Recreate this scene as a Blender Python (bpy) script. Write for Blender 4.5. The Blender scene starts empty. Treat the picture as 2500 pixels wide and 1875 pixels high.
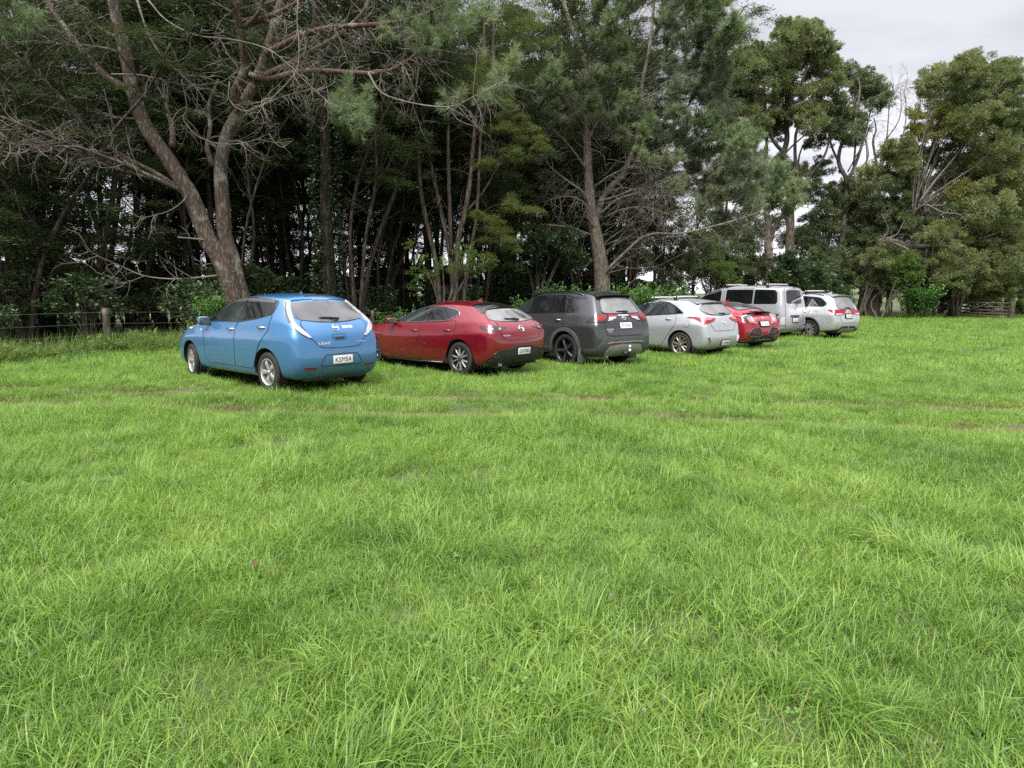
import bpy, bmesh, math, random
import numpy as np
from mathutils import Vector, Matrix
from mathutils.bvhtree import BVHTree
from mathutils.geometry import delaunay_2d_cdt

scene = bpy.context.scene
COL = scene.collection
RAD = math.radians

# ------------------------------------------------------------------ camera
FPX, HORIZON, EYE = 1661.0, 713.0, 1.66        # focal length and horizon of a 2500 x 1875 frame, eye height
PITCH = math.atan((937.5 - HORIZON) / FPX)
CP, SP = math.cos(PITCH), math.sin(PITCH)
cam_data = bpy.data.cameras.new('camera')
cam_data.sensor_width = 36.0
cam_data.lens = 36.0 * FPX / 2500.0
cam_data.clip_start, cam_data.clip_end = 0.1, 3000.0
cam = bpy.data.objects.new('camera', cam_data)
COL.objects.link(cam)
cam.location = (0, 0, EYE)
cam.rotation_euler = (math.pi / 2 - PITCH, 0, 0)
scene.camera = cam


def at(u, v, y):
    """World point seen at (u, v) of the 2500 x 1875 frame, at the ground distance y ahead of the camera."""
    a, b = (u - 1250.0) / FPX, (937.5 - v) / FPX
    d = Vector((a, CP + b * SP, -SP + b * CP))
    t = y / d.y
    return Vector((d.x * t, y, EYE + d.z * t))


# ------------------------------------------------------------------ tagging
def tag(o, label=None, cat=None, group=None, kind=None):
    if label: o['label'] = label
    if cat: o['category'] = cat
    if group: o['group'] = group
    if kind: o['kind'] = kind
    return o


def empty(name, loc=(0, 0, 0), rz=0.0, parent=None):
    o = bpy.data.objects.new(name, None)
    o.empty_display_size = 0.2
    COL.objects.link(o)
    o.location = loc
    o.rotation_euler = (0, 0, rz)
    if parent: o.parent = parent
    return o


def copy_tree(o, parent=None):
    c = o.copy()
    COL.objects.link(c)
    c.parent = parent
    for ch in list(o.children):
        copy_tree(ch, c)
    return c


# ------------------------------------------------------------------ mesh collector
class MB:
    def __init__(self):
        self.v, self.n = [], 0
        self.f3, self.f4, self.m3, self.m4 = [], [], [], []
        self.fn, self.mn = [], []

    def add(self, verts, faces, mi=0):
        verts = np.asarray(verts, float).reshape(-1, 3)
        if isinstance(faces, np.ndarray):
            if len(faces):
                (self.f3 if faces.shape[1] == 3 else self.f4).append(faces + self.n)
                (self.m3 if faces.shape[1] == 3 else self.m4).append(np.full(len(faces), mi))
        else:
            for f in faces:
                self.fn.append([i + self.n for i in f])
                self.mn.append(mi)
        self.v.append(verts)
        self.n += len(verts)

    def box(self, c, s, rot=None, mi=0, taper=1.0):
        x, y, z = np.array(s) / 2
        P = np.array([[-x, -y, -z], [x, -y, -z], [x, y, -z], [-x, y, -z],
                      [-x * taper, -y * taper, z], [x * taper, -y * taper, z], [x * taper, y * taper, z], [-x * taper, y * taper, z]])
        if rot is not None:
            P = P @ np.array(rot).T
        self.add(P + np.array(c), np.array([[0, 3, 2, 1], [4, 5, 6, 7], [0, 1, 5, 4], [1, 2, 6, 5], [2, 3, 7, 6], [3, 0, 4, 7]]), mi)

    def bar(self, a, b, w, h, mi=0, up=(0, 0, 1)):
        a, b = Vector(a), Vector(b)
        d = (b - a)
        L = d.length
        d.normalize()
        s = d.cross(Vector(up))
        if s.length < 1e-4: s = d.cross(Vector((1, 0, 0)))
        s.normalize()
        t = s.cross(d)
        R = np.array([list(d), list(s), list(t)]).T
        self.box((a + b) / 2, (L, w, h), R, mi)

    def tube(self, pts, radii, sides=8, mi=0, cap=True, wob=0.0, rng=None):
        pts = np.asarray(pts, float)
        n = len(pts)
        radii = np.broadcast_to(np.asarray(radii, float), (n,))
        T = np.gradient(pts, axis=0)
        T /= np.linalg.norm(T, axis=1)[:, None] + 1e-9
        ref = np.array([0.0, 0, 1]) if abs(T[0][2]) < 0.9 else np.array([1.0, 0, 0])
        N = np.cross(T[0], ref)
        N /= np.linalg.norm(N)
        ang = np.linspace(0, 2 * np.pi, sides, endpoint=False)
        V = np.zeros((n, sides, 3))
        for i in range(n):
            N = N - T[i] * np.dot(N, T[i])
            N /= np.linalg.norm(N) + 1e-9
            B = np.cross(T[i], N)
            r = radii[i]
            if wob and rng is not None:
                rr = r * (1 + wob * rng.normal(size=sides))
            else:
                rr = np.full(sides, r)
            V[i] = pts[i] + (np.cos(ang) * rr)[:, None] * N + (np.sin(ang) * rr)[:, None] * B
        i = np.arange(n - 1)[:, None] * sides
        j = np.arange(sides)[None, :]
        k = (np.arange(sides) + 1)[None, :] % sides
        F = np.stack([i + j, i + k, i + sides + k, i + sides + j], -1).reshape(-1, 4)
        base = self.n
        self.add(V.reshape(-1, 3), F, mi)
        if cap:
            self.fn.append([base + q for q in range(sides)][::-1])
            self.fn.append([base + (n - 1) * sides + q for q in range(sides)])
            self.mn += [mi, mi]

    def lathe(self, prof, seg=32, mi=0, axis='y', centre=(0, 0, 0), closed=False):
        """prof: (radius, offset along the axis)."""
        prof = np.array(prof, float)
        a = np.linspace(0, 2 * np.pi, seg, endpoint=False)
        n = len(prof)
        R, O = prof[:, 0][:, None], prof[:, 1][:, None]
        c, s, o = R * np.cos(a), R * np.sin(a), np.repeat(O, seg, 1)
        V = {'y': np.stack([c, o, s], -1), 'z': np.stack([c, -s, o], -1), 'x': np.stack([o, s, c], -1)}[axis]
        m = n if closed else n - 1
        i = np.arange(m)[:, None] * seg
        i2 = ((np.arange(m) + 1) % n)[:, None] * seg
        j = np.arange(seg)[None, :]
        k = (np.arange(seg) + 1)[None, :] % seg
        F = np.stack([i + j, i + k, i2 + k, i2 + j], -1).reshape(-1, 4)
        self.add(V.reshape(-1, 3) + np.array(centre), F, mi)

    def build(self, name, mats, parent=None, smooth=True, loc=None):
        me = bpy.data.meshes.new(name)
        V = np.concatenate(self.v) if self.v else np.zeros((0, 3))
        tot, loops, mi = [], [], []
        for fs, ms, k in ((self.f3, self.m3, 3), (self.f4, self.m4, 4)):
            if fs:
                F = np.concatenate(fs)
                loops.append(F.ravel())
                tot.append(np.full(len(F), k))
                mi.append(np.concatenate(ms))
        for f, m in zip(self.fn, self.mn):
            loops.append(np.array(f))
            tot.append(np.array([len(f)]))
            mi.append(np.array([m]))
        loops, tot, mi = np.concatenate(loops), np.concatenate(tot), np.concatenate(mi)
        me.vertices.add(len(V))
        me.vertices.foreach_set('co', V.astype(np.float32).ravel())
        me.loops.add(len(loops))
        me.loops.foreach_set('vertex_index', loops.astype(np.int32))
        me.polygons.add(len(tot))
        me.polygons.foreach_set('loop_start', (np.cumsum(tot) - tot).astype(np.int32))
        me.polygons.foreach_set('loop_total', tot.astype(np.int32))
        me.polygons.foreach_set('material_index', mi.astype(np.int32))
        me.polygons.foreach_set('use_smooth', np.full(len(tot), bool(smooth)))
        me.update(calc_edges=True)
        if not isinstance(mats, (list, tuple)): mats = [mats]
        for m in mats: me.materials.append(m)
        o = bpy.data.objects.new(name, me)
        COL.objects.link(o)
        if parent: o.parent = parent
        if loc is not None: o.location = loc
        return o


# ------------------------------------------------------------------ materials
def new_mat(name):
    m = bpy.data.materials.new(name)
    m.use_nodes = True
    nt = m.node_tree
    return m, nt, nt.nodes['Principled BSDF'], nt.nodes['Material Output']


def noise(nt, scale, detail=4, coord='Object', rough=0.55, stretch=None):
    tc = nt.nodes.new('ShaderNodeTexCoord')
    n = nt.nodes.new('ShaderNodeTexNoise')
    n.inputs['Scale'].default_value = scale
    n.inputs['Detail'].default_value = detail
    n.inputs['Roughness'].default_value = rough
    src = tc.outputs[coord]
    if stretch:
        mp = nt.nodes.new('ShaderNodeMapping')
        mp.inputs['Scale'].default_value = stretch
        nt.links.new(src, mp.inputs['Vector'])
        src = mp.outputs['Vector']
    nt.links.new(src, n.inputs['Vector'])
    return n


def ramp(nt, fac, stops):
    r = nt.nodes.new('ShaderNodeValToRGB')
    el = r.color_ramp.elements
    while len(el) < len(stops): el.new(0.5)
    for e, (p, c) in zip(el, stops):
        e.position = p
        e.color = (*c, 1) if len(c) == 3 else c
    nt.links.new(fac, r.inputs['Fac'])
    return r


def bump(nt, bs, height, strength=0.3, dist=0.01):
    b = nt.nodes.new('ShaderNodeBump')
    b.inputs['Strength'].default_value = strength
    b.inputs['Distance'].default_value = dist
    nt.links.new(height, b.inputs['Height'])
    nt.links.new(b.outputs['Normal'], bs.inputs['Normal'])


def simple(name, col, rough=0.5, metal=0.0, spec=0.5, coat=0.0, var=0.12, scale=6.0):
    m, nt, bs, out = new_mat(name)
    n = noise(nt, scale)
    lo = tuple(c * (1 - var) for c in col)
    hi = tuple(min(1, c * (1 + var)) for c in col)
    r = ramp(nt, n.outputs['Fac'], [(0.3, lo), (0.7, hi)])
    nt.links.new(r.outputs['Color'], bs.inputs['Base Color'])
    bs.inputs['Roughness'].default_value = rough
    bs.inputs['Metallic'].default_value = metal
    bs.inputs['Specular IOR Level'].default_value = spec
    bs.inputs['Coat Weight'].default_value = coat
    bs.inputs['Coat Roughness'].default_value = 0.04
    return m


def paint(name, col, metal=0.35, rough=0.38, dirt=(0.16, 0.15, 0.12), dirt_amt=0.25):
    """Clear-coated car paint with road dust that gets thicker towards the bumper and sills."""
    m, nt, bs, out = new_mat(name)
    tc = nt.nodes.new('ShaderNodeTexCoord')
    sep = nt.nodes.new('ShaderNodeSeparateXYZ')
    nt.links.new(tc.outputs['Object'], sep.inputs[0])
    mr = nt.nodes.new('ShaderNodeMapRange')
    mr.inputs['From Min'].default_value = 0.9
    mr.inputs['From Max'].default_value = 0.2
    nt.links.new(sep.outputs['Z'], mr.inputs['Value'])
    n = noise(nt, 5.0, 6, stretch=(1, 1, 0.35))
    mul = nt.nodes.new('ShaderNodeMath'); mul.operation = 'MULTIPLY'
    nt.links.new(mr.outputs[0], mul.inputs[0]); nt.links.new(n.outputs['Fac'], mul.inputs[1])
    mul2 = nt.nodes.new('ShaderNodeMath'); mul2.operation = 'MULTIPLY'
    nt.links.new(mul.outputs[0], mul2.inputs[0]); mul2.inputs[1].default_value = dirt_amt * 2
    mix = nt.nodes.new('ShaderNodeMix'); mix.data_type = 'RGBA'
    mix.inputs['A'].default_value = (*col, 1)
    mix.inputs['B'].default_value = (*dirt, 1)
    nt.links.new(mul2.outputs[0], mix.inputs['Factor'])
    nt.links.new(mix.outputs['Result'], bs.inputs['Base Color'])
    bs.inputs['Metallic'].default_value = metal
    bs.inputs['Roughness'].default_value = rough
    bs.inputs['Coat Weight'].default_value = 1.0
    n2 = noise(nt, 9.0, 5)
    r2 = ramp(nt, n2.outputs['Fac'], [(0.35, (0.012,) * 3), (0.75, (0.07,) * 3)])
    nt.links.new(r2.outputs['Color'], bs.inputs['Coat Roughness'])
    return m


def foliage_mat(name, c1, c2, c3=None, trans=0.35, rough=0.55, big=0.35, spec=0.3):
    """Leaf colour varies from leaf to leaf and in broad patches through the crown; light passes through."""
    m, nt, bs, out = new_mat(name)
    geo = nt.nodes.new('ShaderNodeNewGeometry')
    n = noise(nt, big, 3)
    add = nt.nodes.new('ShaderNodeMath'); add.operation = 'MULTIPLY_ADD'
    add.inputs[1].default_value = 0.55
    nt.links.new(geo.outputs['Random Per Island'], add.inputs[0])
    m2 = nt.nodes.new('ShaderNodeMath'); m2.operation = 'MULTIPLY_ADD'
    m2.inputs[1].default_value = 1.5; m2.inputs[2].default_value = -0.52
    nt.links.new(n.outputs['Fac'], m2.inputs[0])
    nt.links.new(m2.outputs[0], add.inputs[2])
    stops = [(0.1, c1), (0.75, c2)] + ([(0.97, c3)] if c3 else [])
    r = ramp(nt, add.outputs[0], stops)
    nt.links.new(r.outputs['Color'], bs.inputs['Base Color'])
    bs.inputs['Roughness'].default_value = rough
    bs.inputs['Specular IOR Level'].default_value = spec
    tr = nt.nodes.new('ShaderNodeBsdfTranslucent')
    hs = nt.nodes.new('ShaderNodeHueSaturation')
    hs.inputs['Saturation'].default_value = 1.15
    hs.inputs['Value'].default_value = 1.3
    nt.links.new(r.outputs['Color'], hs.inputs['Color'])
    nt.links.new(hs.outputs['Color'], tr.inputs['Color'])
    mx = nt.nodes.new('ShaderNodeMixShader')
    mx.inputs['Fac'].default_value = trans
    nt.links.new(bs.outputs[0], mx.inputs[1])
    nt.links.new(tr.outputs[0], mx.inputs[2])
    nt.links.new(mx.outputs[0], out.inputs['Surface'])
    return m


def bark_mat(name, c1, c2, scale=7.0, strength=0.8, lichen=None):
    m, nt, bs, out = new_mat(name)
    tc = nt.nodes.new('ShaderNodeTexCoord')
    mp = nt.nodes.new('ShaderNodeMapping')
    mp.inputs['Scale'].default_value = (1, 1, 0.20)
    nt.links.new(tc.outputs['Object'], mp.inputs['Vector'])
    v = nt.nodes.new('ShaderNodeTexVoronoi')
    v.feature = 'DISTANCE_TO_EDGE'
    v.inputs['Scale'].default_value = scale
    n = nt.nodes.new('ShaderNodeTexNoise')
    n.inputs['Scale'].default_value = scale * 0.8
    n.inputs['Detail'].default_value = 6
    nt.links.new(mp.outputs[0], n.inputs['Vector'])
    mxv = nt.nodes.new('ShaderNodeMix'); mxv.data_type = 'RGBA'
    mxv.inputs['Factor'].default_value = 0.16
    nt.links.new(mp.outputs[0], mxv.inputs['A']); nt.links.new(n.outputs['Color'], mxv.inputs['B'])
    nt.links.new(mxv.outputs['Result'], v.inputs['Vector'])
    r = ramp(nt, v.outputs['Distance'], [(0.0, tuple(c * 0.7 for c in c1)), (0.05, c1), (0.3, c2)])
    col = r.outputs['Color']
    if lichen:
        n2 = noise(nt, 2.3, 6)
        r2 = ramp(nt, n2.outputs['Fac'], [(0.55, (0, 0, 0)), (0.68, (1, 1, 1))])
        mx = nt.nodes.new('ShaderNodeMix'); mx.data_type = 'RGBA'
        mx.inputs['B'].default_value = (*lichen, 1)
        nt.links.new(r2.outputs['Color'], mx.inputs['Factor'])
        nt.links.new(col, mx.inputs['A'])
        col = mx.outputs['Result']
    nt.links.new(col, bs.inputs['Base Color'])
    bs.inputs['Roughness'].default_value = 0.9
    bs.inputs['Specular IOR Level'].default_value = 0.2
    bump(nt, bs, v.outputs['Distance'], strength, 0.05)
    return m

# ------------------------------------------------------------------ render, light, sky
scene.render.engine = 'CYCLES'
scene.view_settings.view_transform = 'Standard'
scene.view_settings.look = 'None'
scene.view_settings.gamma = 1.0
scene.view_settings.exposure = 2.15
scene.cycles.use_denoising = False
scene.cycles.max_bounces = 6
scene.cycles.diffuse_bounces = 2
scene.cycles.glossy_bounces = 3
scene.cycles.transmission_bounces = 4

SUN_EL, SUN_AZ = RAD(58), RAD(200)     # high, behind the camera to the left, through cloud
world = bpy.data.worlds.new('World')
scene.world = world
world.use_nodes = True
wn = world.node_tree
bg = wn.nodes['Background']
sky = wn.nodes.new('ShaderNodeTexSky')
sky.sky_type = 'NISHITA'
sky.sun_disc = False
sky.sun_elevation = SUN_EL
sky.sun_rotation = SUN_AZ
sky.dust_density = 2.0
tc = wn.nodes.new('ShaderNodeTexCoord')
# cloud deck: a flat layer seen in perspective, brighter overhead than at the horizon as under real overcast
sep = wn.nodes.new('ShaderNodeSeparateXYZ')
wn.links.new(tc.outputs['Generated'], sep.inputs[0])
zc = wn.nodes.new('ShaderNodeMath'); zc.operation = 'MAXIMUM'; zc.inputs[1].default_value = 0.0
wn.links.new(sep.outputs['Z'], zc.inputs[0])
zd = wn.nodes.new('ShaderNodeMath'); zd.operation = 'ADD'; zd.inputs[1].default_value = 0.16
wn.links.new(zc.outputs[0], zd.inputs[0])
dx = wn.nodes.new('ShaderNodeMath'); dx.operation = 'DIVIDE'
dy = wn.nodes.new('ShaderNodeMath'); dy.operation = 'DIVIDE'
wn.links.new(sep.outputs['X'], dx.inputs[0]); wn.links.new(zd.outputs[0], dx.inputs[1])
wn.links.new(sep.outputs['Y'], dy.inputs[0]); wn.links.new(zd.outputs[0], dy.inputs[1])
cmb = wn.nodes.new('ShaderNodeCombineXYZ')
wn.links.new(dx.outputs[0], cmb.inputs[0]); wn.links.new(dy.outputs[0], cmb.inputs[1])
mp = wn.nodes.new('ShaderNodeMapping')
mp.inputs['Location'].default_value = (1.3, 0.35, 0)
mp.inputs['Rotation'].default_value = (0, 0, 0.35)
mp.inputs['Scale'].default_value = (0.55, 1.0, 1)
wn.links.new(cmb.outputs[0], mp.inputs['Vector'])
cn = wn.nodes.new('ShaderNodeTexNoise')
cn.inputs['Scale'].default_value = 1.15
cn.inputs['Detail'].default_value = 5
cn.inputs['Roughness'].default_value = 0.5
cn.inputs['Distortion'].default_value = 0.35
wn.links.new(mp.outputs[0], cn.inputs['Vector'])
cr = wn.nodes.new('ShaderNodeValToRGB')
e = cr.color_ramp.elements
e[0].position, e[0].color = 0.40, (0.140, 0.138, 0.153, 1)
e[1].position, e[1].color = 0.58, (0.226, 0.225, 0.237, 1)
wn.links.new(cn.outputs['Fac'], cr.inputs['Fac'])
# brightness with elevation: pale at the horizon, grey in the middle, brightest overhead
zr = wn.nodes.new('ShaderNodeValToRGB')
el = zr.color_ramp.elements
el[0].position, el[0].color = 0.0, (.42, .42, .42, 1)
el[1].position, el[1].color = 1.0, (.95, .95, .95, 1)
for p_, v_ in ((.13, .27), (.26, .205), (.42, .20), (.62, .62)):
    q_ = el.new(p_); q_.color = (v_, v_, v_, 1)
wn.links.new(zc.outputs[0], zr.inputs['Fac'])
zs_ = wn.nodes.new('ShaderNodeMath'); zs_.operation = 'MULTIPLY'; zs_.inputs[1].default_value = 4.4
wn.links.new(zr.outputs['Color'], zs_.inputs[0])
mulc = wn.nodes.new('ShaderNodeVectorMath'); mulc.operation = 'SCALE'
wn.links.new(cr.outputs['Color'], mulc.inputs[0]); wn.links.new(zs_.outputs[0], mulc.inputs['Scale'])
skys = wn.nodes.new('ShaderNodeVectorMath'); skys.operation = 'SCALE'
skys.inputs['Scale'].default_value = 0.4
wn.links.new(sky.outputs['Color'], skys.inputs[0])
# the clouds are measured in display units, the clear sky behind them in radiance: bring both to one scale
up = wn.nodes.new('ShaderNodeVectorMath'); up.operation = 'SCALE'
up.inputs['Scale'].default_value = 10.0
wn.links.new(mulc.outputs[0], up.inputs[0])
mixw = wn.nodes.new('ShaderNodeMix'); mixw.data_type = 'RGBA'
mixw.inputs['Factor'].default_value = 0.9
wn.links.new(skys.outputs[0], mixw.inputs['A']); wn.links.new(up.outputs[0], mixw.inputs['B'])
wn.links.new(mixw.outputs['Result'], bg.inputs['Color'])
bg.inputs['Strength'].default_value = 0.1

sun_data = bpy.data.lights.new('sun', 'SUN')
sun_data.energy = 1.5
sun_data.angle = RAD(35)
sun_data.color = (1.0, 0.96, 0.9)
sun = bpy.data.objects.new('sun', sun_data)
COL.objects.link(sun)
sun.location = (0, 0, 40)
# sun direction: azimuth measured like the sky texture (0 = +Y, clockwise seen from above)
sd = Vector((math.sin(SUN_AZ) * math.cos(SUN_EL), math.cos(SUN_AZ) * math.cos(SUN_EL), math.sin(SUN_EL)))
sun.rotation_euler = sd.to_track_quat('Z', 'Y').to_euler()

# ------------------------------------------------------------------ car materials
M = {}
M['black'] = simple('black_plastic', (0.018, 0.018, 0.019), 0.55, var=0.25)
M['gloss_black'] = simple('gloss_black', (0.008, 0.008, 0.009), 0.12, coat=0.6)
M['under'] = simple('underbody', (0.012, 0.012, 0.012), 0.85, var=0.4)
M['rubber'] = simple('tyre_rubber', (0.022, 0.021, 0.02), 0.8, spec=0.3, var=0.35, scale=18)
M['alloy'] = simple('alloy', (0.50, 0.50, 0.49), 0.35, metal=0.75, var=0.15)
M['dark_alloy'] = simple('dark_alloy', (0.09, 0.09, 0.10), 0.35, metal=0.7, var=0.2)
M['black_alloy'] = simple('black_alloy', (0.016, 0.016, 0.018), 0.3, metal=0.3, var=0.2)
M['bronze_alloy'] = simple('warm_alloy', (0.36, 0.33, 0.29), 0.32, metal=0.75, var=0.15)
M['chrome'] = simple('chrome', (0.78, 0.78, 0.79), 0.12, metal=1.0, var=0.03)
M['bar'] = simple('roof_bar_metal', (0.62, 0.62, 0.60), 0.35, metal=0.6, var=0.08)
M['plate'] = simple('plate_white', (0.66, 0.66, 0.64), 0.4, var=0.06)
M['ink'] = simple('plate_ink', (0.012, 0.012, 0.014), 0.5)
M['letter'] = simple('badge_metal', (0.72, 0.72, 0.73), 0.25, metal=0.8, var=0.05)
M['red_lens'] = simple('red_lens', (0.23, 0.004, 0.007), 0.15, coat=0.4, var=0.35, scale=20)
M['dark_red'] = simple('reflector_red', (0.13, 0.008, 0.01), 0.2, coat=0.8, var=0.2)
M['clear_lens'] = simple('clear_lens', (0.38, 0.39, 0.40), 0.14, coat=0.6, var=0.3, scale=25)
M['dim_lens'] = simple('dim_lens', (0.22, 0.20, 0.20), 0.15, coat=1.0, var=0.3, scale=25)
M['pink_lens'] = simple('pale_red_lens', (0.48, 0.16, 0.16), 0.14, coat=0.5, var=0.2, scale=22)
M['amber'] = simple('amber_lens', (0.5, 0.12, 0.01), 0.2, coat=0.8)
M['visor'] = simple('smoked_visor', (0.06, 0.058, 0.056), 0.15, coat=0.6, var=0.2)
M['yellowed'] = simple('yellowed_plastic', (0.42, 0.40, 0.30), 0.5)
M['mudflap'] = simple('mudflap', (0.11, 0.11, 0.105), 0.8)
M['cladding'] = simple('grey_cladding', (0.055, 0.058, 0.062), 0.5, var=0.15)
M['silver_trim'] = simple('silver_trim', (0.33, 0.33, 0.32), 0.4, metal=0.5)


def glass(name, col, rough=0.03, spec=0.8, dust=0.0):
    m, nt, bs, out = new_mat(name)
    n = noise(nt, 3.0, 6)
    r = ramp(nt, n.outputs['Fac'], [(0.35, col), (0.7, tuple(c + dust for c in col))])
    nt.links.new(r.outputs['Color'], bs.inputs['Base Color'])
    bs.inputs['Roughness'].default_value = rough
    bs.inputs['Specular IOR Level'].default_value = spec
    bs.inputs['IOR'].default_value = 1.5
    return m


M['glass'] = glass('side_glass', (0.004, 0.005, 0.005), 0.02, 0.55, 0.003)
M['clear_glass'] = glass('front_side_glass', (0.014, 0.020, 0.019), 0.03, 0.6, 0.008)
M['rear_glass'] = glass('rear_glass', (0.035, 0.036, 0.037), 0.05, 1.0, 0.05)
M['dusty_glass'] = glass('dusty_rear_glass', (0.10, 0.10, 0.098), 0.12, 1.0, 0.09)


# ------------------------------------------------------------------ car body
def car_body(name, S, paint_mat, parent):
    """Half-section rows run from the floor centre up the side to the roof centre; stations run tail to nose."""
    hw, n = S['hw'], 11
    R = np.zeros((10, n, 3))
    rear, front = S['rear'], S['front']          # x per row 2..9
    wp, zs, zb, zt = S['wp'], S['zs'], S['zb'], S['zt']
    zf, zsill, zlow = S['zf'], S['zsill'], S['zlow']
    xl, xu = S['xl'], S['xu']                    # stations 2..8
    for r in range(10):
        rr = max(r, 2) - 2
        base = xl if r <= 6 else xu
        X = [rear[rr], rear[rr] + S.get('s1', 0.07)] + list(base) + [front[rr] - 0.16, front[rr]]
        R[r, :, 0] = X
    W = np.array(wp) * hw
    yr = np.array(S['yr'])
    R[0, :, 1] = 0
    R[1, :, 1] = W * 0.42
    R[2, :, 1] = W * 0.86
    R[3, :, 1] = W * S.get('fs', 0.965)
    R[4, :, 1] = W * S.get('fl', 0.992)
    R[5, :, 1] = W * 1.0
    R[6, :, 1] = W * np.array(S['fb'])
    R[7, :, 1] = yr
    R[8, :, 1] = yr * 0.55
    R[9, :, 1] = 0
    R[0:3, :, 2] = np.array(zf)
    R[3, :, 2] = np.array(zsill)
    R[4, :, 2] = np.array(zlow)
    R[5, :, 2] = np.array(zs)
    R[6, :, 2] = np.array(zb)
    R[7, :, 2] = np.array(zt) - np.array(S['drop'])
    R[8, :, 2] = np.array(zt) - np.array(S['drop']) * 0.22
    R[9, :, 2] = zt
    verts, idx = [], {}

    def vid(p):
        k = (round(p[0], 5), round(p[1], 5), round(p[2], 5))
        if k not in idx:
            idx[k] = len(verts)
            verts.append(p)
        return idx[k]
    faces, mats, creased = [], [], {}
    for sgn in (1, -1):
        for r in range(9):
            for s in range(n - 1):
                q = [R[r, s], R[r, s + 1], R[r + 1, s + 1], R[r + 1, s]]
                f = [vid((p[0], p[1] * sgn, p[2])) for p in q]
                f = list(dict.fromkeys(f))
                if len(f) < 3: continue
                faces.append(f[::-1] if sgn == 1 else f)
                mats.append(1 if r < 2 else 0)
        for r, cv in S.get('crease', {5: 0.45, 6: 0.55, 7: 0.5}).items():
            for s in range(n - 1):
                a, b = R[r, s], R[r, s + 1]
                creased[frozenset((vid((a[0], a[1] * sgn, a[2])), vid((b[0], b[1] * sgn, b[2]))))] = cv
    for end, bulges in ((0, S['rbulge']), (n - 1, S['fbulge'])):
        sg = -1 if end == 0 else 1
        G = []
        for r in range(2, 8):
            row = []
            e = R[r, end]
            for c, fr in enumerate((1, 0.55, 0, -0.55, -1)):
                if r == 7:
                    p = R[{0: 7, 1: 8, 2: 9, 3: 8, 4: 7}[c], end].copy()
                    p[1] *= -1 if c > 2 else 1
                elif r == 2:
                    p = R[{0: 2, 1: 1, 2: 0, 3: 1, 4: 2}[c], end].copy()
                    p[1] *= -1 if c > 2 else 1
                else:
                    f = fr if abs(fr) in (0, 1) else math.copysign(0.55, fr)
                    p = np.array([e[0] + sg * bulges[r - 2] * (1 - f * f), e[1] * f, e[2]])
                row.append(vid(tuple(p)))
            G.append(row)
        for i in range(5):
            for j in range(4):
                f = [G[i][j], G[i][j + 1], G[i + 1][j + 1], G[i + 1][j]]
                faces.append(f if end == 0 else f[::-1])
                mats.append(0)
        for sgn in (1, -1):
            for r in range(2, 7):
                a, b = R[r, end], R[r + 1, end]
                creased[frozenset((vid((a[0], a[1] * sgn, a[2])), vid((b[0], b[1] * sgn, b[2]))))] = S.get('ecrease', 0.5)
        for a, b in zip(G[-1][:-1], G[-1][1:]):
            creased[frozenset((a, b))] = S.get('tcrease', 0.9)
    me = bpy.data.meshes.new(name)
    me.from_pydata([tuple(map(float, v)) for v in verts], [], faces)
    bm = bmesh.new()
    bm.from_mesh(me)
    bmesh.ops.recalc_face_normals(bm, faces=bm.faces)
    bm.to_mesh(me)
    bm.free()
    me.materials.append(paint_mat)
    me.materials.append(M['under'])
    for p, m in zip(me.polygons, mats):
        p.material_index = m
        p.use_smooth = True
    att = me.attributes.new('crease_edge', 'FLOAT', 'EDGE')
    for e in me.edges:
        c = creased.get(frozenset(e.vertices))
        if c: att.data[e.index].value = c
    o = bpy.data.objects.new(name, me)
    COL.objects.link(o)
    sub = o.modifiers.new('s', 'SUBSURF')
    sub.levels = sub.render_levels = 3
    bpy.context.view_layer.update()
    skin = bpy.data.meshes.new_from_object(o.evaluated_get(bpy.context.evaluated_depsgraph_get()))
    sv = [v.co.copy() for v in skin.vertices]
    sn = [v.normal.copy() for v in skin.vertices]
    sp = [tuple(p.vertices) for p in skin.polygons]
    tree = BVHTree.FromPolygons(sv, sp)
    bpy.data.meshes.remove(skin)
    # wheel wells
    cb = MB()
    for wx in (0.0, S['wb']):
        for sy in (1, -1):
            y0, y1 = sy * (hw - 0.30), sy * (hw + 0.2)
            prof = [(0.0, y0), (S['well'], y0), (S['well'], y1), (0.0, y1)]
            a = np.linspace(0, 2 * np.pi, 48, endpoint=False)
            ring = lambda y: np.stack([wx + S['well'] * np.cos(a), np.full(48, y), S['wr'] + 0.01 + S['well'] * np.sin(a)], 1)
            b0 = cb.n
            cb.add(np.concatenate([ring(y0), ring(y1)]), np.array([[i, (i + 1) % 48, 48 + (i + 1) % 48, 48 + i] for i in range(48)]))
            cb.fn.append([b0 + i for i in range(48)][::-1]); cb.fn.append([b0 + 48 + i for i in range(48)])
            cb.mn += [0, 0]
    cut = cb.build('cutter', [M['under']])
    bm = bmesh.new(); bm.from_mesh(cut.data)
    bmesh.ops.recalc_face_normals(bm, faces=bm.faces); bm.to_mesh(cut.data); bm.free()
    bo = o.modifiers.new('b', 'BOOLEAN')
    bo.operation = 'DIFFERENCE'
    bo.object = cut
    bo.solver = 'EXACT'
    bo.material_mode = 'TRANSFER'
    bpy.context.view_layer.update()
    dg = bpy.context.evaluated_depsgraph_get()
    ev = o.evaluated_get(dg)
    res = bpy.data.meshes.new_from_object(ev)
    res.name = name
    o.modifiers.clear()
    old = o.data
    o.data = res
    bpy.data.meshes.remove(old)
    bpy.data.objects.remove(cut)
    for p in res.polygons: p.use_smooth = True
    o.parent = parent
    # the cut leaves long thin faces: give the skin the normals it had before
    nv = []
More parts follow.
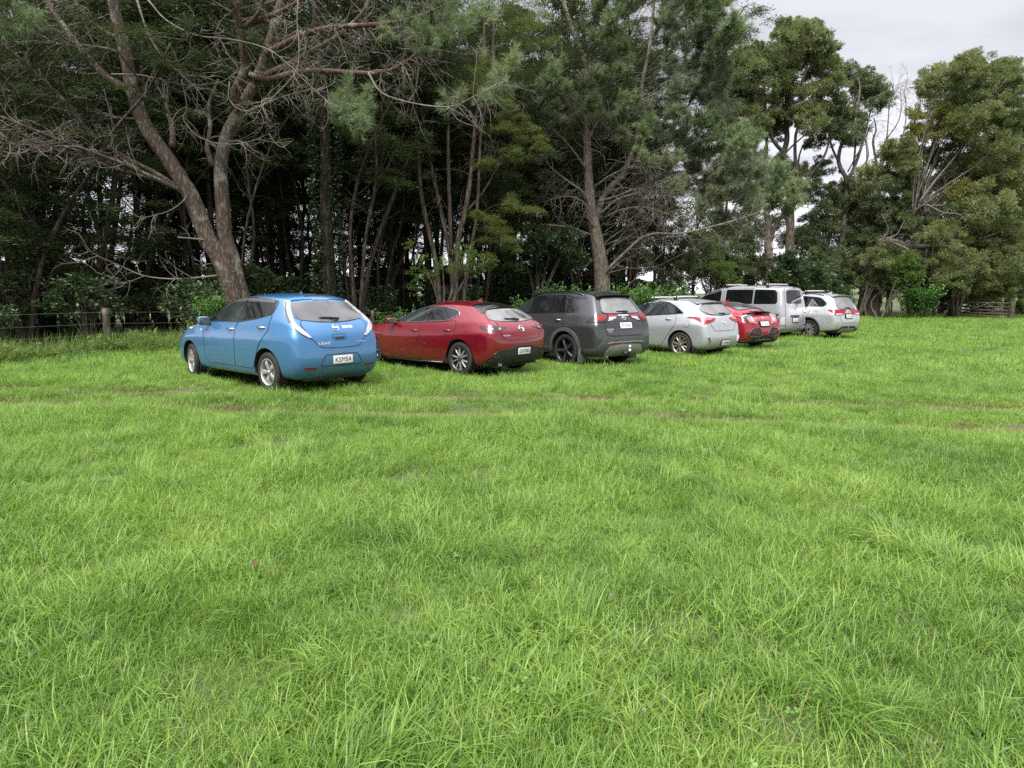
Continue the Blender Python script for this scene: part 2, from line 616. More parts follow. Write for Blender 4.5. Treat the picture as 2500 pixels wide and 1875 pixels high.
    for v in res.vertices:
        loc, nn, fi, dist = tree.find_nearest(v.co)
        acc = Vector()
        for k in sp[fi]: acc += sn[k] / ((sv[k] - v.co).length + 1e-4)
        nv.append(acc.normalized())
    ln = [None] * len(res.loops)
    for p in res.polygons:
        inner = p.normal.dot(nv[p.vertices[0]]) < 0.5 or p.material_index == 1
        for li in p.loop_indices:
            ln[li] = tuple(p.normal) if inner else tuple(nv[res.loops[li].vertex_index])
    res.normals_split_custom_set(ln)
    return o, tree


def rounded(poly, r):
    """Round the corners of a polygon with short arcs."""
    out, n = [], len(poly)
    P = [Vector(p) for p in poly]
    for i in range(n):
        a, b, c = P[i - 1], P[i], P[(i + 1) % n]
        la, lc = (a - b).length, (c - b).length
        k = min(r, la * 0.45, lc * 0.45)
        p, q = b + (a - b).normalized() * k, b + (c - b).normalized() * k
        for t in (0, 0.33, 0.67, 1):
            out.append((1 - t) ** 2 * p + 2 * t * (1 - t) * b + t * t * q)
    return out


VIEWS = {'S': (Vector((0, -1, 0)), lambda a, b: Vector((a, 3, b))),
         'R': (Vector((1, 0, 0)), lambda a, b: Vector((-4, a, b))),
         'T': (Vector((0, 0, -1)), lambda a, b: Vector((a, b, 4)))}


def quarter(deg):
    """A view from the left rear corner: 0 looks along the car, 90 square on to its left side."""
    a = RAD(deg)
    d = Vector((math.cos(a), -math.sin(a), 0))
    s = Vector((math.sin(a), math.cos(a), 0))
    return d, (lambda u, z: s * u - d * 5 + Vector((0, 0, z)))


def patch(name, tree, view, poly, mat, parent, off=0.004, rnd=0.0, grid=0.05, thick=0.012, seam=None, mirror=False, seam_r=0.005):
    """A panel whose outline is drawn in a side, rear or top elevation and laid on the body skin."""
    d, org = VIEWS[view] if isinstance(view, str) else quarter(view)
    P = rounded(poly, rnd) if rnd else [Vector(p) for p in poly]
    B = []
    for i in range(len(P)):
        a, b = P[i], P[(i + 1) % len(P)]
        k = max(1, int((b - a).length / (grid * 0.8)))
        B += [a + (b - a) * (j / k) for j in range(k)]
    B2 = [B[0]]
    for p in B[1:]:
        if (p - B2[-1]).length > 1e-4: B2.append(p)
    if (B2[0] - B2[-1]).length < 1e-4: B2.pop()
    B = B2
    xs, ys = [p.x for p in B], [p.y for p in B]
    pts = list(B)

    def inside(x, y):
        c = False
        j = len(B) - 1
        for i in range(len(B)):
            if (B[i].y > y) != (B[j].y > y) and x < (B[j].x - B[i].x) * (y - B[i].y) / (B[j].y - B[i].y) + B[i].x:
                c = not c
            j = i
        return c
    gx = np.arange(min(xs) + grid / 2, max(xs), grid)
    gy = np.arange(min(ys) + grid / 2, max(ys), grid)
    for x in gx:
        for y in gy:
            if inside(x, y) and min((Vector((x, y)) - p).length for p in B) > grid * 0.35:
                pts.append(Vector((x, y)))
    vo, eo, fo, *_ = delaunay_2d_cdt(pts, [], [list(range(len(B)))], 1, 1e-6)
    loc, miss = [None] * len(vo), []
    for i, p in enumerate(vo):
        o_ = org(p.x, p.y)
        h, nn, fi, dist = tree.ray_cast(o_, d)
        if h is None: miss.append(i)
        loc[i] = h
    hits = [i for i in range(len(vo)) if loc[i] is not None]
    for i in miss:
        j = min(hits, key=lambda k: (vo[k] - vo[i]).length)
        o_ = org(vo[i].x, vo[i].y)
        t = (loc[j] - o_).dot(d)
        loc[i] = tree.find_nearest(o_ + d * t)[0]
    nrm = [Vector() for _ in vo]
    F = []
    for f in fo:
        a, b, c = (loc[k] for k in f[:3])
        nn = (b - a).cross(c - a)
        if nn.dot(d) > 0:
            nn = -nn
            f = list(f)[::-1]
        F.append(list(f))
        for k in f: nrm[k] += nn
    top = [loc[i] + nrm[i].normalized() * off for i in range(len(vo))]
    mb = MB()
    mb.add([list(v) for v in top], F, 0)
    # skirt round the rim
    cnt = {}
    for f in F:
        for a, b in zip(f, f[1:] + f[:1]):
            cnt[(a, b)] = 1
    rim = [(a, b) for (a, b) in cnt if (b, a) not in cnt]
    base = mb.n
    ids = sorted({i for e in rim for i in e})
    m1 = {i: base + 2 * k for k, i in enumerate(ids)}
    V = []
    for i in ids:
        V += [list(top[i]), list(loc[i] - nrm[i].normalized() * thick)]
    mb.add(V, [])
    for a, b in rim:
        mb.fn.append([m1[a], m1[a] + 1, m1[b] + 1, m1[b]]); mb.mn.append(0)
    mats = [mat]
    if seam:
        mats.append(seam)
        nxt = dict(rim)
        start = rim[0][0]
        loop, cur = [start], nxt[start]
        while cur != start and len(loop) < 2000:
            loop.append(cur)
            cur = nxt.get(cur, start)
        loop.append(start)
        mb.tube([list(loc[i] + nrm[i].normalized() * off) for i in loop], seam_r, 4, 1, cap=False)
    o = mb.build(name, mats, parent)
    if mirror:
        me = o.data.copy()
        co = np.zeros(len(me.vertices) * 3, np.float32)
        me.vertices.foreach_get('co', co)
        co.reshape(-1, 3)[:, 1] *= -1
        me.vertices.foreach_set('co', co)
        me.flip_normals()
        o2 = bpy.data.objects.new(name, me)
        COL.objects.link(o2)
        o2.parent = parent
        return o, o2
    return o


def soft_box(name, size, loc, mat, parent, bevel=0.01, rot=(0, 0, 0), seg=3, scale_top=1.0):
    bm = bmesh.new()
    bmesh.ops.create_cube(bm, size=1.0)
    for v in bm.verts:
        if v.co.z > 0:
            v.co.x *= scale_top; v.co.y *= scale_top
        v.co = Vector((v.co.x * size[0], v.co.y * size[1], v.co.z * size[2]))
    bmesh.ops.bevel(bm, geom=bm.edges[:], offset=bevel, segments=seg, profile=0.5, affect='EDGES')
    me = bpy.data.meshes.new(name)
    bm.to_mesh(me); bm.free()
    for p in me.polygons: p.use_smooth = True
    me.materials.append(mat)
    o = bpy.data.objects.new(name, me)
    COL.objects.link(o)
    o.location, o.rotation_euler = loc, rot
    if parent: o.parent = parent
    return o


def text(name, body, height, mat, parent, origin, xd, yd, width=None, bold=0.0, shear=0.0, ext=0.0015):
    """Raised lettering: origin is the centre, xd/yd the reading and up directions."""
    cu = bpy.data.curves.new(name, 'FONT')
    cu.body = body
    cu.align_x, cu.align_y = 'CENTER', 'CENTER'
    cu.offset, cu.extrude, cu.shear = bold, 0.01, shear
    cu.resolution_u = 3
    ob = bpy.data.objects.new(name, cu)
    COL.objects.link(ob)
    bpy.context.view_layer.update()
    me = bpy.data.meshes.new_from_object(ob.evaluated_get(bpy.context.evaluated_depsgraph_get()))
    bpy.data.objects.remove(ob)
    n = len(me.vertices)
    co = np.zeros(n * 3, np.float32)
    me.vertices.foreach_get('co', co)
    co = co.reshape(-1, 3)
    mn, mx = co.min(0), co.max(0)
    co -= (mn + mx) / 2
    s = height / (mx[1] - mn[1])
    sx = s if width is None else width / (mx[0] - mn[0])
    xd, yd = np.array(Vector(xd).normalized()), np.array(Vector(yd).normalized())
    zd = np.cross(xd, yd)
    P = np.array(origin) + (co[:, :1] * sx) * xd + (co[:, 1:2] * s) * yd + (co[:, 2:] / 0.01 * ext) * zd
    me.vertices.foreach_set('co', P.astype(np.float32).ravel())
    me.materials.clear()
    me.materials.append(mat)
    me.update()
    o = bpy.data.objects.new(name, me)
    COL.objects.link(o)
    o.parent = parent
    return o


def rear_frame(tree, y, z):
    h, n, _, _ = tree.ray_cast(Vector((-4, y, z)), Vector((1, 0, 0)))
    e = tree.ray_cast(Vector((-4, y, z + 0.05)), Vector((1, 0, 0)))[0] or h + Vector((0, 0, .05))
    f = tree.ray_cast(Vector((-4, y, z - 0.05)), Vector((1, 0, 0)))[0] or h - Vector((0, 0, .05))
    a = tree.ray_cast(Vector((-4, y - 0.05, z)), Vector((1, 0, 0)))[0] or h - Vector((0, .05, 0))
    upv = (e - f).normalized()
    xd = (a - h).normalized()                 # reading direction seen from behind is towards -Y
    nv = xd.cross(upv).normalized()
    upv = nv.cross(xd)
    return h, xd, upv, nv


def number_plate(tree, parent, body, y, z, holder=None, w=0.36, h=0.125, tilt=None, push=0.012, bold=0.0):
    c, xd, upv, nv = rear_frame(tree, y, z)
    if tilt is not None:
        upv = Vector((math.sin(RAD(tilt)), 0, math.cos(RAD(tilt))))
        nv = xd.cross(upv).normalized()
    c = c + nv * push
    rot = Matrix((xd, upv, nv)).transposed().to_euler()
    p = soft_box('licence_plate', (w, h, 0.008), c, M['plate'], parent, 0.0035, rot)
    inner = p.matrix_basis.inverted()
    ti = text('plate_lettering', body, h * 0.60, M['ink'], None, (0, 0, 0.0045), (1, 0, 0), (0, 1, 0), width=w * 0.80, bold=bold)
    ti.parent = p
    if holder:
        hb = soft_box('plate_holder', (w + 0.05, h + 0.05, 0.006), (0, 0, -0.008), M['gloss_black'], None, 0.003)
        hb.parent = p
    return p


# ------------------------------------------------------------------ wheels
def make_wheel(R, rimR, width, style, parent, loc, side, steer=0.0, spin=0.0):
    """Wheel root at the hub, its outer face towards +Y; side = -1 turns it round for the right-hand side."""
    w = empty('wheel', loc, (0 if side > 0 else math.pi) + steer, parent)
    h = width / 2
    t = MB()
    t.lathe([(rimR, -h * 0.85), (R - 0.04, -h), (R - 0.012, -h * 0.92), (R, -h * 0.72), (R, -h * 0.3), (R - 0.007, -h * 0.27), (R - 0.007, -h * 0.2),
             (R, -h * 0.17), (R, h * 0.17), (R - 0.007, h * 0.2), (R - 0.007, h * 0.27), (R, h * 0.3), (R, h * 0.72), (R - 0.012, h * 0.92),
             (R - 0.04, h * 1.0), (rimR + 0.02, h * 0.97), (rimR, h * 0.85)], 56)
    t.build('tyre', M['rubber'], w)
    n, inner, outer, mat, face, twin = style
    r = MB()
    # rim barrel and lip, with the dark brake drum behind the spokes
    r.lathe([(rimR + 0.004, h * 0.93), (rimR + 0.004, h * 0.99), (rimR - 0.008, h * 1.0), (rimR - 0.016, h * 0.9), (rimR - 0.022, h * 0.2), (rimR - 0.04, -h * 0.6), (0.02, -h * 0.62)], 56, 0)
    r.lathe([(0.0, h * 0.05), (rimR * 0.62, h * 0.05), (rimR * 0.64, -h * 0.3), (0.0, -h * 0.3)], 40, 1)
    yo = h * 0.86
    r.lathe([(0.0, yo + 0.004), (0.024, yo + 0.004), (0.030, yo - 0.004), (0.062, yo - 0.012), (0.075, yo - 0.05), (0.06, yo - 0.10)], 32, 0)
    for k in range(n):
        for tw in ((-twin, twin) if twin else (0,)):
            a0 = 2 * math.pi * k / n + spin + tw
            a1 = 2 * math.pi * k / n + spin + tw * 1.25
            c0, s0, c1, s1 = math.cos(a0), math.sin(a0), math.cos(a1), math.sin(a1)
            p0 = np.array([c0 * 0.05, 0, s0 * 0.05])
            p1 = np.array([c1 * (rimR - 0.012), 0, s1 * (rimR - 0.012)])
            pm = (p0 + p1) / 2
            t0, t1 = np.array([-s0, 0, c0]), np.array([-s1, 0, c1])
            sec = []
            for p, tt, wd, y in ((p0, t0, inner, yo - 0.006), (pm, (t0 + t1) / 2, (inner + outer) / 2, yo + 0.004), (p1, t1, outer, yo - 0.004)):
                Y = np.array([0, 1.0, 0])
                sec += [p + tt * wd / 2 + Y * (y - 0.008), p + tt * wd * 0.32 + Y * y, p - tt * wd * 0.32 + Y * y, p - tt * wd / 2 + Y * (y - 0.008),
                        p - tt * wd / 2 + Y * (y - 0.05), p + tt * wd / 2 + Y * (y - 0.05)]
            F = []
            for s in (0, 1):
                for q in range(6):
                    F.append([s * 6 + q, s * 6 + (q + 1) % 6, s * 6 + 6 + (q + 1) % 6, s * 6 + 6 + q])
            r.add(sec, np.array(F), 2 if face else 0)
    for k in range(5):
        a = 2 * math.pi * (k + 0.5) / 5 + spin
        r.lathe([(0.0, yo), (0.010, yo - 0.002), (0.011, yo - 0.03)], 8, 1, centre=(math.cos(a) * 0.047, 0, math.sin(a) * 0.047))
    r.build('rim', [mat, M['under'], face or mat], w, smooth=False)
    return w


def wheels(S, parent, style, width=0.205, steer=0.0, rimR=None):
    for x, st in ((0.0, 0.0), (S['wb'], steer)):
        for sy in (1, -1):
            make_wheel(S['wr'], rimR or S['wr'] - 0.105, width, style, parent, (x, sy * (S['hw'] - 0.035 - width / 2), S['wr']), sy, st, spin=1.2 + x)


def handle(tree, parent, x, z, mat, L=0.19):
    h = tree.ray_cast(Vector((x, 3, z)), Vector((0, -1, 0)))[0]
    mb = MB()
    P = [(h.x - L / 2, h.y - 0.006, h.z), (h.x - L * 0.42, h.y + 0.022, h.z + 0.002), (h.x, h.y + 0.032, h.z + 0.004), (h.x + L * 0.42, h.y + 0.024, h.z + 0.002), (h.x + L / 2, h.y - 0.006, h.z)]
    mb.tube(P, [0.012, 0.015, 0.016, 0.015, 0.012], 8)
    return mb.build('door_handle', mat, parent)


def wing_mirror(tree, parent, x, z, shell, side=1, size=(0.11, 0.20, 0.14)):
    h = tree.ray_cast(Vector((x, 3, z)), Vector((0, -1, 0)))[0]
    y = h.y * side
    root = soft_box('wing_mirror', size, (x + 0.03, y + side * (size[1] / 2 + 0.03), z + 0.03), shell, parent, 0.045, (0, 0, side * -0.12), 4)
    g = soft_box('mirror_glass', (0.008, size[1] * 0.82, size[2] * 0.78), (-size[0] / 2 + 0.0005, 0, 0), M['rear_glass'], None, 0.003)
    g.parent = root
    st = soft_box('mirror_stalk', (0.07, 0.12, 0.035), (0.0, -side * size[1] / 2, -size[2] * 0.32), M['black'], None, 0.012)
    st.parent = root
    return root


def wiper(tree, parent, y0, z0, y1, z1, pivot):
    """Rear wiper: blade from (y0,z0) to (y1,z1) lying on the glass, arm from the pivot."""
    def on(y, z, k):
        c, xd, upv, nv = rear_frame(tree, y, z)
        return list(c + nv * k)
    mb = MB()
    n = 7
    pts = [on(y0 + (y1 - y0) * i / n, z0 + (z1 - z0) * i / n, 0.022) for i in range(n + 1)]
    mb.tube(pts, [0.006] + [0.012] * (n - 1) + [0.006], 6)
    q = on((y0 + y1) / 2, (z0 + z1) / 2, 0.036)
    p = on(pivot[0], pivot[1], 0.03)
    mb.tube([p, list((np.array(p) + np.array(q)) / 2 + np.array([-0.012, 0, 0.004])), q], [0.02, 0.013, 0.008], 6)
    return mb.build('rear_wiper', M['black'], parent)


def lip_spoiler(name, parent, mat, x0, x1, z0, z1, y0, y1, drop=0.05, thick=0.035, bow=0.05):
    """A roof-edge spoiler: from the roof at x0 back to a thin lip at x1, bowed in plan, ends drooping."""
    n = 14
    V = []
    for i in range(n + 1):
        f = -1 + 2 * i / n
        d = -drop * abs(f) ** 2.5
        xb = x1 + bow * f * f
        V += [(x0, y0 * f, z0 + d), (x0 + (xb - x0) * 0.6, (y0 + (y1 - y0) * .6) * f, z0 + (z1 - z0) * 0.5 + d + 0.004), (xb, y1 * f, z1 + d),
              (xb + 0.006, y1 * f, z1 + d - thick * 0.45), (x0 + (xb - x0) * 0.5, (y0 + (y1 - y0) * .5) * f, (z0 + z1) / 2 + d - thick), (x0, y0 * f, z0 + d - thick)]
    F = []
    for i in range(n):
        for q in range(6):
            F.append([i * 6 + q, i * 6 + (q + 1) % 6, (i + 1) * 6 + (q + 1) % 6, (i + 1) * 6 + q])
    mb = MB()
    mb.add(V, np.array(F))
    mb.fn += [[0, 1, 2, 3, 4, 5], [n * 6 + q for q in range(6)][::-1]]
    mb.mn += [0, 0]
    o = mb.build(name, mat, parent)
    for p in o.data.polygons:
        p.use_smooth = len(p.vertices) == 4
    o.data.set_sharp_from_angle(angle=RAD(40))
    return o


def roof_bars(tree, parent, xs, halfw, zlift=0.075):
    """Cross bars on clamp feet."""
    for x in xs:
        root = empty('roof_bar', (x, 0, 0), 0, parent)
        zc = tree.ray_cast(Vector((x, 0, 4)), Vector((0, 0, -1)))[0].z
        mb = MB()
        z = zc + zlift * 0.6
        mb.tube([(0, -halfw - .06, z - .005), (0, -halfw, z), (0, 0, z + 0.006), (0, halfw, z), (0, halfw + .06, z - .005)], 0.021, 8)
        mb.build('cross_bar', M['bar'], root)
        for sy in (1, -1):
            hz = tree.ray_cast(Vector((x, sy * halfw, 4)), Vector((0, 0, -1)))[0].z
            soft_box('bar_foot', (0.11, 0.075, z - hz + 0.05), (0, sy * (halfw + 0.005), (z + hz) / 2), M['black'], root, 0.018, (sy * -0.12, 0, 0), scale_top=0.7)


def roof_rails(tree, parent, x0, x1, y, mat, lift=0.045):
    for sy in (1, -1):
        mb = MB()
        P = []
        for i in range(13):
            t = i / 12
            x = x0 + (x1 - x0) * t
            z = tree.ray_cast(Vector((x, y * sy, 4)), Vector((0, 0, -1)))[0].z
            P.append((x, y * sy, z + lift * (1 - abs(2 * t - 1) ** 6) - 0.004))
        mb.tube(P, 0.017, 8)
        mb.build('roof_rail', mat, parent)


def shark_fin(tree, parent, x, mat, L=0.16, H=0.06):
    z = tree.ray_cast(Vector((x, 0, 4)), Vector((0, 0, -1)))[0].z
    mb = MB()
    mb.add([(x - L * .45, .018, z - .006), (x - L * .45, -.018, z - .006), (x + L * .55, -.02, z - .006), (x + L * .55, .02, z - .006),
            (x - L * .5, .004, z + H), (x - L * .5, -.004, z + H), (x - L * .2, -.006, z + H * .85), (x - L * .2, .006, z + H * .85)],
           np.array([[0, 1, 5, 4], [1, 2, 6, 5], [2, 3, 7, 6], [3, 0, 4, 7], [4, 5, 6, 7]]))
    return mb.build('roof_aerial', mat, parent, smooth=False)


def exhaust(parent, x, y, z, r=0.04, mat=None):
    mb = MB()
    mb.lathe([(r * .8, 0.22), (r, 0.05), (r, 0.0), (r * 0.86, 0.0), (r * .84, 0.12), (0.0, 0.13)], 20, axis='x', centre=(x, y, z))
    return mb.build('exhaust_pipe', mat or M['silver_trim'], parent)


def car_root(name, pos, yaw, label, z=0.0, cat='car'):
    t = empty(name, (pos[0], pos[1], z), RAD(yaw) + math.pi / 2)
    tag(t, label, cat, 'cars parked in a row on the grass')
    return t

# ------------------------------------------------------------------ the seven cars: body shapes
# rear/front: x of the tail and nose for the rows floor edge, sill, lower side, shoulder, belt, roof rail, roof quarter, roof centre
SPEC = {}
SPEC['leaf'] = dict(hw=0.885, wb=2.70, wr=0.316, well=0.372, zf=0.20, zsill=[.30, .30, .27, .25, .25, .25, .25, .25, .27, .3, .32],
    zlow=[.50, .50, .48, .46, .46, .46, .46, .46, .48, .50, .50],
    rear=[-.60, -.70, -.76, -.70, -.62, -.14, -.19, -.21], front=[3.42, 3.55, 3.62, 3.46, 3.25, 3.12, 3.15, 3.18],
    xl=[-.18, .42, 1.05, 1.65, 2.2, 2.55, 3.0], xu=[.10, .5, .98, 1.42, 1.92, 2.42, 2.8],
    wp=[.80, .92, .99, 1, 1, 1, 1, .995, .97, .90, .74], fb=[.92, .93, .93, .945, .95, .95, .95, .95, .94, .92, .9],
    zs=[.84, .85, .86, .84, .82, .80, .79, .78, .76, .70, .62], zb=[1.06, 1.08, 1.11, 1.06, 1.01, .985, .965, .95, .90, .80, .70],
    zt=[1.475, 1.51, 1.535, 1.55, 1.55, 1.515, 1.30, 1.06, .985, .88, .76], drop=[.05, .055, .06, .065, .075, .085, .07, .05, .05, .06, .06],
    yr=[.535, .555, .585, .60, .605, .60, .655, .70, .66, .62, .5], rbulge=[.05, .06, .065, .06, .06, .06], fbulge=[.1, .12, .15, .14, .1, .05])
SPEC['mazda'] = dict(hw=0.897, wb=2.725, wr=0.325, well=0.375, zf=0.19, zsill=[.27, .27, .24, .23, .23, .23, .23, .23, .24, .26, .28],
    zlow=[.50, .50, .48, .44, .44, .44, .44, .44, .46, .48, .5],
    rear=[-.68, -.78, -.84, -.82, -.74, -.34, -.36, -.38], front=[3.3, 3.5, 3.6, 3.5, 3.35, 3.2, 3.25, 3.3],
    xl=[-.25, .35, .95, 1.55, 2.05, 2.45, 2.95], xu=[.0, .4, .85, 1.25, 1.75, 2.2, 2.75],
    wp=[.82, .935, .995, 1, .99, .99, 1, 1, .985, .90, .70], fb=[.90, .89, .89, .92, .93, .935, .94, .94, .93, .92, .9],
    zs=[.82, .83, .82, .78, .76, .75, .74, .74, .74, .68, .6], zb=[.98, 1.01, 1.04, .99, .955, .945, .935, .925, .87, .77, .66],
    zt=[1.325, 1.36, 1.405, 1.432, 1.435, 1.405, 1.20, 1.00, .935, .85, .74], drop=[.07, .075, .08, .075, .08, .09, .07, .05, .05, .06, .06],
    yr=[.50, .53, .575, .595, .60, .59, .645, .69, .66, .6, .48], rbulge=[.06, .07, .08, .07, .07, .07], fbulge=[.1, .15, .18, .16, .12, .06])
SPEC['rav4'] = dict(hw=0.928, wb=2.69, wr=0.365, well=0.425, zf=0.26, zsill=[.36, .36, .33, .31, .31, .31, .31, .31, .33, .36, .38],
    zlow=[.60, .60, .57, .54, .54, .54, .54, .54, .56, .6, .6],
    rear=[-.82, -.93, -.97, -.93, -.85, -.55, -.58, -.60], front=[3.35, 3.5, 3.6, 3.56, 3.45, 3.3, 3.35, 3.38],
    xl=[-.30, .35, .95, 1.55, 2.1, 2.5, 3.0], xu=[-.15, .35, .9, 1.38, 1.85, 2.25, 2.85],
    wp=[.86, .95, .995, 1, .99, .99, 1, 1, .99, .93, .78], fb=[.90, .90, .91, .935, .94, .945, .945, .945, .94, .93, .92],
    zs=[.92, .93, .92, .90, .88, .87, .87, .87, .88, .84, .76], zb=[1.14, 1.16, 1.16, 1.12, 1.09, 1.08, 1.07, 1.06, 1.02, .93, .84],
    zt=[1.605, 1.635, 1.665, 1.685, 1.685, 1.655, 1.40, 1.15, 1.08, 1.01, .92], drop=[.06, .065, .07, .07, .075, .085, .07, .05, .05, .06, .06],
    yr=[.56, .585, .61, .63, .635, .63, .67, .71, .70, .66, .56], rbulge=[.05, .06, .06, .05, .05, .05], fbulge=[.08, .1, .12, .1, .08, .05])
SPEC['i30'] = dict(hw=0.89, wb=2.65, wr=0.322, well=0.372, zf=0.19, zsill=[.27, .27, .24, .23, .23, .23, .23, .23, .25, .28, .3],
    zlow=[.48, .48, .46, .44, .44, .44, .44, .44, .46, .48, .5],
    rear=[-.63, -.73, -.78, -.72, -.66, -.36, -.38, -.40], front=[3.25, 3.42, 3.52, 3.4, 3.2, 3.08, 3.12, 3.15],
    xl=[-.20, .35, .95, 1.55, 2.05, 2.45, 2.95], xu=[.0, .42, .9, 1.3, 1.8, 2.25, 2.75],
    wp=[.81, .93, .99, 1, .995, .995, 1, 1, .98, .90, .72], fb=[.90, .90, .91, .93, .94, .945, .945, .945, .94, .92, .9],
    zs=[.82, .84, .85, .82, .79, .77, .76, .75, .74, .70, .62], zb=[1.02, 1.05, 1.06, 1.02, .985, .965, .95, .94, .89, .79, .68],
    zt=[1.42, 1.46, 1.50, 1.518, 1.518, 1.49, 1.26, 1.04, .96, .86, .74], drop=[.05, .06, .065, .07, .075, .085, .07, .05, .05, .06, .06],
    yr=[.525, .545, .575, .595, .60, .595, .65, .69, .66, .6, .5], rbulge=[.05, .06, .07, .06, .06, .06], fbulge=[.1, .15, .16, .14, .1, .06])
SPEC['civic'] = dict(hw=0.90, wb=2.70, wr=0.325, well=0.375, zf=0.19, zsill=[.27, .27, .24, .23, .23, .23, .23, .23, .24, .26, .28],
    zlow=[.50, .50, .48, .44, .44, .44, .44, .44, .46, .48, .5],
    rear=[-.76, -.86, -.92, -.86, -.74, -.50, -.56, -.60], front=[3.3, 3.5, 3.6, 3.5, 3.35, 3.2, 3.25, 3.3],
    xl=[-.30, .35, .95, 1.55, 2.05, 2.45, 2.95], xu=[-.10, .35, .85, 1.25, 1.75, 2.2, 2.75],
    wp=[.86, .95, 1, 1, .99, .99, 1, 1, .985, .92, .74], fb=[.93, .90, .90, .92, .93, .935, .94, .94, .93, .92, .9],
    zs=[.80, .82, .82, .78, .76, .75, .74, .74, .74, .68, .6], zb=[.985, 1.01, 1.0, .97, .95, .94, .93, .92, .86, .76, .66],
    zt=[1.10, 1.20, 1.31, 1.395, 1.42, 1.395, 1.20, .99, .92, .84, .73], drop=[.06, .06, .07, .075, .08, .09, .07, .05, .05, .06, .06],
    yr=[.60, .57, .565, .58, .59, .585, .64, .69, .66, .6, .48], rbulge=[.05, .06, .07, .06, .06, .05], fbulge=[.1, .15, .18, .16, .12, .06])
SPEC['van'] = dict(hw=0.865, wb=3.05, wr=0.318, well=0.368, zf=0.22, zsill=[.34, .34, .30, .28, .28, .28, .28, .28, .30, .32, .34],
    zlow=[.56, .56, .54, .52, .52, .52, .52, .52, .54, .56, .56],
    rear=[-.70, -.79, -.80, -.77, -.75, -.64, -.68, -.69], front=[3.80, 3.95, 4.03, 3.93, 3.80, 3.70, 3.73, 3.75],
    xl=[-.30, .35, 1.0, 1.8, 2.65, 3.15, 3.5], xu=[-.25, .4, 1.2, 2.05, 2.75, 3.18, 3.48],
    wp=[.93, .985, 1, 1, 1, 1, 1, .995, .97, .92, .78], fb=[.985, .985, .985, .985, .985, .985, .98, .97, .95, .92, .9],
    zs=[.96, .96, .96, .96, .96, .96, .95, .93, .9, .84, .74], zb=[1.22, 1.22, 1.22, 1.22, 1.21, 1.20, 1.18, 1.14, 1.06, .95, .84],
    zt=[1.87, 1.91, 1.94, 1.955, 1.955, 1.94, 1.68, 1.36, 1.19, 1.05, .92], drop=[.10, .10, .10, .10, .10, .11, .10, .07, .06, .06, .06],
    yr=[.70, .725, .735, .74, .74, .735, .74, .75, .70, .64, .54], rbulge=[.03, .04, .04, .03, .03, .03], fbulge=[.08, .1, .12, .1, .08, .05])
SPEC['outlander'] = dict(hw=0.90, wb=2.67, wr=0.352, well=0.408, zf=0.24, zsill=[.34, .34, .30, .29, .29, .29, .29, .29, .31, .34, .36],
    zlow=[.58, .58, .55, .52, .52, .52, .52, .52, .54, .58, .58],
    rear=[-.88, -.98, -1.03, -1.0, -.93, -.66, -.69, -.71], front=[3.35, 3.5, 3.62, 3.56, 3.42, 3.25, 3.3, 3.33],
    xl=[-.32, .35, .95, 1.55, 2.1, 2.5, 3.0], xu=[-.20, .35, .9, 1.38, 1.85, 2.25, 2.85],
    wp=[.85, .94, .995, 1, .995, .995, 1, 1, .985, .92, .76], fb=[.90, .91, .92, .935, .94, .945, .945, .945, .94, .93, .92],
    zs=[.90, .92, .92, .89, .87, .86, .86, .86, .86, .82, .74], zb=[1.12, 1.13, 1.13, 1.10, 1.07, 1.06, 1.05, 1.04, 1.0, .92, .83],
    zt=[1.62, 1.66, 1.70, 1.715, 1.715, 1.68, 1.42, 1.13, 1.07, 1.0, .9], drop=[.06, .065, .07, .07, .075, .085, .07, .05, .05, .06, .06],
    yr=[.55, .575, .60, .62, .625, .62, .66, .70, .69, .66, .56], rbulge=[.05, .06, .06, .05, .05, .05], fbulge=[.08, .1, .12, .1, .08, .05])

POSE = {   # x, y of the rear axle, yaw left of straight ahead, ground height
    'leaf': (-3.27, 11.22, 48.5, 0.10), 'mazda': (-0.45, 13.72, 48.8, 0.06), 'rav4': (1.88, 15.6, 37.5, 0.015), 'i30': (5.02, 18.3, 41.0, -0.02),
    'civic': (7.0, 21.0, 32.0, -0.03), 'van': (10.0, 26.0, 38.0, -0.04), 'outlander': (11.92, 26.2, 32.5, -0.08)}
PAINT = {'leaf': paint('blue_paint', (0.040, 0.158, 0.335), 0.4, 0.34, dirt_amt=0.15),
         'mazda': paint('crimson_paint', (0.19, 0.003, 0.012), 0.45, 0.28, dirt=(0.10, 0.05, 0.045), dirt_amt=0.15),
         'rav4': paint('slate_grey_paint', (0.044, 0.045, 0.050), 0.5, 0.32, dirt=(0.10, 0.10, 0.085), dirt_amt=0.3),
         'i30': paint('silver_paint', (0.42, 0.435, 0.46), 0.55, 0.36, dirt_amt=0.12),
         'civic': paint('red_paint', (0.27, 0.008, 0.020), 0.3, 0.3, dirt=(0.12, 0.06, 0.05), dirt_amt=0.1),
         'van': paint('pale_silver_paint', (0.42, 0.43, 0.455), 0.5, 0.38, dirt_amt=0.12),
         'outlander': paint('bright_silver_paint', (0.46, 0.47, 0.49), 0.55, 0.36, dirt_amt=0.12)}
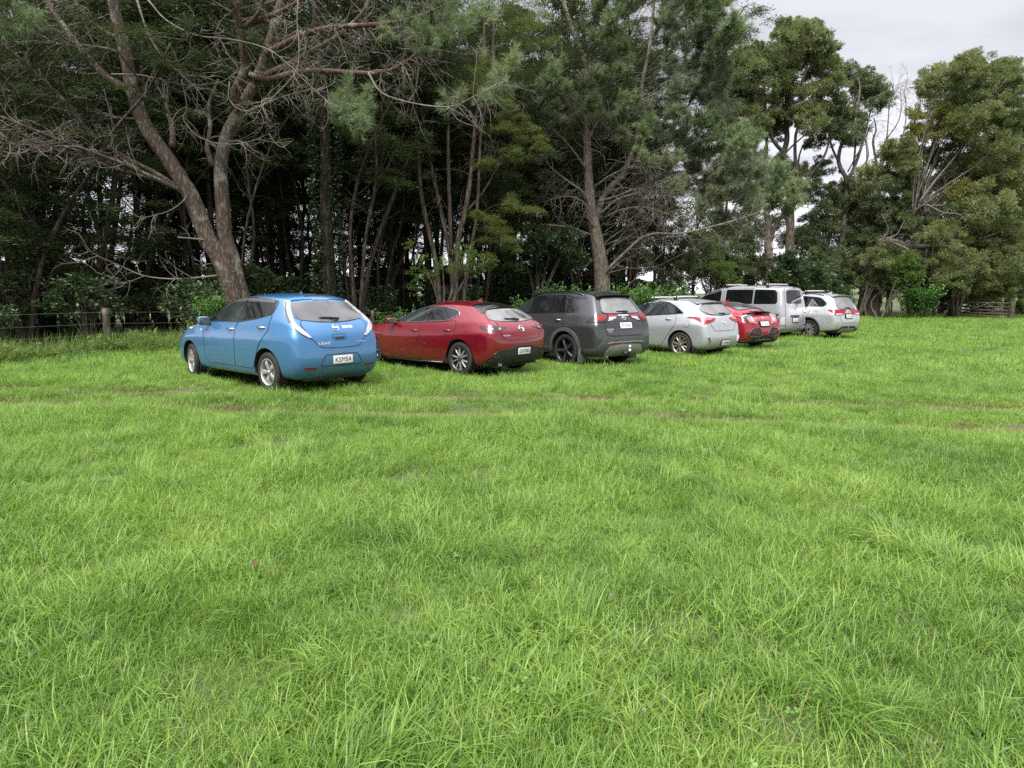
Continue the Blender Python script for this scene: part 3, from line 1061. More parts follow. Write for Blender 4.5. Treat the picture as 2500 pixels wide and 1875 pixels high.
STYLE = {  # spokes, width at hub, width at rim, metal, face metal, half-angle between twin spokes
    'leaf': (5, 0.050, 0.085, M['alloy'], None, 0), 'mazda': (5, 0.020, 0.026, M['dark_alloy'], M['alloy'], 0.22),
    'rav4': (5, 0.035, 0.055, M['black_alloy'], M['dark_alloy'], 0.0), 'i30': (5, 0.030, 0.042, M['bronze_alloy'], None, 0.20),
    'civic': (10, 0.02, 0.03, M['dark_alloy'], M['alloy'], 0), 'van': (6, 0.045, 0.07, M['alloy'], None, 0),
    'outlander': (10, 0.014, 0.022, M['gloss_black'], M['alloy'], 0.09)}
INFO = {'leaf': ('parked_car', 'bright blue hatchback with long clear tail lights at the left end of the row'),
        'mazda': ('parked_car', 'dark crimson hatchback with black rear spoiler, between the blue and the grey car'),
        'rav4': ('parked_car', 'dark slate grey off-roader with black wheels and a tow ball at the back'),
        'i30': ('parked_car', 'silver hatchback with two roof bars and red tail lights beside the dark grey off-roader'),
        'civic': ('parked_car', 'bright red fastback with black tail spoiler, mostly hidden behind the silver hatchback'),
        'van': ('parked_van', 'tall silver passenger van with dark side windows and roof bars'),
        'outlander': ('parked_car', 'silver off-roader with roof bars, farthest car at the right end of the row')}
CARS = {}
for k, S in SPEC.items():
    x, y, yaw, z = POSE[k]
    root = car_root(INFO[k][0], (x, y), yaw, INFO[k][1], z, 'van' if k == 'van' else 'car')
    body, tree = car_body('body', S, PAINT[k], root)
    wheels(S, root, STYLE[k], 0.225 if k in ('rav4', 'outlander') else 0.205, RAD(-10) if k == 'leaf' else 0.0, S['wr'] - (0.105 if k in ('leaf', 'van') else 0.092))
    CARS[k] = (root, body, tree)

# ------------------------------------------------------------------ the seven cars: panels, glass, lamps, plates, trim
BK = M['under']


def sym(pts):
    """Left half of a rear panel mirrored into a whole outline (points run from the top centre round to the bottom centre)."""
    return list(pts) + [(-y, z) for y, z in reversed(pts) if abs(y) > 1e-6]


def ring_pts(cx, cz, r, n=20, sx=1.0):
    return [(cx + math.cos(2 * math.pi * i / n) * r * sx, cz + math.sin(2 * math.pi * i / n) * r) for i in range(n)]


# ---- blue hatchback
R_, _, T_ = CARS['leaf']; P_ = PAINT['leaf']
fd = patch('door', T_, 'S', [(2.15, 1.006), (2.085, .831), (2.07, .606), (2.045, .43), (1.946, .353), (.987, .352), (.962, .772), (.97, .97), (.90, 1.07), (1.564, 1.058), (2.2, 1.045)], P_, R_, 0.003, .05, .09, seam=BK, mirror=True)
rd = patch('door', T_, 'S', [(.90, 1.07), (.97, .97), (.962, .772), (.987, .352), (.40, .352), (.322, .50), (.17, .75), (-.08, .977), (-.066, 1.18), (-.044, 1.205), (.366, 1.13)], P_, R_, 0.003, .04, .09, seam=BK, mirror=True)
handle(T_, fd[0], 1.10, .955, M['chrome']); handle(T_, rd[0], .127, 1.01, M['chrome'])
patch('window_surround', T_, 'S', [(2.10, 1.055), (1.6, 1.07), (.929, 1.078), (.37, 1.14), (-.045, 1.21), (-.06, 1.289), (-.03, 1.42), (.044, 1.436), (.70, 1.475), (1.10, 1.475), (1.35, 1.43), (1.6, 1.345), (1.84, 1.235), (2.06, 1.10)], M['gloss_black'], R_, 0.005, .03, .05, mirror=True)
patch('window', T_, 'S', [(1.70, 1.077), (.955, 1.087), (.935, 1.40), (1.314, 1.392), (1.555, 1.325), (1.791, 1.215), (1.86, 1.15)], M['clear_glass'], R_, 0.008, .03, .05, mirror=True)
patch('window', T_, 'S', [(.80, 1.11), (.16, 1.185), (.20, 1.385), (.86, 1.40)], M['glass'], R_, 0.008, .03, .05, mirror=True)
patch('quarter_window', T_, 'S', [(.12, 1.195), (-.025, 1.222), (.0, 1.33), (.06, 1.395), (.16, 1.39)], M['glass'], R_, 0.008, .02, .04, mirror=True)
patch('window_visor', T_, 'S', [(1.80, 1.25), (1.5, 1.365), (1.258, 1.43), (1.10, 1.455), (.925, 1.458), (.93, 1.400), (1.33, 1.385), (1.56, 1.32), (1.80, 1.215)], M['visor'], R_, 0.014, .01, .04, mirror=True)
patch('window_visor', T_, 'S', [(.90, 1.458), (.5, 1.455), (.05, 1.425), (.05, 1.385), (.5, 1.405), (.89, 1.41)], M['visor'], R_, 0.014, .01, .04, mirror=True)
patch('side_indicator', T_, 'S', ring_pts(2.21, .90, .022, 12), M['clear_lens'], R_, 0.010, 0, .02)
patch('headlight', T_, 'S', [(2.75, .90), (2.68, .96), (2.45, 1.0), (2.28, 1.03), (2.42, .955), (2.6, .90)], M['clear_lens'], R_, 0.012, .03, .05, mirror=True)
for sd_ in (1, -1): wing_mirror(T_, R_, 1.93, 1.04, P_, sd_, (.13, .19, .15))
patch('tailgate', T_, 'R', sym([(0, 1.08), (.30, 1.095), (.55, 1.13), (.60, 1.06), (.535, .92), (.44, .80), (.36, .722), (.27, .705), (0, .70)]), P_, R_, 0.004, .03, .08, seam=BK)
rw = patch('rear_window', T_, 'R', sym([(0, 1.41), (.30, 1.405), (.50, 1.385), (.545, 1.35), (.60, 1.22), (.625, 1.165), (.56, 1.135), (.30, 1.105), (0, 1.088)]), M['rear_glass'], R_, 0.007, .02, .06)
lights = patch('tail_light', T_, 45, [(.318, 1.415), (.232, 1.415), (.200, 1.31), (.140, 1.185), (.085, 1.10), (.015, 1.04), (-.075, .95), (-.165, .862), (-.127, .862), (-.02, .932), (.095, 1.04), (.19, 1.125), (.25, 1.20), (.29, 1.31)], M['clear_lens'], R_, 0.022, .015, .035, mirror=True)
for lg, sy in zip(lights, (1, -1)):
    q = patch('lamp_insert', T_, 45, [(.305, 1.40), (.272, 1.40), (.252, 1.31), (.205, 1.21), (.15, 1.125), (.10, 1.07), (.12, 1.055), (.19, 1.12), (.245, 1.20), (.285, 1.31)], M['visor'], None, 0.026, .005, .03)
    if sy < 0:
        for v in q.data.vertices: v.co.y *= -1
        q.data.flip_normals()
    q.parent = lg
rec = patch('plate_recess', T_, 'R', sym([(0, .605), (.27, .600), (.31, .58), (.375, .46), (.37, .43), (0, .418)]), P_, R_, 0.003, .03, .08, seam=BK, seam_r=.007)
number_plate(T_, R_, 'KSM54', -.005, .513)
c_, x_, u_, n_ = rear_frame(T_, 0.03, .868)
patch('boot_handle', T_, 'R', [(.135, .905), (-.125, .905), (-.105, .835), (-.09, .825), (.10, .825), (.12, .835)], P_, R_, 0.009, .02, .04, seam=BK, seam_r=.004)
patch('handle_recess', T_, 'R', [(.105, .862), (-.095, .862), (-.075, .832), (.085, .832)], BK, R_, 0.011, .012, .03)
patch('rear_reflector', T_, 45, [(-.05, .420), (-.24, .412), (-.19, .375), (-.075, .385)], M['dark_red'], R_, 0.006, .015, .03, mirror=True)
b = patch('rear_badge', T_, 'R', ring_pts(.03, 1.005, .052), P_, R_, 0.008, 0, .03, seam=M['chrome'], seam_r=.007)
patch('badge_bar', T_, 'R', [(.082, 1.015), (-.022, 1.015), (-.022, .995), (.082, .995)], M['chrome'], R_, 0.016, .005, .03)
c_, x_, u_, n_ = rear_frame(T_, .29, .772); text('model_lettering', 'LEAF', .042, M['letter'], R_, c_ + n_ * .008, x_, u_, .21, .015)
c_, x_, u_, n_ = rear_frame(T_, -.385, .772); text('small_lettering', 'ZERO EMISSION', .02, M['letter'], R_, c_ + n_ * .008, x_, u_, .17)
st = patch('sticker', T_, 'R', [(-.10, 1.03), (-.205, 1.028), (-.205, .995), (-.10, .992)], M['plate'], R_, 0.0055, .004, .03)
st = patch('sticker', T_, 'R', [(-.225, 1.03), (-.29, 1.028), (-.29, .995), (-.225, .993)], M['plate'], R_, 0.0055, .004, .03)
wiper(T_, R_, .24, 1.155, -.12, 1.14, (-.07, 1.115))
sp = lip_spoiler('roof_spoiler', R_, P_, .10, -.235, 1.515, 1.452, .52, .555, .035, .03, .07)
soft_box('brake_light', (.05, .30, .018), (-.225, 0, 1.441), M['yellowed'], R_, .006, (0, RAD(12), 0))
sh = soft_box('roof_panel', (.13, .44, .012), (-.075, 0, 1.497), M['visor'], R_, .004, (0, RAD(9), 0))
mb = MB(); mb.lathe([(0, 0), (.035, 0), (.026, .02), (.012, .045), (0, .05)], 14, axis='z', centre=(.32, 0, 1.525)); mb.tube([(.32, 0, 1.56), (.26, 0, 1.62), (.19, 0, 1.665)], .0045, 5)
mb.build('roof_aerial', M['black'], R_)
soft_box('rear_diffuser', (.30, 1.15, .13), (-.47, 0, .245), M['black'], R_, .03)

# ---- crimson hatchback
R_, _, T_ = CARS['mazda']; P_ = PAINT['mazda']
fd = patch('door', T_, 'S', [(2.30, .80), (2.25, .93), (1.566, .975), (1.119, .995), (1.122, .85), (1.127, .599), (1.10, .25), (2.18, .25), (2.29, .542)], P_, R_, 0.003, .05, .09, seam=BK, mirror=True)
rd = patch('door', T_, 'S', [(1.119, .995), (1.122, .85), (1.127, .599), (1.10, .25), (.42, .25), (.317, .48), (.17, .732), (.118, .886), (.15, 1.06), (.411, 1.03)], P_, R_, 0.003, .04, .09, seam=BK, mirror=True)
handle(T_, fd[0], 1.29, .826, P_); handle(T_, rd[0], .32, .86, P_)
patch('window_surround', T_, 'S', [(2.0, .985), (1.575, .990), (1.141, 1.008), (.418, 1.045), (.233, 1.105), (.153, 1.165), (.157, 1.214), (.283, 1.263), (.587, 1.310), (1.002, 1.325), (1.341, 1.272), (1.577, 1.19), (1.811, 1.095), (2.05, .995)], M['gloss_black'], R_, 0.005, .03, .05, mirror=True, seam=M['chrome'], seam_r=.006)
patch('window', T_, 'S', [(1.85, 1.0), (1.147, 1.021), (1.225, 1.295), (1.411, 1.24), (1.603, 1.165), (1.80, 1.085), (1.93, 1.02)], M['clear_glass'], R_, 0.008, .02, .05, mirror=True)
patch('window', T_, 'S', [(.975, 1.028), (.46, 1.055), (.345, 1.105), (.345, 1.245), (.634, 1.295), (1.02, 1.30)], M['glass'], R_, 0.008, .02, .05, mirror=True)
patch('quarter_window', T_, 'S', [(.311, 1.117), (.225, 1.152), (.19, 1.19), (.226, 1.222), (.323, 1.242)], M['glass'], R_, 0.008, .01, .04, mirror=True)
patch('fuel_flap', T_, 'S', ring_pts(-.13, .895, .075), P_, R_, 0.003, 0, .05, seam=BK, seam_r=.003)
for sd_ in (1, -1): wing_mirror(T_, R_, 1.93, .975, P_, sd_, (.12, .2, .13))
patch('tailgate', T_, 'R', sym([(0, 1.03), (.30, 1.035), (.53, 1.06), (.56, .99), (.565, .80), (.52, .735), (.44, .703), (0, .70)]), P_, R_, 0.004, .03, .08, seam=BK)
patch('rear_window_top', T_, 'T', [(.01, .50), (.03, 0), (.01, -.50), (-.27, -.60), (-.40, -.60), (-.40, .60), (-.27, .60)], M['gloss_black'], R_, 0.006, .03, .06)
patch('rear_window', T_, 'R', sym([(0, 1.275), (.30, 1.268), (.47, 1.245), (.56, 1.19), (.62, 1.12), (.63, 1.085), (.53, 1.058), (.25, 1.042), (0, 1.038)]), M['dusty_glass'], R_, 0.007, .02, .06)
patch('wiped_glass', T_, 'R', [(.11, 1.235), (-.05, 1.245), (-.22, 1.22), (-.35, 1.16), (-.42, 1.10), (-.25, 1.085), (-.05, 1.09), (.06, 1.12), (.12, 1.18)], M['rear_glass'], R_, 0.0085, .04, .05)
lip_spoiler('roof_spoiler', R_, M['gloss_black'], -.20, -.43, 1.362, 1.315, .49, .56, .075, .03, .10)
lights = patch('tail_light', T_, 45, [(.24, .957), (.119, .968), (-.035, .969), (-.32, .931), (-.21, .884), (-.071, .866), (-.011, .842), (.046, .852), (.102, .881), (.20, .915)], M['gloss_black'], R_, 0.010, .015, .035, mirror=True)
for lg, sy in zip(lights, (1, -1)):
    qs = [patch('red_lens', T_, 45, [(.135, .952), (.045, .950), (.028, .876), (.085, .892)], M['red_lens'], None, 0.014, .01, .03)]
    qs.append(patch('red_lens', T_, 45, [(.05, .870), (-.011, .858), (-.08, .875), (-.20, .890), (-.20, .881), (-.071, .866), (-.011, .846), (.046, .856)], M['red_lens'], None, 0.014, .0, .02))
    for cx in (-.004, -.150): qs.append(patch('lamp_ring', T_, 45, ring_pts(cx, .912, .030), M['dim_lens'], None, 0.014, 0, .02, seam=M['red_lens'], seam_r=.008))
    for q in qs:
        if sy < 0:
            for v in q.data.vertices: v.co.y *= -1
            q.data.flip_normals()
        q.parent = lg
patch('rear_bumper', T_, 'R', sym([(0, .585), (.22, .580), (.30, .545), (.42, .522), (.66, .505), (.74, .455), (.79, .385), (.80, .26), (.66, .215), (0, .20)]), M['black'], R_, 0.012, .02, .04, seam=M['gloss_black'], seam_r=.008)
number_plate(T_, R_, 'QUF283', .0, .478, push=.024)
patch('rear_reflector', T_, 'R', [(.74, .412), (.60, .412), (.63, .388), (.74, .386)], M['dark_red'], R_, 0.017, .01, .03, mirror=True)
bp = patch('rear_badge', T_, 'R', ring_pts(0, .900, .055), M['gloss_black'], R_, 0.009, 0, .03, seam=M['chrome'], seam_r=.010)
c_, x_, u_, n_ = rear_frame(T_, 0, .9)
mb = MB()
for s_ in (1, -1):
    mb.tube([list(c_ + n_ * .016 + x_ * s_ * a + u_ * b_) for a, b_ in ((.052, .018), (.03, .020), (.012, .004), (0, -.014))], [.006, .009, .010, .009], 6)
q = mb.build('badge_wings', M['chrome'], None); q.parent = bp
c_, x_, u_, n_ = rear_frame(T_, .44, .785); text('model_lettering', 'MAZDA3', .03, M['letter'], R_, c_ + n_ * .009, x_, u_, .17, .02)
for y_ in (.55, -.55): exhaust(R_, -.79, y_, .25, .040, M['silver_trim'])
wiper(T_, R_, .30, 1.085, -.06, 1.072, (-.05, 1.05))
shark_fin(T_, R_, .28, P_)
for sy in (1, -1):
    mb = MB()
    mb.tube([(.45, sy * .868, .225), (1.2, sy * .873, .215), (2.2, sy * .873, .225)], [.014, .014, .014], 6)
    mb.build('sill_trim', M['gloss_black'], R_)

# ---- slate grey off-roader
R_, _, T_ = CARS['rav4']; P_ = PAINT['rav4']
patch('door', T_, 'S', [(2.25, .95), (2.2, 1.12), (1.3, 1.135), (1.29, .8), (1.31, .40), (2.1, .40), (2.22, .6)], P_, R_, 0.003, .05, .09, seam=BK, mirror=True)
rd = patch('door', T_, 'S', [(1.28, 1.135), (.041, 1.188), (-.03, .99), (.08, .86), (.33, .74), (.50, .55), (.55, .40), (1.29, .40), (1.27, .8)], P_, R_, 0.003, .04, .09, seam=BK, mirror=True)
handle(T_, rd[0], .25, 1.03, M['chrome'])
patch('window_surround', T_, 'S', [(2.21, 1.141), (1.95, 1.29), (1.698, 1.42), (1.308, 1.555), (.7, 1.585), (.269, 1.583), (.0, 1.565), (-.20, 1.45), (-.343, 1.30), (-.301, 1.20), (.021, 1.192), (1.283, 1.150), (1.6, 1.138)], M['gloss_black'], R_, 0.005, .03, .05, mirror=True)
patch('window', T_, 'S', [(2.05, 1.165), (1.75, 1.36), (1.459, 1.495), (1.372, 1.52), (1.351, 1.165), (1.529, 1.160)], M['clear_glass'], R_, 0.008, .02, .05, mirror=True)
patch('window', T_, 'S', [(1.18, 1.17), (1.15, 1.535), (.40, 1.555), (.33, 1.20)], M['glass'], R_, 0.008, .02, .05, mirror=True)
patch('quarter_window', T_, 'S', [(.295, 1.203), (.355, 1.54), (.20, 1.553), (.085, 1.21)], M['glass'], R_, 0.008, .01, .04, mirror=True)
patch('quarter_window', T_, 'S', [(.045, 1.215), (.14, 1.55), (.02, 1.54), (-.29, 1.30), (-.27, 1.225)], M['glass'], R_, 0.009, .03, .04, mirror=True)
patch('pillar_trim', T_, 'S', [(.05, 1.557), (-.38, 1.545), (-.43, 1.505), (-.10, 1.490)], M['gloss_black'], R_, 0.006, .01, .05, mirror=True)
patch('fuel_flap', T_, 'S', [(-.19, 1.11), (-.36, 1.11), (-.36, .95), (-.19, .95)], P_, R_, 0.003, .02, .06, seam=BK, seam_r=.003)
for sd_ in (1, -1): wing_mirror(T_, R_, 2.02, 1.10, P_, sd_, (.13, .21, .16))
for wx in (0, 2.69):
    o_ = [(wx + math.cos(RAD(a)) * .505, .375 + math.sin(RAD(a)) * .505) for a in range(-8, 189, 14)]
    i_ = [(wx + math.cos(RAD(a)) * .425, .375 + math.sin(RAD(a)) * .425) for a in range(188, -9, -14)]
    o_ = [(x, max(z, .33)) for x, z in o_]; i_ = [(x, max(z, .33)) for x, z in i_]
    patch('wheel_arch_trim', T_, 'S', o_ + i_, M['cladding'], R_, 0.020, 0, .04, mirror=True)
patch('sill_trim', T_, 'S', [(2.2, .42), (.50, .42), (.46, .28), (2.24, .28)], M['cladding'], R_, 0.014, .02, .09, mirror=True)
patch('bumper_corner', T_, 45, [(.20, .41), (-.058, .466), (-.175, .575), (-.232, .672), (-.311, .703), (-.40, .70), (-.45, .30), (-.2, .27), (.164, .27)], M['cladding'], R_, 0.014, .02, .045, mirror=True)
patch('rear_bumper', T_, 'R', sym([(0, .525), (.40, .520), (.46, .505), (.58, .39), (.58, .30), (.3, .265), (0, .262)]), M['silver_trim'], R_, 0.020, .02, .07)
patch('bumper_step', T_, 'R', sym([(0, .708), (.50, .705), (.44, .60), (0, .592)]), M['cladding'], R_, 0.010, .02, .06, seam=BK)
patch('bumper_strip', T_, 'R', sym([(0, .590), (.44, .588), (.55, .565), (.545, .548), (.43, .566), (0, .568)]), M['silver_trim'], R_, 0.022, 0, .05)
patch('rear_reflector', T_, 'R', [(.46, .556), (.27, .560), (.27, .535), (.46, .530)], M['dark_red'], R_, 0.024, .006, .03, mirror=True)
patch('tailgate', T_, 'R', sym([(0, 1.165), (.53, 1.17), (.585, 1.0), (.59, .85), (.55, .725), (0, .715)]), P_, R_, 0.004, .03, .08, seam=BK)
patch('rear_window', T_, 'R', sym([(0, 1.525), (.40, 1.515), (.47, 1.47), (.56, 1.24), (.55, 1.20), (.45, 1.185), (0, 1.178)]), M['dusty_glass'], R_, 0.007, .03, .06, seam=M['gloss_black'], seam_r=.012)
lip_spoiler('roof_spoiler', R_, P_, -.40, -.70, 1.628, 1.595, .54, .55, .035, .045, .05)
lights = patch('tail_light', T_, 45, [(.171, 1.003), (-.006, 1.155), (-.045, 1.175), (-.507, 1.164), (-.466, 1.087), (-.336, 1.022), (-.296, 1.003)], M['gloss_black'], R_, 0.016, .01, .035, mirror=True)
for lg, sy in zip(lights, (1, -1)):
    qs = [patch('red_lens', T_, 45, [(.012, 1.076), (-.066, 1.140), (-.124, 1.158), (-.254, 1.160), (-.264, 1.121), (-.205, 1.065), (-.157, 1.022), (-.107, 1.029), (-.057, 1.070)], M['red_lens'], None, 0.022, .008, .03),
          patch('red_lens', T_, 45, [(-.263, 1.165), (-.51, 1.158), (-.49, 1.122), (-.30, 1.118)], M['red_lens'], None, 0.026, .008, .03),
          patch('clear_lens', T_, 45, [(-.31, 1.112), (-.475, 1.115), (-.45, 1.072), (-.315, 1.045)], M['clear_lens'], None, 0.022, .008, .03)]
    for q in qs:
        if sy < 0:
            for v in q.data.vertices: v.co.y *= -1
            q.data.flip_normals()
        q.parent = lg
patch('tailgate_garnish', T_, 'R', sym([(0, 1.155), (.30, 1.155), (.37, 1.07), (.50, 1.045), (.49, 1.028), (.36, 1.045), (.285, 1.125), (0, 1.130)]), M['bar'], R_, 0.018, .008, .04)
number_plate(T_, R_, 'MTA931', 0, .923, push=.02)
bp = patch('rear_badge', T_, 'R', ring_pts(0, 1.085, .043, sx=1.35), M['chrome'], R_, 0.010, 0, .03)
q = patch('badge_recess', T_, 'R', ring_pts(0, 1.080, .024, sx=1.7), P_, None, 0.012, 0, .03, seam=M['chrome'], seam_r=.004); q.parent = bp
c_, x_, u_, n_ = rear_frame(T_, .47, .85); text('model_lettering', 'RAV4', .040, M['letter'], R_, c_ + n_ * .009, x_, u_, .17, .02)
c_, x_, u_, n_ = rear_frame(T_, .47, .802); text('small_lettering', 'HYBRID', .022, M['letter'], R_, c_ + n_ * .009, x_, u_, .12, .01)
wiper(T_, R_, .17, 1.225, -.19, 1.225, (-.15, 1.20))
tb = empty('tow_bar', (0, 0, 0), 0, R_)
mb = MB(); mb.bar((-.7, 0, .33), (-1.06, 0, .33), .07, .05); mb.bar((-1.02, 0, .33), (-1.14, 0, .37), .06, .03); mb.build('tongue', M['black'], tb)
mb = MB(); mb.lathe([(.03, 0), (.03, .02), (.018, .03), (.018, .06), (.028, .075), (.033, .09), (.03, .108), (.015, .122), (0, .125)], 18, axis='z', centre=(-1.11, 0, .385)); mb.build('tow_ball', M['bar'], tb)
for y_ in (.48, -.48): exhaust(R_, -.90, y_, .275, .032, M['silver_trim'])
for sy in (1, -1):
    soft_box('mudflap', (.02, .26, .30), (-.47, sy * .80, .27), M['mudflap'], R_, .008, (0, RAD(-8), 0))
roof_rails(T_, R_, 1.55, -.32, .60, M['gloss_black'])
shark_fin(T_, R_, -.05, P_)

# ---- silver hatchback with roof bars
R_, _, T_ = CARS['i30']; P_ = PAINT['i30']
patch('door', T_, 'S', [(2.2, .85), (2.15, 1.0), (1.26, 1.03), (1.30, .7), (1.29, .27), (2.1, .27), (2.2, .5)], P_, R_, 0.003, .05, .09, seam=BK, mirror=True)
rd = patch('door', T_, 'S', [(1.25, 1.03), (.626, 1.072), (.185, 1.10), (.14, .986), (.155, .832), (.277, .688), (.387, .543), (.50, .379), (.613, .27), (1.28, .27), (1.29, .7)], P_, R_, 0.003, .04, .09, seam=BK, mirror=True)
handle(T_, rd[0], .38, .975, P_)
patch('window_surround', T_, 'S', [(2.1, 1.0), (1.85, 1.16), (1.558, 1.31), (1.293, 1.405), (.847, 1.445), (.522, 1.41), (.296, 1.32), (-.024, 1.142), (.009, 1.119), (.627, 1.081), (1.107, 1.045), (1.6, 1.02)], M['gloss_black'], R_, 0.005, .02, .05, mirror=True)
patch('window', T_, 'S', [(1.95, 1.03), (1.70, 1.21), (1.37, 1.355), (1.327, 1.06)], M['clear_glass'], R_, 0.008, .02, .05, mirror=True)
patch('window', T_, 'S', [(1.13, 1.066), (1.17, 1.395), (.824, 1.42), (.532, 1.385), (.313, 1.29), (.23, 1.125)], M['clear_glass'], R_, 0.008, .02, .05, mirror=True)
patch('quarter_window', T_, 'S', [(.195, 1.126), (.27, 1.275), (.01, 1.137)], M['glass'], R_, 0.008, .01, .04, mirror=True)
patch('fuel_flap', T_, 'S', ring_pts(-.20, .868, .085), P_, R_, 0.003, 0, .05, seam=BK, seam_r=.0035)
for sd_ in (1, -1): wing_mirror(T_, R_, 1.95, 1.0, P_, sd_)
patch('tailgate', T_, 'R', sym([(0, 1.075), (.40, 1.085), (.66, 1.12), (.55, .95), (.56, .84), (.45, .695), (0, .685)]), P_, R_, 0.004, .03, .08, seam=BK)
patch('rear_window', T_, 'R', sym([(0, 1.37), (.40, 1.36), (.54, 1.335), (.615, 1.26), (.645, 1.17), (.45, 1.105), (.2, 1.085), (0, 1.080)]), M['dusty_glass'], R_, 0.010, .02, .04, seam=M['gloss_black'], seam_r=.010)
lip_spoiler('roof_spoiler', R_, P_, -.05, -.48, 1.478, 1.428, .55, .60, .045, .035, .14)
lights = patch('tail_light', T_, 45, [(.457, 1.016), (.397, 1.048), (.251, 1.045), (-.274, 1.007), (-.20, .93), (-.03, .890), (.121, .849), (.178, .93), (.273, .994), (.35, 1.016)], M['red_lens'], R_, 0.014, .012, .035, mirror=True)
for lg, sy in zip(lights, (1, -1)):
    q = patch('clear_lens', T_, 45, [(.179, 1.013), (.047, 1.018), (-.164, 1.002), (-.133, .978), (-.009, .965), (.126, .953)], M['pink_lens'], None, 0.018, .008, .03)
    if sy < 0:
        for v in q.data.vertices: v.co.y *= -1
        q.data.flip_normals()
    q.parent = lg
patch('rear_reflector', T_, 'R', [(.735, .545), (.67, .545), (.60, .39), (.655, .385)], M['dark_red'], R_, 0.008, .015, .03, mirror=True, seam=P_, seam_r=.01)
number_plate(T_, R_, 'DYF909', 0, .38, True, push=.022)
c_, x_, u_, n_ = rear_frame(T_, 0, .905)
bp = patch('rear_badge', T_, 'R', ring_pts(0, .905, .040, sx=1.6), P_, R_, 0.007, 0, .03, seam=M['chrome'], seam_r=.007)
q = text('badge_letter', 'H', .055, M['chrome'], None, c_ + n_ * .013, x_, u_, .075, .05, .35); q.parent = bp
patch('bumper_insert', T_, 'R', sym([(0, .262), (.20, .258), (.38, .215), (.38, .19), (0, .185)]), M['black'], R_, 0.010, .02, .05)
wiper(T_, R_, .12, 1.125, -.20, 1.12, (-.16, 1.10))
roof_bars(T_, R_, (1.15, .42), .50)
for sy in (1, -1):
    soft_box('mudflap', (.02, .2, .16), (-.40, sy * .77, .24), M['black'], R_, .008)
exhaust(R_, -.70, -.45, .22, .03)

# ---- red fastback
R_, _, T_ = CARS['civic']; P_ = PAINT['civic']
patch('window_surround', T_, 'S', [(2.0, .985), (1.14, 1.0), (.3, 1.04), (-.12, 1.085), (-.25, 1.10), (.15, 1.245), (.6, 1.30), (1.0, 1.31), (1.34, 1.26), (1.8, 1.085)], M['gloss_black'], R_, 0.005, .03, .05, mirror=True)
patch('window', T_, 'S', [(1.85, 1.0), (1.147, 1.02), (1.2, 1.285), (1.41, 1.23), (1.7, 1.11)], M['clear_glass'], R_, 0.008, .02, .05, mirror=True)
patch('window', T_, 'S', [(1.0, 1.02), (.25, 1.055), (.35, 1.25), (1.03, 1.29)], M['glass'], R_, 0.008, .02, .05, mirror=True)
patch('quarter_window', T_, 'S', [(.20, 1.06), (-.10, 1.095), (-.20, 1.11), (.12, 1.22), (.24, 1.24)], M['rear_glass'], R_, 0.008, .01, .04, mirror=True)
for sd_ in (1, -1): wing_mirror(T_, R_, 1.93, .975, P_, sd_)
patch('rear_window', T_, 'T', [(.30, .50), (.34, 0), (.30, -.50), (-.38, -.56), (-.46, -.3), (-.47, 0), (-.46, .3), (-.38, .56)], M['rear_glass'], R_, 0.006, .03, .06, seam=M['gloss_black'], seam_r=.012)
patch('tailgate', T_, 'R', sym([(0, 1.05), (.50, 1.04), (.55, .95), (.50, .78), (.46, .67), (0, .66)]), P_, R_, 0.004, .03, .08, seam=BK)
lights = patch('tail_light', T_, 45, [(.133, .961), (-.101, 1.035), (-.38, 1.06), (-.39, 1.03), (-.249, .99), (-.424, .746), (-.206, .79), (-.058, .832)], M['gloss_black'], R_, 0.012, .012, .035, mirror=True)
for lg, sy in zip(lights, (1, -1)):
    qs = [patch('clear_lens', T_, 45, [(.10, .965), (-.14, 1.032), (-.365, 1.052), (-.335, 1.022), (-.126, .985), (.05, .955)], M['clear_lens'], None, 0.018, .008, .03),
          patch('red_lens', T_, 45, [(-.091, .943), (-.221, .985), (-.255, .972), (-.415, .759), (-.179, .803)], M['pink_lens'], None, 0.018, .008, .03),
          patch('lamp_core', T_, 45, [(-.171, .923), (-.245, .948), (-.343, .812), (-.234, .827)], M['clear_lens'], None, 0.022, .008, .03, seam=M['red_lens'], seam_r=.008)]
    for q in qs:
        if sy < 0:
            for v in q.data.vertices: v.co.y *= -1
            q.data.flip_normals()
        q.parent = lg
patch('bumper_grille', T_, 45, [(-.185, .404), (-.185, .496), (-.261, .61), (-.343, .640), (-.490, .640), (-.590, .47), (-.548, .403), (-.44, .375)], M['black'], R_, 0.010, .02, .05, mirror=True, seam=M['cladding'], seam_r=.016)
patch('bumper_blade', T_, 45, [(-.30, .57), (-.34, .50), (-.48, .49), (-.57, .50), (-.57, .475), (-.47, .465), (-.32, .475), (-.27, .57)], P_, R_, 0.016, .006, .03, mirror=True)
patch('plate_recess', T_, 'R', sym([(0, .845), (.24, .842), (.27, .77), (.20, .685), (0, .68)]), M['gloss_black'], R_, 0.007, .02, .05)
number_plate(T_, R_, 'MCU662', 0, .755, True, push=.022)
patch('rear_bumper', T_, 'R', sym([(0, .43), (.30, .425), (.42, .36), (.55, .275), (.80, .255), (.78, .20), (0, .195)]), M['black'], R_, 0.014, .02, .04)
patch('bumper_strip', T_, 'R', sym([(0, .31), (.28, .305), (.36, .27), (.36, .255), (.28, .285), (0, .29)]), M['silver_trim'], R_, 0.018, .0, .05)
c_, x_, u_, n_ = rear_frame(T_, .33, .905); text('model_lettering', 'CIVIC', .03, M['letter'], R_, c_ + n_ * .009, x_, u_, .15, .02)
c_, x_, u_, n_ = rear_frame(T_, 0, .925); text('rear_badge', 'H', .075, M['chrome'], R_, c_ + n_ * .010, x_, u_, .075, .05)
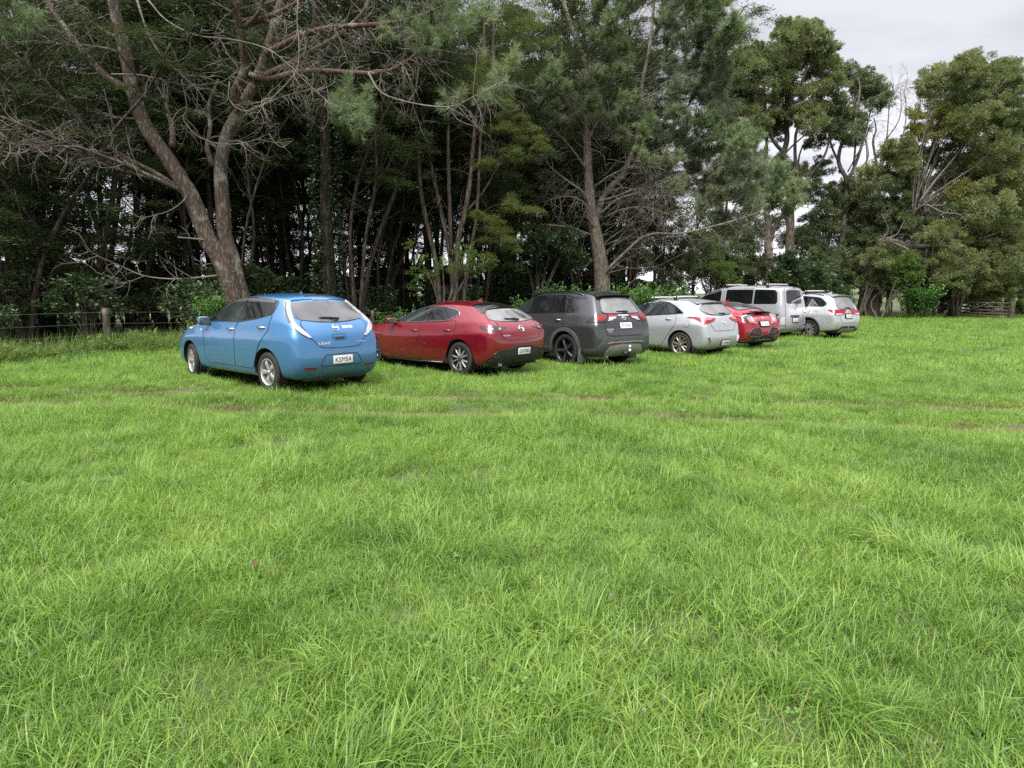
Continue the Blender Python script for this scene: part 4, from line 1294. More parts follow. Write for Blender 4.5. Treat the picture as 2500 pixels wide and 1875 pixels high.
lip_spoiler('roof_spoiler', R_, P_, .42, .10, 1.372, 1.345, .44, .46, .03, .035, .06)
wg = lip_spoiler('tail_spoiler', R_, M['gloss_black'], -.52, -.78, 1.11, 1.125, .54, .52, .05, .045, .06)
wiper(T_, R_, .26, 1.11, -.12, 1.10, (-.05, 1.085))
shark_fin(T_, R_, .52, P_)

# ---- silver van
R_, _, T_ = CARS['van']; P_ = PAINT['van']
sdm = patch('sliding_door', T_, 'S', [(1.72, 1.84), (.44, 1.84), (.44, 1.1), (.50, .5), (.55, .34), (1.68, .34), (1.72, 1.1)], P_, R_, 0.003, .04, .10, seam=BK, mirror=True)
fd = patch('door', T_, 'S', [(1.80, 1.84), (2.45, 1.72), (2.95, 1.44), (3.2, 1.22), (3.15, .95), (2.8, .7), (2.65, .36), (1.76, .36), (1.78, 1.1)], P_, R_, 0.003, .04, .10, seam=BK, mirror=True)
handle(T_, fd[0], 1.93, 1.05, P_); handle(T_, sdm[0], 1.60, 1.05, P_)
patch('window', T_, 'S', [(3.08, 1.275), (2.82, 1.46), (2.45, 1.66), (1.92, 1.785), (1.87, 1.75), (1.86, 1.28)], M['glass'], R_, 0.008, .04, .06, mirror=True)
patch('window_visor', T_, 'S', [(2.70, 1.54), (2.43, 1.68), (1.91, 1.80), (1.88, 1.72), (2.35, 1.61)], M['visor'], R_, 0.014, .01, .04, mirror=True)
patch('window', T_, 'S', [(1.64, 1.255), (1.64, 1.79), (.47, 1.79), (.46, 1.255)], M['glass'], R_, 0.008, .05, .08, mirror=True)
patch('window', T_, 'S', [(.40, 1.255), (.40, 1.79), (-.40, 1.775), (-.50, 1.70), (-.56, 1.33), (-.50, 1.265)], M['glass'], R_, 0.008, .05, .07, mirror=True)
patch('rub_strip', T_, 'S', [(.40, .90), (-.68, .905), (-.60, .835), (.40, .835)], M['black'], R_, 0.012, .01, .07, mirror=True)
for sd_ in (1, -1): wing_mirror(T_, R_, 3.02, 1.18, P_, sd_, (.13, .2, .2))
tg = patch('tailgate', T_, 'R', sym([(0, 1.86), (.50, 1.85), (.585, 1.75), (.61, 1.25), (.60, .9), (.60, .42), (.55, .35), (0, .34)]), P_, R_, 0.006, .04, .09, seam=BK)
patch('rear_window', T_, 'R', sym([(0, 1.775), (.42, 1.765), (.485, 1.71), (.52, 1.33), (.46, 1.275), (0, 1.27)]), M['glass'], R_, 0.011, .05, .07)
patch('tail_light', T_, 45, [(.085, .53), (.084, .78), (.019, .845), (-.12, .845), (-.125, .50), (.018, .505)], M['clear_lens'], R_, 0.014, .02, .04, mirror=True, seam=M['visor'], seam_r=.006)
patch('boot_handle', T_, 'R', sym([(0, .85), (.30, .85), (.26, .775), (0, .77)]), M['black'], R_, 0.020, .02, .05)
number_plate(T_, R_, 'GSF118', 0, .665, True, push=.03)
c_, x_, u_, n_ = rear_frame(T_, -.02, 1.085)
patch('rear_badge', T_, 'R', ring_pts(-.02, 1.085, .055), M['gloss_black'], R_, 0.012, 0, .03, seam=M['chrome'], seam_r=.006)
wiper(T_, R_, .05, 1.33, -.38, 1.32, (-.10, 1.20))
patch('rear_bumper', T_, 'R', sym([(0, .335), (.55, .34), (.72, .38), (.78, .42), (.80, .32), (.70, .215), (0, .21)]), P_, R_, 0.022, .03, .08, seam=BK, seam_r=.004)
for y_ in (.3, -.3): patch('parking_sensor', T_, 'R', ring_pts(y_, .28, .022, 12), M['black'], R_, 0.026, 0, .02)
roof_bars(T_, R_, (1.70, -.05), .66, .08)
soft_box('rear_camera', (.05, .10, .05), (-.69, -.05, 1.86), M['dark_red'], R_, .012)

# ---- silver off-roader at the far end
R_, _, T_ = CARS['outlander']; P_ = PAINT['outlander']
rd = patch('door', T_, 'S', [(1.25, 1.12), (.04, 1.18), (.0, .98), (.10, .84), (.33, .72), (.50, .52), (.55, .38), (1.27, .38), (1.26, .8)], P_, R_, 0.003, .04, .09, seam=BK, mirror=True)
handle(T_, rd[0], .22, 1.0, M['chrome'])
patch('window_surround', T_, 'S', [(2.15, 1.12), (1.3, 1.15), (.4, 1.19), (-.49, 1.20), (-.60, 1.28), (-.58, 1.34), (-.34, 1.51), (-.18, 1.55), (.3, 1.585), (.9, 1.59), (1.3, 1.56), (1.7, 1.42)], M['gloss_black'], R_, 0.005, .03, .06, mirror=True)
patch('window', T_, 'S', [(2.0, 1.15), (1.35, 1.17), (1.38, 1.525), (1.68, 1.40)], M['clear_glass'], R_, 0.008, .02, .06, mirror=True)
patch('window', T_, 'S', [(1.2, 1.18), (.13, 1.205), (.22, 1.55), (1.2, 1.56)], M['glass'], R_, 0.008, .02, .06, mirror=True)
patch('quarter_window', T_, 'S', [(.05, 1.207), (.14, 1.545), (-.16, 1.535), (-.31, 1.49), (-.54, 1.31), (-.47, 1.225)], M['glass'], R_, 0.009, .04, .05, mirror=True)
patch('fuel_flap', T_, 'S', [(-.15, 1.03), (-.33, 1.03), (-.33, .86), (-.15, .86)], P_, R_, 0.003, .03, .06, seam=BK, seam_r=.004)
for sd_ in (1, -1): wing_mirror(T_, R_, 2.0, 1.09, P_, sd_)
for wx in (0, 2.67):
    o_ = [(wx + math.cos(RAD(a)) * .462, .362 + math.sin(RAD(a)) * .462) for a in range(-8, 189, 14)]
    i_ = [(wx + math.cos(RAD(a)) * .408, .362 + math.sin(RAD(a)) * .408) for a in range(188, -9, -14)]
    patch('wheel_arch_trim', T_, 'S', [(x, max(z, .31)) for x, z in o_] + [(x, max(z, .31)) for x, z in i_], M['black'], R_, 0.012, 0, .04, mirror=True)
patch('tailgate', T_, 'R', sym([(0, 1.10), (.50, 1.10), (.53, .95), (.50, .75), (.40, .63), (0, .61)]), P_, R_, 0.004, .03, .08, seam=BK)
patch('rear_window', T_, 'R', sym([(0, 1.555), (.38, 1.545), (.47, 1.51), (.52, 1.25), (.50, 1.13), (.3, 1.115), (0, 1.11)]), M['dusty_glass'], R_, 0.007, .03, .06, seam=M['gloss_black'], seam_r=.010)
lip_spoiler('roof_spoiler', R_, P_, -.45, -.78, 1.665, 1.625, .55, .57, .04, .04, .06)
lights = patch('tail_light', T_, 45, [(.075, 1.085), (-.008, 1.105), (-.62, 1.085), (-.58, .985), (-.435, .900), (-.115, .906), (-.073, .972)], M['red_lens'], R_, 0.016, .012, .04, mirror=True)
for lg, sy in zip(lights, (1, -1)):
    q = patch('clear_lens', T_, 45, [(-.19, .965), (-.44, .955), (-.41, .912), (-.17, .916)], M['clear_lens'], None, 0.020, .008, .03)
    if sy < 0:
        for v in q.data.vertices: v.co.y *= -1
        q.data.flip_normals()
    q.parent = lg
patch('rear_bumper', T_, 45, [(.20, .32), (-.319, .394), (-.45, .480), (-.62, .49), (-.72, .49), (-.72, .245), (-.498, .243), (.10, .243)], M['black'], R_, 0.014, .02, .04, mirror=True)
patch('bumper_trim', T_, 'R', sym([(0, .41), (.36, .405), (.50, .30), (.50, .265), (0, .255)]), M['silver_trim'], R_, 0.020, .02, .06)
patch('rear_reflector', T_, 45, [(-.33, .34), (-.37, .415), (-.44, .42), (-.44, .27), (-.40, .255)], M['dark_red'], R_, 0.016, .012, .03, mirror=True)
patch('plate_recess', T_, 'R', sym([(0, .96), (.26, .955), (.26, .77), (.2, .745), (0, .745)]), M['gloss_black'], R_, 0.007, .03, .05)
number_plate(T_, R_, 'LPR480', 0, .848, True, push=.022)
wiper(T_, R_, .15, 1.16, -.22, 1.15, (-.12, 1.13))
roof_rails(T_, R_, 1.5, -.38, .58, M['black'], .05)
roof_bars(T_, R_, (1.25, .38), .56, .12)
shark_fin(T_, R_, -.22, P_, .2, .075)
c_, x_, u_, n_ = rear_frame(T_, 0, 1.02)
mb = MB()
for a in (90, 210, 330):
    d_ = x_ * math.cos(RAD(a)) + u_ * math.sin(RAD(a)); e_ = x_ * -math.sin(RAD(a)) + u_ * math.cos(RAD(a))
    k = c_ + n_ * .012
    mb.add([list(k + d_ * .003), list(k + d_ * .026 + e_ * .013), list(k + d_ * .049), list(k + d_ * .026 - e_ * .013)], np.array([[0, 1, 2, 3]]))
mb.build('rear_badge', M['dark_red'], R_, smooth=False)
bpy.context.view_layer.update()

# ------------------------------------------------------------------ ground height (a gentle fall to the right, low swells)
def gh(x, y):
    x = np.asarray(x, float); y = np.asarray(y, float)
    g = 0.03 - 0.011 * np.clip(x, -14, 14)
    g = g + 0.022 * np.sin(x * 0.83 + y * 0.31 + 1.0) * np.sin(y * 0.57 - x * 0.2) + 0.012 * np.sin(x * 2.1 + 0.7) * np.sin(y * 1.7 + 0.4)
    return g


def near_track(x, y):
    """Depth into the two wheel ruts that cross the field in front of the cars (0 outside, 1 in the rut)."""
    a = y - (10.45 - 0.055 * x + 0.10 * np.sin(x * 0.6))
    b = y - (8.95 - 0.075 * x + 0.08 * np.sin(x * 0.7 + 1))
    return np.maximum(np.exp(-(a / 0.25) ** 2), np.exp(-(b / 0.25) ** 2))


FENCE = [(-11.4, 13.6), (-10.1, 17.0), (-7.0, 19.7), (-2.0, 24.4), (4.0, 30.0), (10.0, 35.6), (16.0, 41.2), (22.0, 46.8), (27.0, 51.4), (29.5, 53.2), (31.0, 50.0), (32.1, 46.9), (32.9, 43.6)]


def fence_y(x):
    return np.interp(x, [p[0] for p in FENCE[:10]], [p[1] for p in FENCE[:10]])


# ------------------------------------------------------------------ vegetation materials
V = {}
V['pine_bark'] = bark_mat('pine_bark', (0.055, 0.042, 0.034), (0.120, 0.092, 0.074), 13, 1.0, (0.20, 0.20, 0.15))
V['red_bark'] = bark_mat('red_limb_bark', (0.065, 0.043, 0.033), (0.130, 0.085, 0.062), 14.0, 0.7, (0.21, 0.19, 0.14))
V['grey_bark'] = bark_mat('grey_pine_bark', (0.10, 0.083, 0.068), (0.21, 0.175, 0.145), 13.0, 1.0, (0.23, 0.22, 0.18))
V['dark_bark'] = bark_mat('dark_bark', (0.030, 0.025, 0.021), (0.075, 0.060, 0.048), 9.0, 0.7)
V['kanuka_bark'] = bark_mat('stringy_bark', (0.055, 0.043, 0.034), (0.13, 0.10, 0.078), 9.0, 0.8)
V['dead_twig'] = simple('dead_twig', (0.145, 0.130, 0.106), 0.9, spec=0.2, var=0.45, scale=3.0)
V['pale_limb'] = bark_mat('pale_limb', (0.11, 0.098, 0.083), (0.205, 0.185, 0.158), 10.0, 0.5)
V['wattle_bark'] = bark_mat('wattle_bark', (0.05, 0.042, 0.034), (0.12, 0.10, 0.08), 8.0, 0.8)
V['needles'] = foliage_mat('pine_needles', (0.105, 0.148, 0.070), (0.190, 0.248, 0.118), (0.27, 0.31, 0.15), 0.25)
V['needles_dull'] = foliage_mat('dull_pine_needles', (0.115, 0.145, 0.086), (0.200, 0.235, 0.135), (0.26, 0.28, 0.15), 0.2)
V['kanuka'] = foliage_mat('kanuka_leaves', (0.018, 0.028, 0.011), (0.046, 0.064, 0.022), (0.075, 0.088, 0.030), 0.3, rough=.7, spec=.12)
V['kanuka_lit'] = foliage_mat('yellow_green_sprays', (0.050, 0.075, 0.018), (0.105, 0.130, 0.030), (0.15, 0.15, 0.035), 0.35)  # light on the kanuka tips is put into this brighter leaf colour
V['brown_spray'] = foliage_mat('brown_dead_sprays', (0.035, 0.026, 0.020), (0.075, 0.056, 0.040), None, 0.15)
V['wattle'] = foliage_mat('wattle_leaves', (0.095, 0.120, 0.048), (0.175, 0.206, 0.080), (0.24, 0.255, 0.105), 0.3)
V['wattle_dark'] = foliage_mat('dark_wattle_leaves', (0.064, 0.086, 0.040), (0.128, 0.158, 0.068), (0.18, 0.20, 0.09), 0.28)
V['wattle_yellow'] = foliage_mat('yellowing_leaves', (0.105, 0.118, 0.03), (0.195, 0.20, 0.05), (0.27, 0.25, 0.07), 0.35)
V['broad'] = foliage_mat('broad_leaves', (0.022, 0.042, 0.014), (0.056, 0.094, 0.030), (0.10, 0.14, 0.045), 0.25, rough=0.38, spec=0.5)
V['light_shrub'] = foliage_mat('light_shrub_leaves', (0.060, 0.105, 0.022), (0.13, 0.20, 0.045), (0.20, 0.26, 0.07), 0.4)
V['ginger'] = foliage_mat('ginger_leaves', (0.045, 0.115, 0.022), (0.10, 0.22, 0.045), (0.17, 0.27, 0.06), 0.3, rough=0.35, spec=0.5)
V['weeds'] = foliage_mat('weed_leaves', (0.075, 0.125, 0.030), (0.16, 0.235, 0.056), (0.25, 0.29, 0.085), 0.35)
V['stem'] = simple('green_stem', (0.07, 0.11, 0.03), 0.6, var=0.3)
V['ivy'] = foliage_mat('ivy_leaves', (0.012, 0.022, 0.010), (0.032, 0.050, 0.018), None, 0.15, rough=0.4)


def unit(a):
    return a / (np.linalg.norm(a, axis=-1, keepdims=True) + 1e-9)


def leaves(mb, P, D, L, W, rng, mi=0, droop=0.0):
    """Diamond leaves: one face each, random roll."""
    n = len(P)
    D = unit(D)
    S = unit(np.cross(D, rng.normal(size=(n, 3))))
    L = np.broadcast_to(L, (n,))[:, None]
    W = np.broadcast_to(W, (n,))[:, None]
    mid = P + D * L * 0.45
    tip = P + D * L + np.array([0, 0, -1.0]) * L * droop
    Vv = np.stack([P, mid + S * W / 2, tip, mid - S * W / 2], 1).reshape(-1, 3)
    F = np.arange(n)[:, None] * 4 + np.arange(4)[None, :]
    mb.add(Vv, F, mi)


def needles(mb, base, axis, rng, n=26, L=0.17, W=0.009, shoot=0.22, mi=0):
    """Bottle-brush pine shoots: needles standing forward round a short twig, one thin triangle each."""
    m = len(base)
    axis = unit(axis)
    B = np.repeat(base, n, 0)
    A = np.repeat(axis, n, 0)
    t = rng.uniform(0, 1, m * n)[:, None]
    R = unit(np.cross(A, rng.normal(size=(m * n, 3))))
    sp = rng.uniform(0.45, 1.15, m * n)[:, None]
    D = unit(A + R * sp)
    P = B + A * t * shoot
    Ln = (L * rng.uniform(0.7, 1.2, m * n))[:, None]
    S = unit(np.cross(D, rng.normal(size=(m * n, 3)))) * (W / 2)
    Vv = np.stack([P + S, P - S, P + D * Ln + np.array([0, 0, -0.12]) * Ln], 1).reshape(-1, 3)
    mb.add(Vv, np.arange(m * n * 3).reshape(-1, 3), mi)


def ball(rng, n, inner=0.25):
    d = unit(rng.normal(size=(n, 3)))
    return d * (inner + (1 - inner) * rng.uniform(0, 1, n) ** 0.5)[:, None]


def leaf_clump(mb, c, r, rng, n=700, L=0.12, W=0.035, flat=0.75, sub=14, mi=0, up=0.15):
    """A leaf mass of uneven outline: sprays scattered through an ellipsoid, each a small cloud of leaves pointing outwards."""
    c = np.array(c, float)
    S = ball(rng, sub, 0.1) * np.array([1, 1, flat]) * r
    rs = r * rng.uniform(0.11, 0.34, sub)
    k = rng.integers(0, sub, n)
    off = ball(rng, n, 0.0) * rs[k][:, None] * np.array([1, 1, 0.7])
    P = c + S[k] + off
    D = unit(S[k]) * 0.6 + unit(off) * 0.8 + rng.normal(size=(n, 3)) * 0.5 + np.array([0, 0, up])
    leaves(mb, P, D, L * rng.uniform(0.6, 1.3, n), W * rng.uniform(0.7, 1.3, n), rng, mi)


def spray(mb, c, r, out, rng, n=130, L=0.085, W=0.026, flat=0.16, mi=0):
    """A flat feathery frond."""
    out = np.array(out, float)
    P = rng.normal(size=(n, 3)) * np.array([0.45, 0.45, flat]) * r
    P[:, 2] -= 0.25 * (P[:, 0] ** 2 + P[:, 1] ** 2) / max(r, 0.1)
    D = out * 1.0 + rng.normal(size=(n, 3)) * np.array([0.7, 0.7, 0.35]) + unit(P) * 0.5
    leaves(mb, np.array(c) + P, D, L * rng.uniform(0.6, 1.4, n), W, rng, mi)


def smooth_path(pts, k=4):
    """Catmull-Rom through the points."""
    P = np.array([list(p) for p in pts], float)
    Q = np.vstack([2 * P[0] - P[1], P, 2 * P[-1] - P[-2]])
    out = []
    for i in range(1, len(Q) - 2):
        a, b, c, d = Q[i - 1], Q[i], Q[i + 1], Q[i + 2]
        for j in range(k):
            t = j / k
            out.append(0.5 * (2 * b + (c - a) * t + (2 * a - 5 * b + 4 * c - d) * t * t + (3 * b - a - 3 * c + d) * t ** 3))
    out.append(P[-1])
    return np.array(out)


def limb(mb, pts, r0, r1, sides=9, k=4, mi=0, rng=None, wob=0.0, flare=0.0, power=0.9):
    P = smooth_path(pts, k)
    t = np.linspace(0, 1, len(P))
    r = r0 + (r1 - r0) * t ** power
    if flare: r = r * (1 + flare * np.exp(-t * 14))
    mb.tube(P, r, sides, mi, True, wob, rng)
    return P


def twig(mb, p, d, L, r, rng, depth=0, mi=0, curl=0.55):
    """A dead twig that sags and turns up at the end, forking into finer ones."""
    n = 6 if depth == 0 else 4
    P, q, dd = [np.array(p, float)], np.array(p, float), unit(np.array(d, float))
    side = rng.normal(size=3) * 0.16
    for i in range(n):
        q = q + dd * L / n
        P.append(q.copy())
        dd = unit(dd + side + np.array([0, 0, -0.20 + curl * (i / n)]) + rng.normal(size=3) * 0.10)
    P = np.array(P)
    mb.tube(P, np.linspace(r, r * 0.3, len(P)), 4 if depth == 0 else 3, mi, False)
    if depth < 2 and L > 0.3:
        for j in range(rng.integers(2, 5) if depth == 0 else rng.integers(1, 3)):
            i = rng.integers(1, n)
            nd = unit(dd * 0.6 + rng.normal(size=3) * 0.7)
            twig(mb, P[i], nd, L * rng.uniform(0.3, 0.6), r * 0.6, rng, depth + 1, mi, curl)


def twigs_along(mb, P, n, L, r, rng, t0=0.2, updown=-0.15, mi=0):
    for _ in range(int(n * 1.9)):
        t = rng.uniform(t0, 1.0) * (len(P) - 1)
        i = min(int(t), len(P) - 2)
        p = P[i] + (P[i + 1] - P[i]) * (t - i)
        tang = unit(P[i + 1] - P[i])
        d = unit(np.cross(tang, rng.normal(size=3)) + tang * 0.7 + np.array([0, 0, updown]))
        twig(mb, p, d, L * rng.uniform(0.5, 1.25), r * rng.uniform(0.7, 1.2), rng, 0, mi)


def X6(a, b): return (a * 0.452, b * 0.452)
def X7(a, b): return (800 + a * 0.452, b * 0.452)
def X8(a, b): return (1600 + a * 0.4942, b * 0.4942)


def path3(conv, pts, y0, y1=None):
    """Picture points to world points, going from depth y0 to y1 along the limb."""
    y1 = y0 if y1 is None else y1
    n = len(pts)
    return [at(*conv(*p), y0 + (y1 - y0) * i / max(1, n - 1)) for i, p in enumerate(pts)]


def tree_root(name, x, y, label, cat='tree', group=None):
    z = float(gh(x, y))
    o = empty(name, (x, y, z))
    return tag(o, label, cat, group)


def localise(o, root):
    o.parent = root
    o.matrix_parent_inverse = Matrix.Translation(-root.location)
    return o


# ------------------------------------------------------------------ the forked pine on the left
rng = np.random.default_rng(11)
YP = 20.5
bx = at(*X6(1300, 1600), YP).x
pine = tree_root('pine_tree', bx, YP, 'large pine with a forked leaning trunk and bare dead limbs behind the blue hatchback')
base = (bx + .05, YP, float(gh(bx, YP)) - 0.15)
mA, mB_, mR = MB(), MB(), MB()
PA = limb(mA, [base] + path3(X6, [(1215, 1450), (1120, 1290), (1050, 1100), (985, 980), (900, 850), (815, 730), (755, 610), (715, 480), (685, 330), (655, 200), (625, 80), (600, -30), (560, -250), (530, -600)], YP, YP - .6), .272, .115, 14, 4, rng=rng, wob=.035, flare=.22)
PB = limb(mB_, [(base[0] + .22, YP + .12, base[2])] + path3(X6, [(1255, 1420), (1215, 1280), (1205, 1130), (1195, 1000), (1195, 880), (1225, 730), (1290, 610), (1350, 500), (1405, 390), (1440, 280), (1475, 170), (1500, 60), (1560, -100), (1600, -400)], YP + .25, YP + .6), .245, .10, 14, 4, rng=rng, wob=.035, flare=.15)
localise(mA.build('trunk', V['pine_bark']), pine)
localise(mB_.build('trunk', V['pine_bark']), pine)
LIMBS = [  # points, depth at start and end, radius at start and end, bark, twigs
    ([(1290, 600), (1270, 500), (1320, 390), (1318, 290), (1300, 170), (1270, 60), (1240, -20), (1200, -200)], YP + .3, YP - 1.5, .15, .08, 'red_bark', 12),
    ([(700, 490), (580, 420), (480, 315), (395, 215), (330, 120), (250, 10), (180, -150)], YP - .3, YP + 1, .12, .06, 'pine_bark', 14),
    ([(930, 800), (932, 700), (905, 600), (890, 520)], YP, YP + .6, .10, .05, 'pine_bark', 4),
    ([(1150, 900), (1120, 800), (1135, 690), (1130, 560), (1180, 430)], YP + .3, YP + .9, .09, .04, 'pine_bark', 5),
    ([(1010, 1045), (870, 980), (700, 900), (520, 830), (330, 760), (150, 690), (0, 630), (-150, 580)], YP - .1, YP - 3, .075, .03, 'pine_bark', 26),
    ([(990, 1030), (830, 930), (640, 830), (470, 700), (370, 570), (250, 450), (120, 330), (0, 230), (-120, 130)], YP - .1, YP - 2, .075, .03, 'pine_bark', 28),
    ([(860, 975), (600, 905), (400, 835), (200, 790), (0, 775), (-150, 770)], YP - .2, YP - 3.4, .05, .02, 'pine_bark', 24),
    ([(1340, 400), (1450, 430), (1600, 390), (1750, 383), (1990, 397), (2110, 380), (2200, 330), (2300, 250)], YP + .3, YP - 1.6, .10, .045, 'red_bark', 34),
    ([(1440, 290), (1600, 205), (1750, 155), (1900, 140), (2060, 128), (2200, 105), (2340, 60)], YP + .4, YP - 1.4, .10, .04, 'red_bark', 34),
    ([(1400, 420), (1560, 350), (1700, 270), (1830, 190), (1950, 80), (2010, -40)], YP + .5, YP + .2, .11, .05, 'red_bark', 20),
    ([(1350, 130), (1450, 90), (1560, 40), (1680, -40)], YP - .6, YP - 1.4, .09, .05, 'red_bark', 10),
    ([(1320, 150), (1390, 80), (1420, 0), (1440, -120)], YP - .8, YP - 1.2, .07, .04, 'red_bark', 6),
    ([(760, 640), (660, 640), (540, 610), (380, 600), (200, 560), (60, 520)], YP, YP + 1.6, .05, .02, 'pine_bark', 20),
    ([(640, 210), (520, 140), (420, 30), (380, -60)], YP - .3, YP + .4, .07, .03, 'pine_bark', 10),
    ([(690, 300), (560, 260), (350, 240), (0, 226)], YP - .3, YP + .8, .06, .03, 'pine_bark', 16)]
for pts, y0, y1, r0, r1, bk, nt_ in LIMBS:
    m_, t_ = MB(), MB()
    P = limb(m_, path3(X6, pts, y0, y1), r0, r1, 8, 4, rng=rng, wob=.04)
    lo = localise(m_.build('limb', V[bk]), pine)
    twigs_along(t_, P, nt_, 1.15, .013, rng)
    localise(t_.build('dead_twigs', V['dead_twig']), pine).parent = lo
    lo.children[0].matrix_parent_inverse = Matrix()
DEAD = [([(800, 0), (900, 110), (1060, 190), (1260, 215), (1440, 262), (1560, 350), (1660, 450), (1790, 565)], YP - 1.6, YP - 2.2, .032, .012, 16),
        ([(740, 0), (800, 180), (880, 310), (1000, 420), (1075, 485)], YP - 1.2, YP - 1.4, .045, .02, 12),
        ([(1610, -10), (1605, 120), (1615, 240), (1600, 380), (1500, 500), (1400, 580)], YP - 1.8, YP - 2, .03, .012, 10),
        ([(600, 400), (760, 405), (900, 440), (1060, 460), (1200, 440), (1260, 400)], YP - 1, YP - 1.5, .024, .01, 14),
        ([(980, 430), (1010, 580), (990, 640), (1060, 730), (1180, 775), (1330, 770), (1460, 720)], YP - 1, YP - 1.4, .024, .008, 12),
        ([(1240, 440), (1240, 540), (1330, 600), (1480, 540), (1600, 500), (1720, 480)], YP - 1.2, YP - 1.8, .028, .009, 14),
        ([(1175, 1488), (1060, 1500), (950, 1508), (780, 1490), (640, 1430), (500, 1365), (430, 1270)], YP - .2, YP - 1.4, .045, .010, 7),
        ([(780, 1490), (700, 1520), (620, 1530), (540, 1500)], YP - .9, YP - 1.2, .016, .006, 3),
        ([(1140, 1300), (1060, 1290), (960, 1282)], YP - .2, YP - .5, .04, .03, 1),
        ([(1010, 1050), (990, 1085), (930, 1130), (850, 1160), (750, 1172), (680, 1120)], YP - .3, YP - .9, .028, .008, 4),
        ([(1165, 1420), (1090, 1432)], YP, YP - .3, .025, .02, 1),
        ([(1200, 1475), (1290, 1462)], YP, YP - .2, .03, .02, 0),
        ([(1990, 395), (2060, 500), (2200, 550), (2350, 575), (2460, 570), (2600, 500), (2720, 440)], YP - 1.6, YP - 3, .035, .02, 16)]
for pts, y0, y1, r0, r1, nt_ in DEAD:
    m_, t_ = MB(), MB()
    P = limb(m_, path3(X6, pts, y0, y1), r0 * .7, r1 * .7, 6, 4)
    if 0 < nt_ <= 4: twigs_along(m_, P, nt_, .8, .010, rng, .3)
    lo = localise(m_.build('dead_branch', V['dead_twig']), pine)
    if nt_ > 4 and len(pts):
        twigs_along(t_, P, max(8, nt_), .95, .010, rng, .15)
        localise(t_.build('dead_twigs', V['dead_twig']), pine).parent = lo
        lo.children[0].matrix_parent_inverse = Matrix()


def pine_clumps(mb, conv, items, y, spread, rng, dens=1.0, L=0.17, W=0.010, up=0.45, wood=None, axis_xy=None):
    """Living branch ends: each is a fan of twigs carrying bottle-brush shoots, hung on a branch that runs back to the stem."""
    for a, b, r in items:
        yy = y + rng.uniform(-spread, spread)
        c = np.array(at(*conv(a, b), yy))
        s = (at(*conv(a + r, b), yy) - at(*conv(a, b), yy)).length
        if axis_xy is None:
            out = unit(np.array([rng.normal() + .4, rng.normal() * .6 - .2, .25]))
        else:
            t = np.array([axis_xy[0], axis_xy[1], max(2.0, c[2] - 1.2 - .35 * abs(c[0] - axis_xy[0]))])
            out = unit(c - t)
            t = t + rng.normal(size=3) * np.array([0, 0, .7])
            out = unit(c - t)
            if wood is not None and rng.random() < .5:
                m_ = t * .55 + c * .45 + np.array([0, 0, -.3]) + rng.normal(size=3) * .3
                limb(wood, [t, t * .8 + c * .2 + rng.normal(size=3) * .15, m_, c], .026, .007, 5, 3)
        for k in range(max(3, int(7 * dens * (s / .6) ** 1.1))):
            d = unit(out + rng.normal(size=3) * np.array([.65, .65, .45]))
            p0 = c + rng.normal(size=3) * s * .28 - d * s * .35
            ln = s * rng.uniform(.8, 1.7)
            Q = np.array([p0, p0 + d * ln * .5 + [0, 0, -.04 * ln], p0 + d * ln + [0, 0, .10 * ln]])
            if wood is not None: wood.tube(Q, [.011, .008, .004], 3, 0, False)
            n = max(5, int(15 * dens * ln))
            tt = rng.uniform(.15, 1, n)
            P = p0 + (Q[1] - p0) * np.minimum(1, tt * 2)[:, None] + (Q[2] - Q[1]) * np.maximum(0, tt * 2 - 1)[:, None] + rng.normal(size=(n, 3)) * .05
            D = d * .8 + np.array([0, 0, up]) + rng.normal(size=(n, 3)) * .45
            needles(mb, P, D, rng, 30, L * 1.2, W * .85)


mbn, mbw = MB(), MB()
pine_clumps(mbn, X6, [(1880, 600, 110), (1800, 630, 70), (1930, 680, 60), (60, 110, 100), (20, 30, 90), (110, 60, 60), (10, 170, 50)], YP - 2.4, .4, rng, 1.5, wood=mbw)
pine_clumps(mbn, X7, [(560, 130, 80), (650, 100, 80), (740, 130, 80), (820, 90, 55), (760, 210, 60), (640, 220, 70), (560, 230, 60), (480, 160, 55), (700, 30, 80), (820, 20, 55), (400, 90, 60), (300, 180, 50),
                      (985, 360, 40), (960, 440, 45), (900, 500, 60), (820, 540, 60), (720, 560, 60), (650, 590, 45), (940, 410, 35), (990, 320, 22), (100, 580, 90), (150, 640, 60), (30, 560, 70)], YP - 1.8, .7, rng, 1.25, wood=mbw)
# the living crown, most of it above the picture
for k in range(150):
    a, e = rng.uniform(-0.80, 0.02), rng.uniform(.47, .95)
    yy = YP + rng.uniform(-3.5, 3.5)
    c = np.array([a * yy, yy, EYE + yy * e])
    n = int(rng.integers(14, 30))
    P = c + ball(rng, n) * rng.uniform(.5, 1.0)
    needles(mbn, P, unit(P - c) + np.array([0, 0, .5]), rng, 24, .18, .013)
localise(mbn.build('crown', V['needles']), pine)
localise(mbw.build('needle_twigs', V['pine_bark']), pine)

